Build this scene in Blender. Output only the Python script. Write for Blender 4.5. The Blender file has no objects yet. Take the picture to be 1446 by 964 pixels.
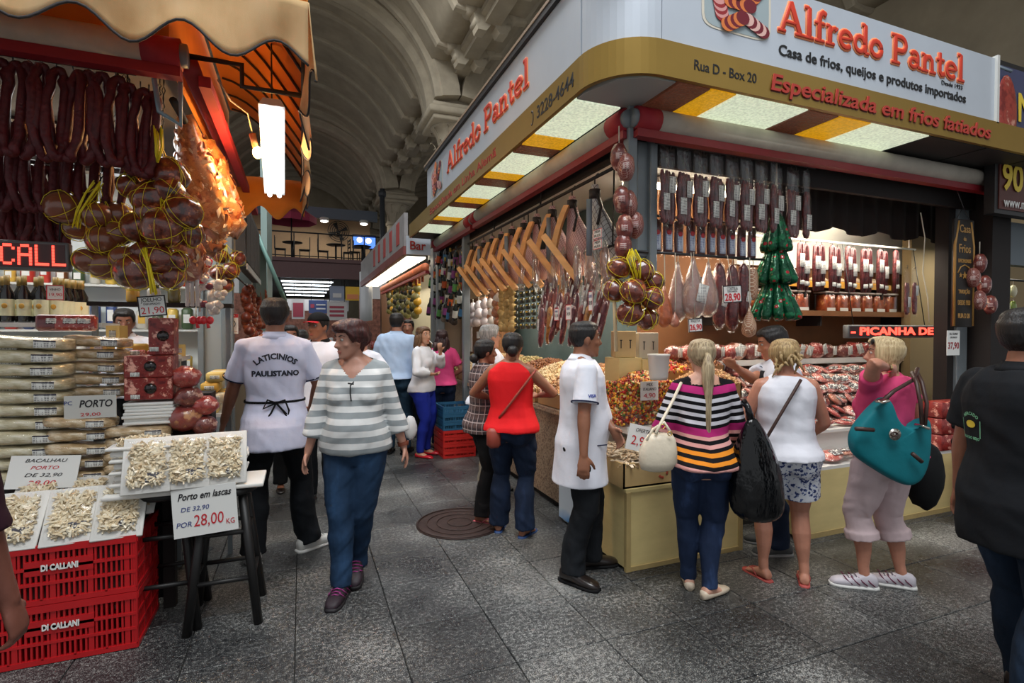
import bpy, bmesh, math, random
import numpy as np
from math import sin, cos, pi, sqrt, atan, radians, atan2
from mathutils import Vector, Matrix, noise
from mathutils.bvhtree import BVHTree
R = random.Random(7)
sc = bpy.context.scene
COL = sc.collection
V = Vector
# camera
F, CX, CY, EYE = 748.0, 723.0, 482.0, 1.6
YAW, PITCH = radians(21.7), atan(14 / 748)
cd = bpy.data.cameras.new('camera')
cd.sensor_width = 36
cd.lens = F / 1446 * 36
cd.clip_start = .05
cam = bpy.data.objects.new('camera', cd)
cam.location = (0, 0, EYE)
cam.rotation_euler = (pi / 2 - PITCH, 0, -YAW)
COL.objects.link(cam)
sc.camera = cam
# world, light, exposure
wd = bpy.data.worlds.new('World')
sc.world = wd
wd.use_nodes = True
bg = wd.node_tree.nodes['Background']
bg.inputs[0].default_value = (.93, .96, 1, 1)
bg.inputs[1].default_value = .36
sc.view_settings.view_transform = 'Standard'
sc.view_settings.look = 'None'
sc.view_settings.exposure = .55
sc.view_settings.gamma = 1
def area(name, loc, rot, sx, sy, power, col=(1, 1, 1)):
 l = bpy.data.lights.new(name, 'AREA')
 l.shape = 'RECTANGLE'
 l.size, l.size_y = sx, sy
 l.energy = power
 l.color = col
 o = bpy.data.objects.new(name, l)
 o.location = loc
 o.rotation_euler = rot
 COL.objects.link(o)
 return o
# daylight falling through the roof lights over the crossing and along the aisle
area('roof_light', (1.6, -.6, 9.6), (radians(-6), 0, 0), 7, 5, 950, (.95, .98, 1))
area('roof_light', (.3, 8.2, 10.3), (0, 0, 0), 2.6, 7, 420, (.95, .98, 1))
# materials
def lin(c):
 c = c / 255
 return c / 12.92 if c <= .04045 else ((c + .055) / 1.055) ** 2.4
def rgb(c, k=1.0):
 return (min(1, lin(c[0]) * k), min(1, lin(c[1]) * k), min(1, lin(c[2]) * k), 1)
MC = {}
class NT:
 def __init__(s, name):
  s.m = bpy.data.materials.new(name)
  s.m.use_nodes = True
  s.t = s.m.node_tree
  s.b = s.t.nodes['Principled BSDF']
 def n(s, typ, **kw):
  o = s.t.nodes.new(typ)
  for k, v in kw.items():
   setattr(o, k, v)
  return o
 def l(s, a, b):
  s.t.links.new(a, b)
 def coord(s, scale=(1, 1, 1), rot=(0, 0, 0), out='Object'):
  tc = s.n('ShaderNodeTexCoord')
  mp = s.n('ShaderNodeMapping')
  mp.inputs['Scale'].default_value = scale
  mp.inputs['Rotation'].default_value = rot
  s.l(tc.outputs[out], mp.inputs[0])
  return mp.outputs[0]
 def noise(s, vec, scale, detail=3, rough=.5):
  o = s.n('ShaderNodeTexNoise')
  o.inputs['Scale'].default_value = scale
  o.inputs['Detail'].default_value = detail
  o.inputs['Roughness'].default_value = rough
  if vec:
   s.l(vec, o.inputs['Vector'])
  return o.outputs['Fac']
 def ramp(s, fac, stops, const=False):
  o = s.n('ShaderNodeValToRGB')
  cr = o.color_ramp
  if const:
   cr.interpolation = 'CONSTANT'
  while len(cr.elements) < len(stops):
   cr.elements.new(.5)
  for e, (p, c) in zip(cr.elements, stops):
   e.position = p
   e.color = c if len(c) == 4 else rgb(c)
  s.l(fac, o.inputs[0])
  return o.outputs[0]
 def math(s, op, a, b=None, c=None):
  o = s.n('ShaderNodeMath', operation=op)
  for i, x in enumerate((a, b, c)):
   if x is None:
    continue
   if isinstance(x, (int, float)):
    o.inputs[i].default_value = x
   else:
    s.l(x, o.inputs[i])
  return o.outputs[0]
 def mix(s, fac, a, b, mode='MIX'):
  o = s.n('ShaderNodeMix', data_type='RGBA', blend_type=mode)
  for i, x in ((0, fac), (6, a), (7, b)):
   if isinstance(x, (int, float)):
    o.inputs[i].default_value = x
   elif isinstance(x, tuple):
    o.inputs[i].default_value = x if len(x) == 4 else rgb(x)
   else:
    s.l(x, o.inputs[i])
  return o.outputs[2]
 def bump(s, h, strength, dist=.01):
  o = s.n('ShaderNodeBump')
  o.inputs['Strength'].default_value = strength
  o.inputs['Distance'].default_value = dist
  s.l(h, o.inputs['Height'])
  s.l(o.outputs[0], s.b.inputs['Normal'])
 def set(s, **kw):
  for k, v in kw.items():
   s.b.inputs[k.replace('_', ' ')].default_value = v
 def sep(s, vec):
  o = s.n('ShaderNodeSeparateXYZ')
  s.l(vec, o.inputs[0])
  return o.outputs
def mat(name, col, rough=.5, metal=0, var=0, vs=10, bump=0, bs=60, coat=0, stretch=(1, 1, 1), objvar=0, spec=None):
 if name in MC:
  return MC[name]
 N = NT(name)
 N.set(Roughness=rough, Metallic=metal)
 if coat:
  N.set(Coat_Weight=coat, Coat_Roughness=.12)
 if spec is not None:
  N.b.inputs['Specular IOR Level'].default_value = spec
 c = None
 if var:
  v = N.coord(stretch)
  f = N.noise(v, vs, 4, .6)
  c = N.ramp(f, [(.3, rgb(col, 1 - var)), (.7, rgb(col, 1 + var))])
 if objvar:
  oi = N.n('ShaderNodeObjectInfo')
  k = N.math('MULTIPLY_ADD', oi.outputs['Random'], 2 * objvar, 1 - objvar)
  hv = N.n('ShaderNodeHueSaturation')
  N.l(k, hv.inputs['Value'])
  if c:
   N.l(c, hv.inputs['Color'])
  else:
   hv.inputs['Color'].default_value = rgb(col)
  c = hv.outputs[0]
 if c:
  N.l(c, N.b.inputs['Base Color'])
 else:
  N.b.inputs['Base Color'].default_value = rgb(col)
 if bump:
  N.bump(N.noise(N.coord(stretch), bs, 3), bump, .01)
 MC[name] = N.m
 return N.m
def emit(name, col, st, base=None):
 if name in MC:
  return MC[name]
 N = NT(name)
 N.b.inputs['Base Color'].default_value = rgb(base or col)
 N.b.inputs['Emission Color'].default_value = rgb(col)
 N.b.inputs['Emission Strength'].default_value = st
 MC[name] = N.m
 return N.m
def film(name='clear_film', tint=(255, 255, 255), amount=.02, rough=.09, body=0.0, wr=30):
 """thin clear plastic: mostly see-through with crinkled gloss"""
 if name in MC:
  return MC[name]
 N = NT(name)
 t = N.t
 out = t.nodes['Material Output']
 tr = N.n('ShaderNodeBsdfTransparent')
 tr.inputs[0].default_value = rgb(tint)
 gl = N.n('ShaderNodeBsdfGlossy')
 gl.inputs['Roughness'].default_value = rough
 gl.inputs['Color'].default_value = (1, 1, 1, 1)
 bp = N.n('ShaderNodeBump')
 bp.inputs['Strength'].default_value = .5
 bp.inputs['Distance'].default_value = .02
 N.l(N.noise(N.coord((1, 1, .4)), wr, 2), bp.inputs['Height'])
 N.l(bp.outputs[0], gl.inputs['Normal'])
 lw = N.n('ShaderNodeLayerWeight')
 lw.inputs[0].default_value = .35
 fac = N.math('MULTIPLY_ADD', lw.outputs['Facing'], .13, amount)
 mx = N.n('ShaderNodeMixShader')
 N.l(fac, mx.inputs[0])
 N.l(tr.outputs[0], mx.inputs[1])
 N.l(gl.outputs[0], mx.inputs[2])
 last = mx.outputs[0]
 if body:
  df = N.n('ShaderNodeBsdfDiffuse')
  df.inputs[0].default_value = rgb(tint)
  m2 = N.n('ShaderNodeMixShader')
  m2.inputs[0].default_value = body
  N.l(last, m2.inputs[1])
  N.l(df.outputs[0], m2.inputs[2])
  last = m2.outputs[0]
 N.l(last, out.inputs['Surface'])
 MC[name] = N.m
 return N.m
def islandmat(name, cols, rough=.5, coat=0):
 """loose pieces of one heap, each its own colour"""
 if name in MC:
  return MC[name]
 N = NT(name)
 g = N.n('ShaderNodeNewGeometry')
 n = len(cols)
 c = N.ramp(g.outputs['Random Per Island'], [(i / n, cc) for i, cc in enumerate(cols)], True)
 N.l(c, N.b.inputs['Base Color'])
 N.set(Roughness=rough, Coat_Weight=coat)
 MC[name] = N.m
 return N.m
# pixels of the photograph to rays (for measuring positions)
FW = V((sin(YAW) * cos(PITCH), cos(YAW) * cos(PITCH), -sin(PITCH)))
RT = V((cos(YAW), -sin(YAW), 0))
UP = RT.cross(FW)
EY = V((0, 0, EYE))
def ray(px, py):
 return FW + RT * ((px - CX) / F) + UP * ((CY - py) / F)
def AX(px, py, x):
 d = ray(px, py)
 return EY + d * (x / d.x)
def AY(px, py, y):
 d = ray(px, py)
 return EY + d * (y / d.y)
def AZ(px, py, z=0):
 d = ray(px, py)
 return EY + d * ((z - EYE) / d.z)
def AD(px, py, dep):
 return EY + ray(px, py) * dep
# mesh builder
class MB:
 def __init__(s):
  s.v, s.f, s.m, s.s = [], [], [], []
 def add(s, vs, fs, mi=0, smooth=True):
  o = len(s.v)
  s.v.extend([tuple(p) for p in vs])
  s.f.extend([tuple(i + o for i in f) for f in fs])
  s.m.extend([mi] * len(fs))
  s.s.extend([smooth] * len(fs))
  return s
 def box(s, c, size, M=None, mi=0):
  c = V(c)
  x, y, z = size[0] / 2, size[1] / 2, size[2] / 2
  vs = [V((a * x, b * y, d * z)) for a in (-1, 1) for b in (-1, 1) for d in (-1, 1)]
  if M:
   vs = [M @ p for p in vs]
  vs = [p + c for p in vs]
  return s.add(vs, [(0, 1, 3, 2), (4, 6, 7, 5), (0, 4, 5, 1), (2, 3, 7, 6), (0, 2, 6, 4), (1, 5, 7, 3)], mi, False)
 def box2(s, a, b, mi=0):
  a, b = V(a), V(b)
  return s.box((a + b) / 2, b - a, None, mi)
 def rbox(s, c, size, b=.01, M=None, mi=0, smooth=True):
  """box with chamfered edges"""
  c = V(c)
  h = [x / 2 for x in size]
  b = min(b, *[x * .49 for x in h])
  vs, idx = [], {}
  for sx in (-1, 1):
   for sy in (-1, 1):
    for sz in (-1, 1):
     sg = (sx, sy, sz)
     for ax in range(3):
      p = [sg[k] * (h[k] if k == ax else h[k] - b) for k in range(3)]
      idx[(sg, ax)] = len(vs)
      vs.append(V(p))
  fs = []
  for ax in range(3):
   u, w = (ax + 1) % 3, (ax + 2) % 3
   for sg in (-1, 1):
    q = []
    for a, d in ((-1, -1), (1, -1), (1, 1), (-1, 1)):
     t = [0, 0, 0]
     t[ax], t[u], t[w] = sg, a, d
     q.append(idx[(tuple(t), ax)])
    fs.append(q if sg > 0 else q[::-1])
   for a in (-1, 1):
    for d in (-1, 1):
     t0, t1 = [0, 0, 0], [0, 0, 0]
     t0[u] = t1[u] = a
     t0[w] = t1[w] = d
     t0[ax], t1[ax] = -1, 1
     q = [idx[(tuple(t0), u)], idx[(tuple(t1), u)], idx[(tuple(t1), w)], idx[(tuple(t0), w)]]
     fs.append(q if a * d < 0 else q[::-1])
  for sx in (-1, 1):
   for sy in (-1, 1):
    for sz in (-1, 1):
     q = [idx[((sx, sy, sz), k)] for k in range(3)]
     fs.append(q if sx * sy * sz > 0 else q[::-1])
  if M:
   vs = [M @ p for p in vs]
  return s.add([p + c for p in vs], fs, mi, smooth)
 def loft(s, rings, mi=0, cap=True, smooth=True):
  n = len(rings[0])
  vs = [p for r in rings for p in r]
  fs = []
  for i in range(len(rings) - 1):
   for j in range(n):
    k = (j + 1) % n
    fs.append((i * n + j, i * n + k, (i + 1) * n + k, (i + 1) * n + j))
  if cap:
   fs.append(tuple(range(n))[::-1])
   fs.append(tuple(range((len(rings) - 1) * n, len(rings) * n)))
  return s.add(vs, fs, mi, smooth)
 def tube(s, pts, rads, n=8, mi=0, cap=True, ref=None, flat=1.0):
  pts = [V(p) for p in pts]
  if isinstance(rads, (int, float)):
   rads = [rads] * len(pts)
  rings = []
  T = (pts[1] - pts[0]).normalized()
  a = V(ref) if ref is not None else (V((0, 0, 1)) if abs(T.z) < .9 else V((0, 1, 0)))
  N = (a - T * a.dot(T)).normalized()
  for i, p in enumerate(pts):
   if i == 0:
    t = pts[1] - pts[0]
   elif i == len(pts) - 1:
    t = pts[-1] - pts[-2]
   else:
    t = (pts[i + 1] - pts[i]).normalized() + (pts[i] - pts[i - 1]).normalized()
   if t.length < 1e-9:
    t = T
   t.normalize()
   N = N - t * N.dot(t)
   if N.length < 1e-6:
    N = t.orthogonal()
   N.normalize()
   B = t.cross(N)
   r = rads[i]
   rings.append([p + N * (r * flat * cos(2 * pi * j / n)) + B * (r * sin(2 * pi * j / n)) for j in range(n)])
  return s.loft(rings, mi, cap)
 def blob(s, c, r, M=None, nu=12, nv=8, mi=0, fn=None):
  c = V(c)
  r = V(r) if not isinstance(r, (int, float)) else V((r, r, r))
  vs = [V((0, 0, -1))]
  for i in range(1, nv):
   ph = -pi / 2 + pi * i / nv
   for j in range(nu):
    th = 2 * pi * j / nu
    vs.append(V((cos(ph) * cos(th), cos(ph) * sin(th), sin(ph))))
  vs.append(V((0, 0, 1)))
  fs = [(0, 1 + (j + 1) % nu, 1 + j) for j in range(nu)]
  for i in range(nv - 2):
   for j in range(nu):
    k = (j + 1) % nu
    a = 1 + i * nu
    fs.append((a + j, a + k, a + nu + k, a + nu + j))
  L = len(vs) - 1
  a = 1 + (nv - 2) * nu
  fs += [(a + j, a + (j + 1) % nu, L) for j in range(nu)]
  out = []
  for p in vs:
   q = V((p.x * r.x, p.y * r.y, p.z * r.z))
   if fn:
    q = fn(p, q)
   if M:
    q = M @ q
   out.append(q + c)
  return s.add(out, fs, mi)
 def lathe(s, prof, c=(0, 0, 0), n=16, mi=0, cap=True, smooth=True, M=None):
  c = V(c)
  rings = []
  for r, z in prof:
   ring = [V((r * cos(2 * pi * j / n), r * sin(2 * pi * j / n), z)) for j in range(n)]
   if M:
    ring = [M @ p for p in ring]
   rings.append([p + c for p in ring])
  return s.loft(rings, mi, cap, smooth)
 def grid(s, rows, mi=0, smooth=True):
  n = len(rows[0])
  vs = [p for r in rows for p in r]
  fs = [(i * n + j, i * n + j + 1, (i + 1) * n + j + 1, (i + 1) * n + j) for i in range(len(rows) - 1) for j in range(n - 1)]
  return s.add(vs, fs, mi, smooth)
 def poly(s, pts, nrm, th=.004, mi=0):
  """flat outline given a thickness along nrm"""
  nrm = V(nrm).normalized() * th
  pts = [V(p) for p in pts]
  n = len(pts)
  fs = [tuple(range(n))[::-1], tuple(range(n, 2 * n))] + [(i, (i + 1) % n, n + (i + 1) % n, n + i) for i in range(n)]
  return s.add(pts + [p + nrm for p in pts], fs, mi, False)
 def mesh(s, name, mats):
  me = bpy.data.meshes.new(name)
  me.from_pydata(s.v, [], s.f)
  for m in (mats if isinstance(mats, (list, tuple)) else [mats]):
   me.materials.append(m)
  me.polygons.foreach_set('use_smooth', s.s)
  me.polygons.foreach_set('material_index', s.m)
  me.update()
  return me
 def build(s, name, mats, parent=None, world=True, org=None):
  """link as one object; vertices are in world space unless world=False"""
  off = V((0, 0, 0))
  if world:
   q = parent
   while q:
    off += q.location
    q = q.parent
   if org is not None:
    off += V(org)
  if off.length:
   s.v = [(p[0] - off.x, p[1] - off.y, p[2] - off.z) for p in s.v]
  o = bpy.data.objects.new(name, s.mesh(name, mats))
  COL.objects.link(o)
  if parent:
   o.parent = parent
  if org is not None:
   o.location = org
  return o
def tag(o, label=None, cat=None, group=None, kind=None):
 if label:
  o['label'] = label
 if cat:
  o['category'] = cat
 if group:
  o['group'] = group
 if kind:
  o['kind'] = kind
 return o
def thing(name, label, cat, loc=(0, 0, 0), rz=0, group=None):
 o = bpy.data.objects.new(name, None)
 o.empty_display_size = .1
 o.location = loc
 o.rotation_euler = (0, 0, rz)
 COL.objects.link(o)
 return tag(o, label, cat, group)
def struct(name, mb, m, parent=None):
 return tag(mb.build(name, m, parent), kind='structure')
def dup(root, loc=None, rz=None, label=None, group=None, rot=None, scale=None):
 c = root.copy()
 COL.objects.link(c)
 for ch in root.children:
  d = dup(ch)
  d.parent = c
 if loc is not None:
  c.location = loc
 if rz is not None:
  c.rotation_euler = (0, 0, rz)
 if rot is not None:
  c.rotation_euler = rot
 if scale is not None:
  c.scale = scale if not isinstance(scale, (int, float)) else (scale,) * 3
 if label:
  c['label'] = label
 if group:
  c['group'] = group
 return c
def first_or_dup(used, proto, **kw):
 """the first placing moves the prototype itself, later ones copy it"""
 if not used.get(proto.name):
  used[proto.name] = True
  o = proto
  for k, v in kw.items():
   if v is None:
    continue
   if k == 'loc':
    o.location = v
   elif k == 'rz':
    o.rotation_euler = (0, 0, v)
   elif k == 'rot':
    o.rotation_euler = v
   elif k == 'scale':
    o.scale = v if not isinstance(v, (int, float)) else (v,) * 3
   else:
    o[k] = v
  return o
 return dup(proto, **kw)
ORD = 'first second third fourth fifth sixth seventh eighth ninth tenth eleventh twelfth thirteenth fourteenth fifteenth sixteenth seventeenth eighteenth nineteenth twentieth'.split()
FITS = []
def frame(right, up):
 r = V(right).normalized()
 u = V(up)
 u = (u - r * u.dot(r)).normalized()
 n = r.cross(u)
 return Matrix((r, u, n)).transposed()
def text(s, loc, right, up, size, m, parent=None, width=None, bold=0, ext=.0015, align='CENTER', name='lettering', shear=0, off=None, spacing=1, label=None):
 cu = bpy.data.curves.new(name, 'FONT')
 cu.body = s
 cu.size = size
 cu.align_x = align
 cu.align_y = 'CENTER'
 cu.extrude = ext
 cu.offset = bold
 cu.shear = shear
 cu.resolution_u = 3
 cu.space_character = spacing
 cu.materials.append(m)
 o = bpy.data.objects.new(name, cu)
 COL.objects.link(o)
 Mx = frame(right, up)
 p = V(loc)
 q = parent
 while q:
  p = p - q.location
  q = q.parent
 o.location = p
 o.rotation_euler = Mx.to_euler()
 o.parent = parent
 if width:
  FITS.append((o, width))
 if label:
  o['label'] = label
 return o
# setting: floor
def granite(name, joint=False):
 N = NT(name)
 v = N.coord(out='Object') if joint else None
 g = N.n('ShaderNodeNewGeometry')
 pos = g.outputs['Position']
 mp = N.n('ShaderNodeMapping')
 mp.inputs['Scale'].default_value = (1, 1, 1)
 N.l(pos, mp.inputs[0])
 v = mp.outputs[0]
 fine = N.noise(v, 190, 2, .7)
 mid = N.noise(v, 46, 3, .7)
 big = N.noise(v, 1.05, 4, .55)
 speck = N.math('MULTIPLY_ADD', mid, .55, N.math('MULTIPLY', fine, .75))
 k = N.math('MULTIPLY_ADD', big, .50, speck)
 c = N.ramp(k, [(.66, rgb((15, 16, 18))), (.84, rgb((38, 39, 41))), (.97, rgb((84, 85, 84))), (1.0, rgb((150, 150, 146)))])
 oi = N.n('ShaderNodeObjectInfo')
 hv = N.n('ShaderNodeHueSaturation')
 N.l(N.math('MULTIPLY_ADD', oi.outputs['Random'], .35, .80), hv.inputs['Value'])
 N.l(c, hv.inputs['Color'])
 N.l(hv.outputs[0], N.b.inputs['Base Color'])
 N.l(N.ramp(big, [(.35, (.24, .24, .24, 1)), (.65, (.42, .42, .42, 1))]), N.b.inputs['Roughness'])
 N.bump(k, .8, .006)
 return N.m
gran = granite('dark_granite')
grout = mat('grout', (38, 37, 35), .8)
mb = MB()
mb.box2((-9, -5, -.12), (14, 40, -.012))
floor = struct('floor', mb, grout)
tb = MB()
tb.rbox((0, 0, -.03), (.495, .495, .06), .003, smooth=False)
tile_me = tb.mesh('tile', [gran])
first = True
for i in range(-5, 13):
 for j in range(-5, 15):
  x, y = -.04 + .5 * (i + .5), 2.85 + .5 * (j + .5)
  if (x > 2.3 and y > 3.5) or (x < -1.1 and y > 4.0) or y > 8.9:
   continue
  o = bpy.data.objects.new('tile', tile_me)
  o.parent = floor
  o.location = (x, y, R.uniform(-.0012, .0))
  COL.objects.link(o)
for a, b in (((-9, -5, -.06), (-2.54, 40, -.001)), ((6.46, -5, -.06), (14, 40, -.001)), ((-2.54, -5, -.06), (6.46, .35, -.001)), ((-2.54, 8.85, -.06), (6.46, 40, -.001)),
             ((2.46, 3.85, -.06), (6.46, 8.85, -.001)), ((-2.54, 4.35, -.06), (-1.04, 8.85, -.001))):
 MB().box2(a, b).build('slab', gran, floor)
# setting: vaulted roof, columns
stone = mat('stone_plaster', (160, 149, 129), .9, var=.16, vs=1.6, bump=.12, bs=22)
stone_lt = mat('stone_moulding', (172, 161, 141), .9, var=.12, vs=3, bump=.12, bs=30)
def ell(t, a, b, z0):
 return V((a * cos(t), 0, z0 + b * sin(t)))
def vault(cx, name):
 prof = [V((3.95, 0, 9.12)), V((3.6, 0, 9.10))] + [ell(.507 + (pi - 1.014) * j / 36, 3.9, 4.25, 7.04) for j in range(37)] + [V((-3.6, 0, 9.10)), V((-3.95, 0, 9.12))]
 mb = MB()
 mb.grid([[p + V((cx, y, 0)) for p in prof] for y in [-3 + 1.667 * i for i in range(24)]])
 o = struct(name, mb, stone)
 k = o.modifiers.new('t', 'SOLIDIFY')
 k.thickness = .15
 k.offset = 1
 def ribmesh(w, d, path, out=.02):
  sec = [(-w, -out), (-w, .50 * d), (-.72 * w, .60 * d), (-.62 * w, .86 * d), (-.40 * w, d), (.40 * w, d), (.62 * w, .86 * d), (.72 * w, .60 * d), (w, .50 * d), (w, -out)]
  rings = []
  for i, p in enumerate(path):
   t = (path[min(i + 1, len(path) - 1)] - path[max(i - 1, 0)]).normalized()
   nn = V((-t.z, 0, t.x))
   rings.append([p + V((0, a, 0)) + nn * b for a, b in sec])
  return MB().loft(rings, smooth=False).mesh('rib', [stone_lt])
 big = ribmesh(.46, .45, [ell(pi * j / 40, 3.78, 3.25, 7.85) for j in range(41)], .3)
 twin = ribmesh(.2, .40, [ell(.1 + (pi - .2) * j / 40, 3.85, 3.6, 7.7) for j in range(41)], .3)
 small = ribmesh(.20, .24, prof)
 for i in range(-1, 20):
  y = 5.1 + 1.667 * i
  for m_, yy in ((big, y), (twin, y - .72), (twin, y + .72)) if i % 6 == 0 else ((small, y),):
   q = bpy.data.objects.new('rib', m_)
   q.parent = o
   q.location = (cx, yy, 0)
   COL.objects.link(q)
 return o
ceil_a = vault(0, 'ceiling')
ceil_b = vault(8.3, 'ceiling')
mb = MB()     # arcade wall between the two vaults, moulded
sec = [(3.93, 9.5), (3.93, 9.0), (3.86, 8.96), (3.86, 8.84), (3.96, 8.78), (3.96, 8.66), (4.34, 8.66), (4.34, 8.78), (4.44, 8.84), (4.44, 8.96), (4.37, 9.0), (4.37, 9.5)]
mb.loft([[V((x, y, z)) for x, z in sec] for y in (-3, 36)], smooth=False)
arc = struct('trim_arcade', mb, stone)
cb = MB()
cb.loft([[V((x, y, z)) for y in (-.17, .17)] + [V((x2, y, z)) for y in (.17, -.17)] for x, x2, z in ((-.10, .10, -.55), (-.14, .2, -.42), (-.18, .2, -.25), (-.26, .2, -.10), (-.28, .2, .04))], smooth=False)
cb.tube([(-.26, -.19, -.08), (-.26, .19, -.08)], .13, 12)
cb.tube([(-.12, -.17, -.36), (-.12, .17, -.36)], .08, 10)
corb_me = cb.mesh('corbel', [stone_lt])
for i in range(-1, 19):
 if i % 6 == 0:
  continue
 for sgn in (1, -1):
  o = bpy.data.objects.new('corbel', corb_me)
  o.parent = arc
  o.location = (4.15 - sgn * .26, 5.1 + 1.667 * i, 9.04)
  o.rotation_euler = (0, 0, 0 if sgn > 0 else pi)
  COL.objects.link(o)
def column(y, used={}):
 c = bpy.data.objects.new('column', None)
 COL.objects.link(c)
 c.location = (4.15, y, 0)
 tag(c, kind='structure')
 if 'm' not in used:
  d = {}
  b = MB()
  b.lathe([(.62, 0), (.62, .3), (.5, .4), (.45, .5), (.43, 3.5), (.41, 6.5)], n=24)
  d['shaft'] = b
  b = MB()
  b.lathe([(.41, 6.5), (.47, 6.53), (.47, 6.62), (.42, 6.66), (.42, 7.0), (.48, 7.25), (.60, 7.42), (.66, 7.46)], n=24)
  d['bell'] = b
  b = MB()
  b.rbox((0, 0, 7.53), (1.5, 1.5, .14), .03)
  b.rbox((0, 0, 7.70), (1.75, 1.75, .2), .06)
  b.rbox((0, 0, 7.86), (1.5, 1.5, .16), .03)
  d['abacus'] = b
  b = MB()
  b.box2((-.40, -.5, 7.9), (.40, .5, 9.3))
  b.loft([[V((x * k, y_, z)) for x, y_ in ((-1, -.45), (1, -.45), (1, .45), (-1, .45))] for z, k in ((7.9, .55), (8.6, .6), (9.1, .9))], smooth=False)
  b.rbox((-.30, 0, 8.3), (.5, .55, .8), .06)
  b.rbox((.30, 0, 8.3), (.5, .55, .8), .06)
  b.blob((-.5, 0, 9.0), (.14, .16, .18))
  b.rbox((-.45, 0, 9.35), (.3, .45, .35), .05)
  d['pier'] = b
  b = MB()
  b.loft([[V((x, yy - .012, z)), V((x, yy + .012, z)), V((x * .5, yy + .03, z)), V((x * .5, yy + .01, z))] for x, yy, z in ((.10, 0, 0), (.13, .03, .16), (.12, .10, .30), (.06, .20, .36), (.02, .22, .30))])
  d['leaf'] = b
  used['m'] = {k: v.mesh(k, [stone_lt]) for k, v in d.items()}
 for k in ('shaft', 'bell', 'abacus', 'pier'):
  o = bpy.data.objects.new(k, used['m'][k])
  o.parent = c
  COL.objects.link(o)
 for row in range(2):
  for i in range(8):
   a = 2 * pi * (i + .5 * row) / 8
   o = bpy.data.objects.new('leaf', used['m']['leaf'])
   o.parent = c
   rr = .42
   o.location = (-sin(a) * rr * 1, cos(a) * rr, 6.68 + .36 * row)
   o.rotation_euler = (0, 0, a)
   COL.objects.link(o)
for y in (15.1, 25.1, 35.1):
 column(y)
# outer hall walls
plaster = mat('hall_plaster', (168, 156, 134), .9, var=.12, vs=1.2, bump=.1, bs=20)
mb = MB()
mb.box2((-4.4, -3, 8.4), (-3.9, 36, 9.5))
struct('wall_left', mb, plaster)
mb = MB()
mb.box2((-9, 36, 0), (14, 36.3, 11.5))
struct('wall_back', mb, plaster)
mb = MB()
mb.box2((12.2, -3, 4.2), (12.6, 36, 9.5))
struct('wall_right', mb, plaster)
# mezzanine over the aisle
maroon = mat('maroon_beam', (84, 52, 52), .55, var=.08)
mz = thing('mezzanine', 'brown mezzanine bridge with a thin railing crossing above the far aisle', 'mezzanine', (0, 22, 0))
mb = MB()
mb.box2((-6, 22, 3.68), (3.3, 22.25, 4.42))
mb.box2((-6, 21.92, 4.30), (3.3, 22.3, 4.44))
mb.build('beam', maroon, mz)
MB().box2((-6, 22.25, 4.2), (3.3, 28, 4.42)).build('deck', mat('deck_dark', (40, 34, 32), .7), mz)
steel_dk = mat('dark_steel', (34, 36, 38), .4, metal=.4)
for z in (5.42, 4.52):
 MB().tube([(-6, 22.05, z), (3.3, 22.05, z)], .028 if z > 5 else .02, 8).build('rail', steel_dk, mz)
for i in range(6):
 mb = MB()
 x = -1.1 + .87 * i
 mb.tube([(x, 22.05, 4.42), (x, 22.05, 5.44)], .022, 8)
 mb.build('baluster', steel_dk, mz)
tan = mat('tan_wall', (176, 148, 116), .85, var=.06)
MB().box2((-6, 28, 4.42), (3.3, 28.2, 7.4)).build('rear_wall', tan, mz)
MB().box2((-6, 26.6, 6.95), (3.5, 26.85, 7.45)).build('header_beam', mat('blue_grey_beam', (92, 102, 116), .5), mz)
tb_used = {}
blk = mat('black_wood', (20, 19, 19), .5)
def cafe_table():
 t = thing('cafe_table', 'x', 'table')
 b = MB()
 b.lathe([(.36, .72), (.38, .735), (.38, .75), (.36, .76)], n=20)
 b.build('table_top', blk, t, world=False)
 b = MB()
 b.tube([(0, 0, .03), (0, 0, .73)], .04, 10)
 b.build('stem', blk, t, world=False)
 b = MB()
 b.lathe([(.24, 0), (.24, .02), (.05, .05)], n=16)
 b.build('base', blk, t, world=False)
 return t
def cafe_chair():
 t = thing('cafe_chair', 'x', 'chair')
 b = MB()
 b.rbox((0, 0, .45), (.42, .42, .035), .01)
 b.build('seat', blk, t, world=False)
 b = MB()
 for z in (.62, .76, .90):
  b.rbox((0, -.2, z), (.36, .02, .07), .006)
 for sx in (-1, 1):
  b.box((sx * .19, -.2, .7), (.035, .03, .52))
 b.build('backrest', blk, t, world=False)
 for sx in (-1, 1):
  for sy in (-1, 1):
   b = MB()
   b.box((sx * .18, sy * .18, .22), (.035, .035, .44))
   b.build('leg', blk, t, world=False)
 return t
tt, cc = cafe_table(), cafe_chair()
for i, x in enumerate((-.3, 1.35, 2.4)):
 first_or_dup(tb_used, tt, loc=(x, 23.0, 4.42), label='black round cafe table on the mezzanine, ' + ('left one', 'middle one', 'right one')[i], group='cafe tables on the mezzanine')
for i, (x, y, a) in enumerate(((-.75, 23.0, -90), (.15, 23.0, 90), (.85, 23.0, -90), (1.85, 23.1, 90), (2.05, 22.8, -80))):
 first_or_dup(tb_used, cc, loc=(x, y, 4.42), rz=radians(a), label='black slatted cafe chair on the mezzanine, %s from the left' % ORD[i], group='cafe chairs on the mezzanine')
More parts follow.
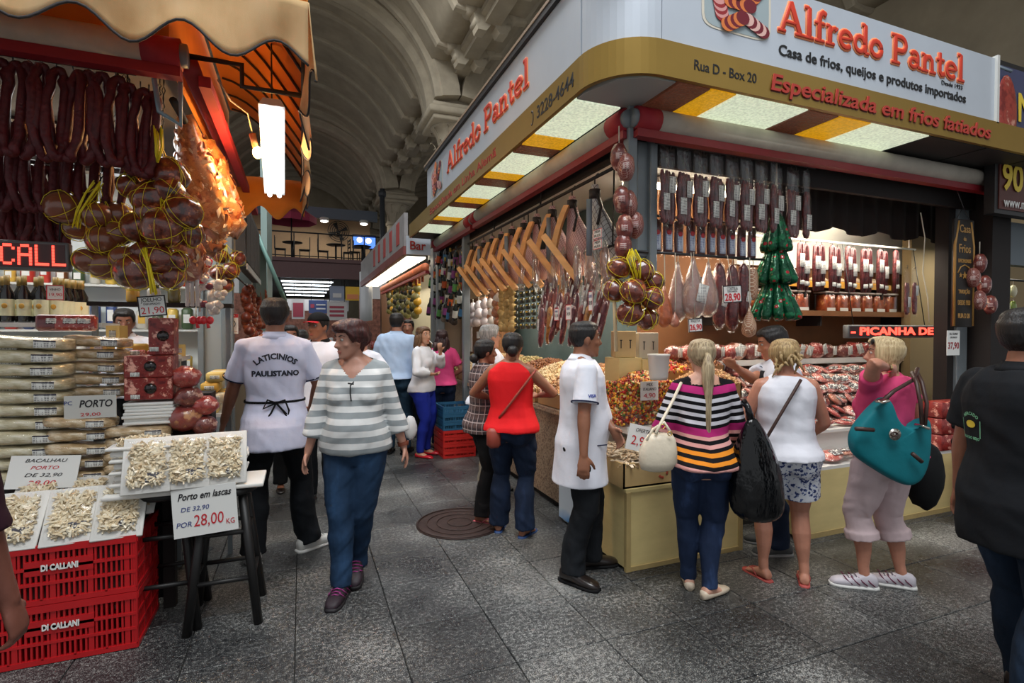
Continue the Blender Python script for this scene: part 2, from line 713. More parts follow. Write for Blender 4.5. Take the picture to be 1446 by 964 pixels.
# fan, umbrella, lights upstairs
fan = thing('wall_fan', 'round black wall fan above the mezzanine tables', 'fan', (1.75, 27.8, 6.55))
mb = MB()
for k in range(5):
 mb.tube([V((1.75 + (.1 + .1 * k) * cos(2 * pi * j / 20), 27.55 - .02 * (4 - k), 6.55 + (.1 + .1 * k) * sin(2 * pi * j / 20))) for j in range(21)], .018, 5)
mb.build('guard', steel_dk, fan)
for k in range(4):
 mb = MB()
 a = k * pi / 2 + .4
 mb.loft([[V((1.75 + r * cos(a + d), 27.62 + e, 6.55 + r * sin(a + d))) for d, e in ((-.25, -.02), (.25, .03), (.25, .04), (-.25, -.01))] for r in (.08, .3, .46)])
 mb.build('blade', steel_dk, fan)
MB().tube([(1.75, 27.6, 6.55), (1.75, 28.0, 6.4)], .08, 10).build('motor', steel_dk, fan)
um = thing('parasol', 'crimson parasol standing on the mezzanine behind the awning', 'parasol', (-.35, 24.2, 4.42))
MB().lathe([(1.0, 1.75), (1.0, 2.02), (.5, 2.35), (.03, 2.6)], c=(-.35, 24.2, 4.42), n=8, smooth=False, cap=False).build('canopy', cloth('crimson_cloth', (146, 46, 72)) if 'cloth' in globals() else mat('crimson_cloth', (146, 46, 72), .9), um)
MB().tube([(-.35, 24.2, 4.42), (-.35, 24.2, 7.0)], .03, 8).build('pole', steel_dk, um)
lampw = emit('lamp_white', (255, 246, 228), 9)
for i, x in enumerate((-.2, 1.05, 2.85)):
 t = thing('ceiling_spot', 'small round white spotlight glowing on the mezzanine, %s from the left' % ORD[i], 'lamp', (x, 26.5, 6.9), group='mezzanine spotlights')
 MB().lathe([(.20, 6.80), (.22, 6.90), (.18, 6.96)], c=(x, 26.5, 0), n=16).build('housing', mat('white_metal', (205, 205, 200), .4), t)
 MB().blob((x, 26.5, 6.79), (.17, .17, .06)).build('bulb', lampw, t)
scr = thing('television', 'small lit television screen at the right end of the mezzanine', 'television', (2.55, 23.6, 5.45))
MB().rbox((2.55, 23.6, 5.45), (1.0, .08, .6), .02).build('frame', blk, scr)
MB().box((2.55, 23.55, 5.45), (.92, .01, .52)).build('screen', emit('tv_blue', (70, 110, 200), 1.6), scr)
mb = MB()
mb.blob((2.35, 23.54, 5.52), (.12, .01, .12))
mb.blob((2.72, 23.54, 5.5), (.13, .01, .12))
mb.build('picture', emit('tv_pale', (225, 190, 200), 1.8), scr)
MB().box2((2.5, 23.62, 4.42), (2.6, 23.68, 5.3)).build('stand', blk, scr)
# strip lights hung under the bridge
tube_e = emit('tube_glow', (236, 246, 255), 5)
used = {}
for i, y in enumerate((22.9, 24.6, 26.6, 28.9, 31.5)):
 t = thing('strip_light', 'long fluorescent strip light below the bridge, %s from the front' % ORD[i], 'lamp', (.25, y, 3.6), group='strip lights under the mezzanine')
 MB().rbox((.25, y, 3.66), (2.0, .22, .07), .02).build('housing', mat('white_metal', (205, 205, 200), .4), t)
 for dy in (-.05, .05):
  MB().tube([(-.72, y + dy, 3.60), (1.22, y + dy, 3.60)], .022, 8).build('tube', tube_e, t)
mb = MB()
mb.box2((-6, 22.3, 3.72), (3.3, 36, 3.95))
struct('ceiling', mb, mat('dark_soffit', (30, 30, 31), .8))
# drain pipe
p = MB()
p.tube([(3.05, 21.7, 0), (3.05, 21.7, 7.3)], .10, 12)
p.tube([(3.05, 21.7, 7.0), (3.05, 21.7, 7.2)], .15, 12)
tag(p.build('drain_pipe', mat('pipe_grey', (52, 54, 58), .5)), 'dark grey vertical drain pipe beside the far stone capital', 'pipe')
# people
def lerp_tab(tab, z):
 if z <= tab[0][0]:
  return tab[0][1:]
 for a, b in zip(tab, tab[1:]):
  if z <= b[0]:
   t = (z - a[0]) / (b[0] - a[0])
   t = t * t * (3 - 2 * t) * .4 + t * .6
   return tuple(x + (y - x) * t for x, y in zip(a[1:], b[1:]))
 return tab[-1][1:]
TORSO_M = [(.80, .10, .09, 0), (.86, .155, .115, -.005), (.93, .168, .125, -.01), (1.02, .155, .115, .0), (1.10, .150, .112, .005), (1.22, .165, .120, .005),
           (1.33, .178, .120, .0), (1.40, .160, .100, -.008), (1.44, .115, .080, -.012), (1.48, .065, .062, -.008)]
TORSO_F = [(.80, .10, .09, 0), (.86, .168, .12, -.01), (.93, .178, .128, -.012), (1.02, .150, .110, .0), (1.10, .132, .102, .005), (1.22, .145, .110, .008),
           (1.33, .152, .108, .0), (1.40, .140, .088, -.008), (1.44, .098, .070, -.012), (1.48, .056, .055, -.008)]
HEAD = [(-.118, .022, .022, .066), (-.108, .036, .036, .056), (-.09, .047, .056, .036), (-.06, .058, .078, .016), (-.02, .068, .092, .004), (.02, .073, .098, -.003),
  (.06, .073, .096, -.007), (.09, .061, .080, -.008), (.108, .042, .055, -.008), (.118, .016, .02, -.008)]
def ering(c, rx, ry, n=20, p=2.25, M=None):
 out = []
 for j in range(n):
  a = 2 * pi * j / n
  x, y = cos(a), sin(a)
  q = V((rx * abs(x) ** (2 / p) * (1 if x >= 0 else -1), ry * abs(y) ** (2 / p) * (1 if y >= 0 else -1), 0))
  if M:
   q = M @ q
  out.append(V(c) + q)
 return out
def ik(a, t, l1, l2, pole):
 a, t = V(a), V(t)
 d = t - a
 L = min(d.length, (l1 + l2) * .9995)
 d.normalize()
 x = (l1 * l1 - l2 * l2 + L * L) / (2 * L)
 h = sqrt(max(0, l1 * l1 - x * x))
 p = V(pole)
 p = (p - d * p.dot(d))
 if p.length < 1e-5:
  p = d.orthogonal()
 p.normalize()
 return a + d * x + p * h, a + d * L
def remesh(mb, voxel, ratio=None, wr=0, ws=9, cut=None, smooth=2, name='tmp', inset=0):
 me = mb.mesh(name, [])
 o = bpy.data.objects.new(name, me)
 COL.objects.link(o)
 m = o.modifiers.new('r', 'REMESH')
 m.mode = 'VOXEL'
 m.voxel_size = voxel
 if smooth:
  k = o.modifiers.new('s', 'SMOOTH')
  k.iterations = smooth
  k.factor = .5
 if ratio:
  k = o.modifiers.new('d', 'DECIMATE')
  k.ratio = ratio
 dg = bpy.context.evaluated_depsgraph_get()
 m2 = bpy.data.meshes.new_from_object(o.evaluated_get(dg))
 bpy.data.objects.remove(o)
 bpy.data.meshes.remove(me)
 if wr:
  nv = len(m2.vertices)
  co = np.empty(nv * 3, dtype=np.float32)
  no = np.empty(nv * 3, dtype=np.float32)
  m2.vertices.foreach_get('co', co)
  m2.vertex_normals.foreach_get('vector', no)
  co, no = co.reshape(-1, 3), no.reshape(-1, 3)
  k = np.zeros(nv, dtype=np.float32)
  for i in range(9):      # folds: a few crossing waves, steeper along the pull of the cloth
   fr = ws * (.7 + .42 * i)
   d = V((R.uniform(-1, 1), R.uniform(-1, 1), R.uniform(-1.1, 1.1))).normalized() * fr
   ph = co[:, 0] * d.x + co[:, 1] * d.y + co[:, 2] * d.z + R.uniform(0, 6)
   ph = ph + 1.3 * np.sin(co[:, 2] * fr * .6 + co[:, 0] * fr * .8 + i)
   k += np.sin(ph) * (1.0 / (1 + .28 * i))
  k = np.maximum(k, -.8)
  co += no * (k * wr * .62)[:, None]
  m2.vertices.foreach_set('co', co.ravel())
 if cut:
  bm = bmesh.new()
  bm.from_mesh(m2)
  bmesh.ops.delete(bm, geom=[f for f in bm.faces if cut(f.calc_center_median(), f.normal)], context='FACES')
  bm.to_mesh(m2)
  bm.free()
 m2.polygons.foreach_set('use_smooth', [True] * len(m2.polygons))
 m2.update()
 return m2
def meshobj(name, me, m, parent):
 me.materials.clear()
 me.materials.append(m)
 o = bpy.data.objects.new(name, me)
 COL.objects.link(o)
 o.parent = parent
 return o
def add_hand(mb, W, u, thumb, side, s, curl=.35, spread=1.0):
 u = u.normalized()
 T = V(thumb)
 T = (T - u * T.dot(u)).normalized()
 n = u.cross(T) * (-side)
 rings = []
 for t, w, h in ((-.012, .026, .019), (.02, .032, .019), (.055, .041, .017), (.088, .041, .014), (.098, .036, .010)):
  rings.append([W + u * (t * s) + T * (w * s * cos(2 * pi * j / 12)) + n * (h * s * sin(2 * pi * j / 12)) for j in range(12)])
 mb.loft(rings)
 for i in range(4):
  L = (.070, .078, .073, .056)[i] * s
  p = W + u * (.086 * s) + T * ((.030 - .0205 * i) * s)
  d = (u + T * (.10 - .07 * i) * spread).normalized()
  c = curl * (1 + .12 * i)
  pts = [p]
  for k, f in enumerate((.42, .32, .26)):
   a = c * (.55 + .5 * k)
   d = (d * cos(a) + n * sin(a)).normalized()
   p = p + d * (L * f)
   pts.append(p)
  mb.tube(pts, [.0098 * s, .0092 * s, .0085 * s, .0068 * s], 8)
 p = W + u * (.022 * s) + T * (.026 * s)
 d = (u * .62 + T * .72 + n * .25).normalized()
 pts = [p]
 for k, f in enumerate((.036, .030, .024)):
  p = p + d * (f * s)
  pts.append(p)
  d = (d + u * .35 + n * (.15 + curl * .5)).normalized()
 mb.tube(pts, [.014 * s, .0125 * s, .0105 * s, .008 * s], 8)
def person(at, heading, H, label, skin=(150, 100, 75), f=False, bulk=1.0, belly=0., top=None, bottom=None, shoe=None, hair=None, headyaw=0, headpitch=0,
           legs=None, arms=None, lean=0, face=True, near=True, z0=0, group=None, hcurl=.4, thumbs=None, neck=None, twist=0, knees=None):
 s = H / 1.72
 vox = (.0076 if near else .013)
 root_col = mat('skin_%d_%d_%d' % skin, skin, .48, var=.10, vs=14, bump=.06, bs=180)
 tab = TORSO_F if f else TORSO_M
 B = bulk
 L = radians(lean)
 piv = V((0, 0, .95))
 Mup = Matrix.Rotation(-L, 3, 'X') @ Matrix.Rotation(radians(-twist), 3, 'Z')
 def up(p):
  p = V(p)
  if p.z <= .95:
   return p
  k = min(1, (p.z - .95) / .2)
  q = Mup @ (p - piv) + piv
  return p.lerp(q, k)
 def tring(z, off=0, k=1.0, skirt=False):
  rx, ry, yc = lerp_tab(tab, max(z, .90) if skirt else z)
  bl = belly * math.exp(-((z - 1.06) / .11) ** 2)
  bk = (.030 * B * (1 if z < .885 else math.exp(-((z - .885) / .075) ** 2))) * (top or {}).get('seat', 1) if skirt else 0
  return [up(q) for q in ering((0, yc + bl * .6 - bk, z), (rx * B + off) * k, (ry * B + bl + bk + off) * k, 24)]
 sw = (.150 if f else .172) * (.6 + .4 * B)
 SZ = 1.395
 sh = {-1: up((-sw, -.01, SZ)), 1: up((sw, -.01, SZ))}
 la, lb = .285, .245
 arms = arms or {}
 AR = {}
 for sd in (-1, 1):
  a = arms.get(sd, arms.get('both'))
  if a is None:
   w, pole = V((sd * (sw + .10 * B), .02, .88)), V((sd * .3, -1, 0))
  else:
   w, pole = V(a[0]), V(a[1])
  E, W = ik(sh[sd], w, la, lb, pole)
  AR[sd] = (sh[sd], E, W)
 legs = legs or {}
 LG = {}
 hw = .088 if not f else .092
 for sd in (-1, 1):
  a = legs.get(sd, (sd * .10, 0, 0, sd * 8))
  A = V((a[0], a[1], .085 + a[2]))
  hp = V((sd * hw, 0, .90))
  kp = V((sin(radians(a[3])) * .6, 1, 0))
  K, A = ik(hp, A, .415, .415, kp)
  LG[sd] = (hp, K, A, radians(a[3]), a[4] if len(a) > 4 else 0)
 # --- head frame
 hb = up((0, -.005, 1.50))
 Mh = Mup.copy() if False else Matrix.Rotation(radians(-headyaw), 3, 'Z') @ Matrix.Rotation(radians(headpitch), 3, 'X')
 hc = hb + Mh @ V((0, .025, .10))
 hs = 1.0 if not f else .97
 def hp_(p):
  return hc + Mh @ (V(p) * hs)
 def limb(mb, pts, rads, n=12, flat=1.0, ref=None):
  mb.tube(pts, rads, n, flat=flat, ref=ref)
  mb.blob(pts[0], rads[0], nu=10, nv=6)
  mb.blob(pts[-1], rads[-1], nu=10, nv=6)
 def armpts(sd, off, f0=0, f1=1, base=None):
  S, E, W = AR[sd]
  k = sqrt(B)
  key = [(0, .054 * k), (.15, .052 * k), (.35, .046 * k), (.5, .040 * k), (.56, .0415 * k), (.65, .041 * k), (.85, .031), (1, .0265)]
  out, rr = [], []
  ts = sorted(set([f0, f1] + [t for t, _ in key if f0 < t < f1] + ([.46, .54] if f1 > .55 else [])))
  for t in ts:
   p = S.lerp(E, t / .54) if t < .54 else E.lerp(W, (t - .54) / .46)
   out.append(p)
   r = lerp_tab([(a, b) for a, b in key], t)[0]
   rr.append((r * (.92 if f else 1) + (off(t) if callable(off) else off)))
  return out, rr
 def legpts(sd, off, f1=1):
  hp, K, A, ta, _ = LG[sd]
  k = sqrt(B)
  ff = 1.08 if f else 1.0
  key = [(0, .088 * k * ff), (.2, .083 * k * ff), (.4, .066 * k * ff), (.5, .056 * k), (.58, .054 * k), (.68, .056 * k), (.8, .045 * k), (.92, .035), (1, .034)]
  out, rr = [], []
  ts = sorted(set([0, f1] + [t for t, _ in key if t < f1] + ([.46, .54] if f1 > .55 else [])))
  for t in ts:
   p = hp.lerp(K, t / .5) if t < .5 else K.lerp(A, (t - .5) / .5)
   if .5 < t < .95:
    fw = V((sin(ta), cos(ta), 0))
    p = p - fw * (.016 * sin(pi * min(1, (t - .5) / .42)))
   out.append(p)
   rr.append(lerp_tab(key, t)[0] + (off(t) if callable(off) else off))
  return out, rr
 bust = f and (top or {}).get('bust', 1)
 def buxom(mb, off):
  if bust:
   for sd in (-1, 1):
    mb.blob(up((sd * .068 * B, .075 * B, 1.245)), (.062 * B + off, .058 * B + off, .062 * B + off))
 def bum(mb, off):
  for sd in (-1, 1):
   mb.blob((sd * .078 * B, -.058 * B, .885), (.082 * B + off, .078 * B + off, .092 * B + off))
 # --- body, one surface
 mb = MB()
 mb.loft([tring(z) for z in (.80, .84, .88, .93, .98, 1.02, 1.06, 1.1, 1.16, 1.22, 1.28, 1.33, 1.37, 1.40, 1.42, 1.44, 1.46, 1.48)])
 buxom(mb, 0)
 bum(mb, 0)
 nb = up((0, -.012, 1.43))
 nk = .050 if f else .058
 nk *= (.75 + .25 * B)
 mb.tube([nb, nb.lerp(hp_((0, -.02, -.05)), .6), hp_((0, -.015, -.045)), hp_((0, -.01, 0))], [nk * 1.2, nk, nk * .98, nk * .9], 14)
 for sd in (-1, 1):   # trapezius
  mb.tube([up((sd * .03, -.02, 1.47)), up((sd * .09, -.018, 1.43)), sh[sd] + V((0, 0, .01))], [.045, .045, .044], 10)
 mb.loft([[hp_(q) for q in ering((0, yc, z), rx, ry, 22, 2.15)] for z, rx, ry, yc in HEAD])
 mb.tube([hp_((0, .088, .022)), hp_((0, .100, -.008)), hp_((0, .112, -.028)), hp_((0, .096, -.036))], [.009, .012, .0155, .011], 8)
 for sd in (-1, 1):
  mb.blob(hp_((sd * .012, .098, -.032)), .0095 * hs, nu=8, nv=5)
  mb.blob(hp_((sd * .075, -.008, -.004)), (.012, .022, .034), M=Mh @ Matrix.Rotation(radians(-sd * 18), 3, 'Z'))
  mb.blob(hp_((sd * .030, .080, .034)), (.022, .012, .008), M=Mh)
  mb.blob(hp_((sd * .042, .062, -.024)), (.020, .020, .016), M=Mh)
 mb.blob(hp_((0, .086, -.062)), (.024, .012, .006), M=Mh)
 mb.blob(hp_((0, .084, -.073)), (.021, .012, .0065), M=Mh)
 mb.blob(hp_((0, .078, -.098)), (.022, .018, .016), M=Mh)
 thumbs = thumbs or {}
 for sd in (-1, 1):
  p, r = armpts(sd, 0)
  limb(mb, p, r)
  S, E, W = AR[sd]
  add_hand(mb, W, (W - E), thumbs.get(sd, V((0, 1, .2))), sd, 1.0 if not f else .92, hcurl if not isinstance(hcurl, dict) else hcurl[sd])
  p, r = legpts(sd, 0)
  limb(mb, p, r)
  hp, K, A, ta, ht = LG[sd]
  fw = V((sin(ta), cos(ta), 0))
  sd_ = V((cos(ta), -sin(ta), 0))
  zz = A.z - .085
  barefoot = shoe and shoe.get('kind') in ('flipflop',)
  pr = [(-.055, .026, .022, .03), (-.04, .034, .034, .045), (0, .034, .040, .05), (.05, .036, .030, .038), (.10, .042, .020, .024), (.135, .042, .015, .018)]
  mb.loft([[A + fw * t + sd_ * (w * cos(2 * pi * j / 12)) + V((0, 0, -.085 + zc + h * sin(2 * pi * j / 12))) for j in range(12)] for t, w, h, zc in pr])
  for i in range(5):
   o = (.031 - .0155 * i) * -sd
   p0 = A + fw * (.128 - .004 * i) + sd_ * o + V((0, 0, -.085 + .016))
   mb.tube([p0, p0 + fw * (.028 - .003 * i), p0 + fw * (.044 - .004 * i) + V((0, 0, -.004))], [.0105 if i else .0135, .0095 if i else .0135, .006], 6)
 me = remesh(mb, vox, None)
 me.materials.append(root_col)
 body = bpy.data.objects.new('person', me)
 COL.objects.link(body)
 tag(body, label, 'person', group)
 loc = V(at)
 body.location = (loc.x, loc.y, z0)
 body.rotation_euler = (0, 0, -radians(heading))
 body.scale = (s, s, s)
 info = dict(root=body, AR=AR, LG=LG, hp=hp_, Mh=Mh, s=s, up=up, tring=tring, sh=sh, sw=sw)
 vc = .0095 if near else .015
 # --- trousers
 if bottom:
  mb = MB()
  o0 = bottom.get('off', .015)
  WZ = min(1.0, max((top or {}).get('hem', .9), .86) + .07)
  mb.loft([tring(z, o0) for z in (.81, .85, .88, .90, WZ)])
  bum(mb, o0 * .8)
  f1 = bottom.get('to', .985)
  hem = bottom.get('hem', .05)
  kn = bottom.get('knee', .014)
  for sd in (-1, 1):
   if f1 < .56:
    fn = lambda t: o0 + (hem - o0) * (t / f1) ** 2
   else:
    fn = lambda t: (o0 + (kn - o0) * t / .5) if t < .5 else kn + (hem - kn) * max(0, (t - .5) / (f1 - .5)) ** 1.3
   p, r = legpts(sd, fn, f1)
   if f1 > .95:
    fwd = V((sin(LG[sd][3]), cos(LG[sd][3]), 0))
    p[-1] = p[-1] + fwd * .012 + V((0, 0, -.035))
   mb.tube(p, r, 16)
   mb.blob(p[0], r[0], nu=10, nv=6)
   if bottom.get('cuff'):
    mb.tube([p[-1], p[-1] + (p[-2] - p[-1]).normalized() * .06], [r[-1] + .008] * 2, 16)
  me = remesh(mb, vc, None, wr=bottom.get('wr', .007), ws=bottom.get('ws', 15))
  meshobj(bottom.get('name', 'trousers'), me, bottom['mat'], body)
 # --- top
 if top:
  mb = MB()
  o0 = top.get('off', .014) + .006
  hz = top.get('hem', .90)
  fl = top.get('flare', .015)
  nz = top.get('neck', 1.465)
  zs = [hz + (nz - hz) * i / 15 for i in range(16)]
  mb.loft([tring(z, o0 + fl * max(0, 1 - (z - hz) / .3) + (0 if z < nz - .02 else -.004), skirt=True) for z in zs])
  buxom(mb, o0 * .8)
  sl = top.get('sleeve', .30)
  sr = top.get('sr', .014)
  for sd in (-1, 1):
   if sl:
    p, r = armpts(sd, (lambda t: .012 + (sr - .012) * t / sl), 0, sl)
    mb.tube(p, r, 16)
    mb.blob(p[0], r[0] + .002, nu=12, nv=8)
    mb.tube([up((sd * .03, -.02, 1.455)), up((sd * .09, -.018, 1.425)), sh[sd] + V((0, 0, .01))], [.052, .055, .055], 10)
   else:
    mb.tube([up((sd * .07, -.015, 1.44)), up((sd * (sw - .05), -.015, 1.415))], [.045, .047], 10)
  me = remesh(mb, vc, None, wr=top.get('wr', .008), ws=top.get('ws', 11), cut=top.get('cut'))
  info['top'] = meshobj(top.get('name', 'shirt'), me, top['mat'], body)
  if top.get('collar'):
   mb = MB()
   rings = []
   n = 20
   rows = [[], [], []]
   for j in range(n + 1):
    a = -pi / 2 - (pi - .25) + 2 * (pi - .25) * j / n
    for i, (z, rx, ry) in enumerate(((1.462, .074, .070), (1.50, .070, .066), (1.455, .098, .092))):
     rows[i].append(up((cos(a) * rx * (.5 + .5 * B), -.008 + sin(a) * ry, z - (.02 if sin(a) > 0 else 0) * sin(a))))
   mb.grid(rows)
   c = mb.build('collar', top['collar'], body, world=False)
   so = c.modifiers.new('t', 'SOLIDIFY')
   so.thickness = .004
  if top.get('band'):
   for sd in (-1, 1):
    p, r = armpts(sd, sr + .004, sl - .03, sl - .012)
    MB().tube([p[0], p[-1]], [r[0], r[-1]], 20, cap=False).build('sleeve_band', top['band'], body, world=False)
 # --- shoes
 if shoe:
  k = shoe['kind']
  for sd in (-1, 1):
   hp, K, A, ta, ht = LG[sd]
   pit = Matrix.Rotation(radians(-ht), 3, 'X')
   M = Matrix.Rotation(-ta, 3, 'Z')
   base = A - V((0, 0, .085))
   mb = MB()
   def q(x, y, z):
    return base + M @ V((x, y, z))
   def ringy(y, w, z0_, z1, n=14):
    c = (z0_ + z1) / 2
    h = (z1 - z0_) / 2
    out = []
    for j in range(n):
     a = 2 * pi * j / n
     x, z = cos(a), sin(a)
     out.append(q(w * abs(x) ** .8 * (1 if x > 0 else -1), y, c + h * abs(z) ** .7 * (1 if z > 0 else -1)))
    return out
   lo = .012
   if k == 'flipflop':
    rows = [(-.075, .02), (-.05, .036), (0, .037), (.06, .041), (.12, .047), (.16, .042), (.185, .022)]
    mb.loft([ringy(y, w, -.010, .012) for y, w in rows])
    for e in (-1, 1):
     mb.tube([q(e * .036, .03, .012), q(e * .03, .07, .05), q(e * .010, .115, .043), q(.0, .135, .02)], .006, 6, 1)
    o = mb.build('sandal', [shoe['mat'], shoe.get('mat2', shoe['mat'])], body, world=False)
   elif k in ('flat', 'heel'):
    hl = .0
    rows = [(-.068, .018, .0, .05), (-.05, .034, 0, .058), (0, .036, 0, .042), (.05, .038, 0, .035), (.10, .045, 0, .042), (.15, .042, 0, .040), (.19, .028, 0, .028), (.205, .008, .004, .018)]
    mb.loft([ringy(y, w, a, b) for y, w, a, b in rows])
    if k == 'heel':
     mb.tube([q(0, -.05, .02), q(0, -.058, -.05)], [.014, .006], 8)
    o = mb.build('shoe', [shoe['mat']], body, world=False)
   else:
    rows = [(-.078, .022, .0, .075), (-.06, .038, 0, .095), (-.02, .041, 0, .105), (.02, .042, 0, .10), (.06, .045, 0, .080), (.11, .050, 0, .066), (.16, .048, 0, .058), (.195, .036, .0, .046), (.212, .014, .006, .03)]
    mb.loft([ringy(y, w, a + .006, b) for y, w, a, b in rows])
    o = mb.build('shoe', [shoe['mat']], body, world=False)
    sb = MB()
    sb.loft([ringy(y, w + .006, -.008 if k != 'heel' else 0, .022) for y, w, a, b in [(-.084, .022, 0, 0)] + rows[1:-1] + [(.216, .02, 0, 0)]])
    sb.build('sole', shoe.get('sole', shoe['mat']), o, world=False)
    if shoe.get('lace'):
     lb_ = MB()
     for i in range(4):
      y = .055 + .022 * i
      z = .088 - .008 * i
      lb_.tube([q(-.028, y, z - .008), q(0, y + .006, z + .004), q(.028, y, z - .008)], .004, 5)
     lb_.build('lace', shoe['lace'], o, world=False)
    if shoe.get('swoosh'):
     lb_ = MB()
     for e in (-1, 1):
      for i in range(4):
       y = -.05 + .045 * i
       lb_.tube([q(e * .047, y, .03), q(e * .043, y + .03, .055), q(e * .030, y + .05, .08)], .004, 5)
     lb_.build('stripe', shoe['swoosh'], o, world=False)
   if ht:
    # heel raised: rotate about the toe
    tp = q(0, .15, 0)
    Rm = M @ Matrix.Rotation(radians(-ht), 3, 'X') @ M.inverted()
    o.matrix_local = Matrix.Translation(tp) @ Rm.to_4x4() @ Matrix.Translation(-tp)
 # --- face
 if face:
  wh = mat('eye_white', (176, 168, 160), .25)
  ir = mat('eye_iris', (45, 28, 18), .15)
  mbr = mat('brow_hair', (40, 28, 22), .7)
  lip = mat('lip_skin_%d' % skin[0], (min(255, skin[0] * 1.0), skin[1] * .72, skin[2] * .75), .4)
  for sd in (-1, 1):
   mb = MB()
   c = hp_((sd * .031, .0785, .013))
   mb.blob(c, .0125 * hs, M=Mh, nu=12, nv=8)
   mb.blob(c + Mh @ V((0, .0078, 0)), .0062 * hs, M=Mh, nu=10, nv=6, mi=1)
   mb.build('eye', [wh, ir], body, world=False)
   MB().tube([hp_((sd * .016, .094, .034)), hp_((sd * .034, .090, .041)), hp_((sd * .052, .072, .036))], [.003, .0045, .002], 6).build('eyebrow', mbr, body, world=False)
  mb = MB()
  mb.blob(hp_((0, .0915, -.0635)), (.023, .008, .0042), M=Mh)
  mb.blob(hp_((0, .0905, -.0725)), (.020, .008, .005), M=Mh)
  mb.build('mouth', lip, body, world=False)
 # --- hair
 if hair:
  st = hair['style']
  hm = hair['mat']
  th = hair.get('th', .016)
  wob = hair.get('wob', .004)
  mb = MB()
  n, m = 40, 22
  front = hair.get('front', .070)
  side = hair.get('side', .0)
  back = hair.get('back', -.085)
  rows = []
  keep = hair.get('keep', 0)
  for i in range(m + 1):
   v = i / m
   row = []
   for j in range(n):
    a = 2 * pi * j / n
    fa = abs(atan2(sin(a - pi / 2), cos(a - pi / 2)))    # 0 = front
    if fa < .75:
     zl = front
    elif fa < 1.25:
     zl = front + (side - front) * (fa - .75) / .5
    elif fa < 1.8:
     zl = side + (back - side) * .25 * (fa - 1.25) / .55
    else:
     zl = side + (back - side) * (.25 + .75 * min(1, (fa - 1.8) / .7))
    ztop = .118 + th * .8
    z = ztop - (ztop - zl) * v
    zz = min(z, .1165)
    rx, ry, yc = lerp_tab(HEAD, zz)
    if z < -.05:
     r2 = lerp_tab(HEAD, -.05)
     k = .85 if st != 'bob' else 1.0
     rx, ry, yc = max(rx, r2[0] * k), max(ry, r2[1] * k), r2[2] if fa > 1 else yc
    if z > .085:
     k = max(0, (ztop - z) / (ztop - .085))
     rx, ry, yc = [x for x in lerp_tab(HEAD, .085)]
     e = th * (1 - keep * 0)
     rr = sqrt(max(0, 1 - (1 - k) ** 2.2))
     px_, py_ = (rx + th) * rr, (ry + th) * rr
    else:
     edge = 1 if keep and fa > .8 else min(1, (1 - v) / .25)
     off = .004 + (th - .004) * edge
     px_, py_ = rx + off, ry + off
    w = wob * noise.noise(V((cos(a) * 7, sin(a) * 7, z * (18 if st == 'curly' else 6)))) * (2 if st == 'curly' else 1)
    row.append(hp_(((px_ + w) * cos(a), yc + (py_ + w) * sin(a), z)))
   rows.append(row)
  mb.loft(rows, cap=False)
  if st == 'pony':
   L_ = hair.get('len', .42)
   p0 = hp_((0, -.105, .03))
   pts = [p0, p0 + Mh @ V((0, -.03, -.01))]
   rr = [.016, .020]
   for i in range(1, 9):
    t = i / 8
    q_ = p0 + Mh @ V((hair.get('sway', 0) * t, -.03 - .012 * sin(pi * t), 0)) + V((0, 0, -L_ * t))
    pts.append(q_)
    rr.append(.034 * (1 - t) ** .6 * (1 + .2 * sin(t * 9)) + .005)
   mb.tube(pts, rr, 10)
  if st == 'bun':
   bp = hair.get('at', (0, -.11, -.02))
   mb.blob(hp_(bp), hair.get('br', .042), nu=14, nv=10, fn=lambda p, q: q * (1 + .10 * noise.noise(p * 4)))
  if st == 'messy':
   for i in range(26):
    a = R.uniform(-2.6, -.5)
    z = R.uniform(-.1, .07)
    p0 = hp_((cos(a) * .085, sin(a) * .105, z))
    p1 = p0 + Mh @ V((cos(a) * .02 + R.uniform(-.02, .02), sin(a) * .025, R.uniform(-.05, .03)))
    p2 = p1 + Mh @ V((R.uniform(-.03, .03), R.uniform(-.01, .02), R.uniform(-.06, -.01)))
    mb.tube([p0, p1, p2], [.012, .011, .004], 6)
  if st == 'long':
   L_ = hair.get('len', .30)
   for i in range(30):
    a = -pi / 2 + (i - 14.5) / 14.5 * hair.get('wrap', 1.9)
    rx, ry = .080, .098
    p0 = hp_((cos(a) * rx, sin(a) * ry, R.uniform(0, .05)))
    k = R.uniform(.8, 1.1)
    o = V((cos(a) * .025, sin(a) * .03 - .012, 0))
    pts = [p0]
    for t in (.25, .5, .75, 1):
     pts.append(p0 + Mh @ (o * (1 - (1 - t) ** 2) + V((sin(t * 6 + i) * .008, 0, 0))) + V((0, 0, -L_ * k * t)))
    mb.tube(pts, [.014, .018, .019, .016, .005], 6)
  mb.build('hair', hm, body, world=False)
 return info
def lw(info, p):
 """point of the figure's own space to the world"""
 b = info['root']
 return V(b.location) + Matrix.Rotation(b.rotation_euler.z, 3, 'Z') @ (V(p) * info['s'])
def wl_(loc, heading, H, p):
 """world point to figure space"""
 return (Matrix.Rotation(radians(heading), 3, 'Z') @ (V(p) - V((loc[0], loc[1], 0)))) / (H / 1.72)
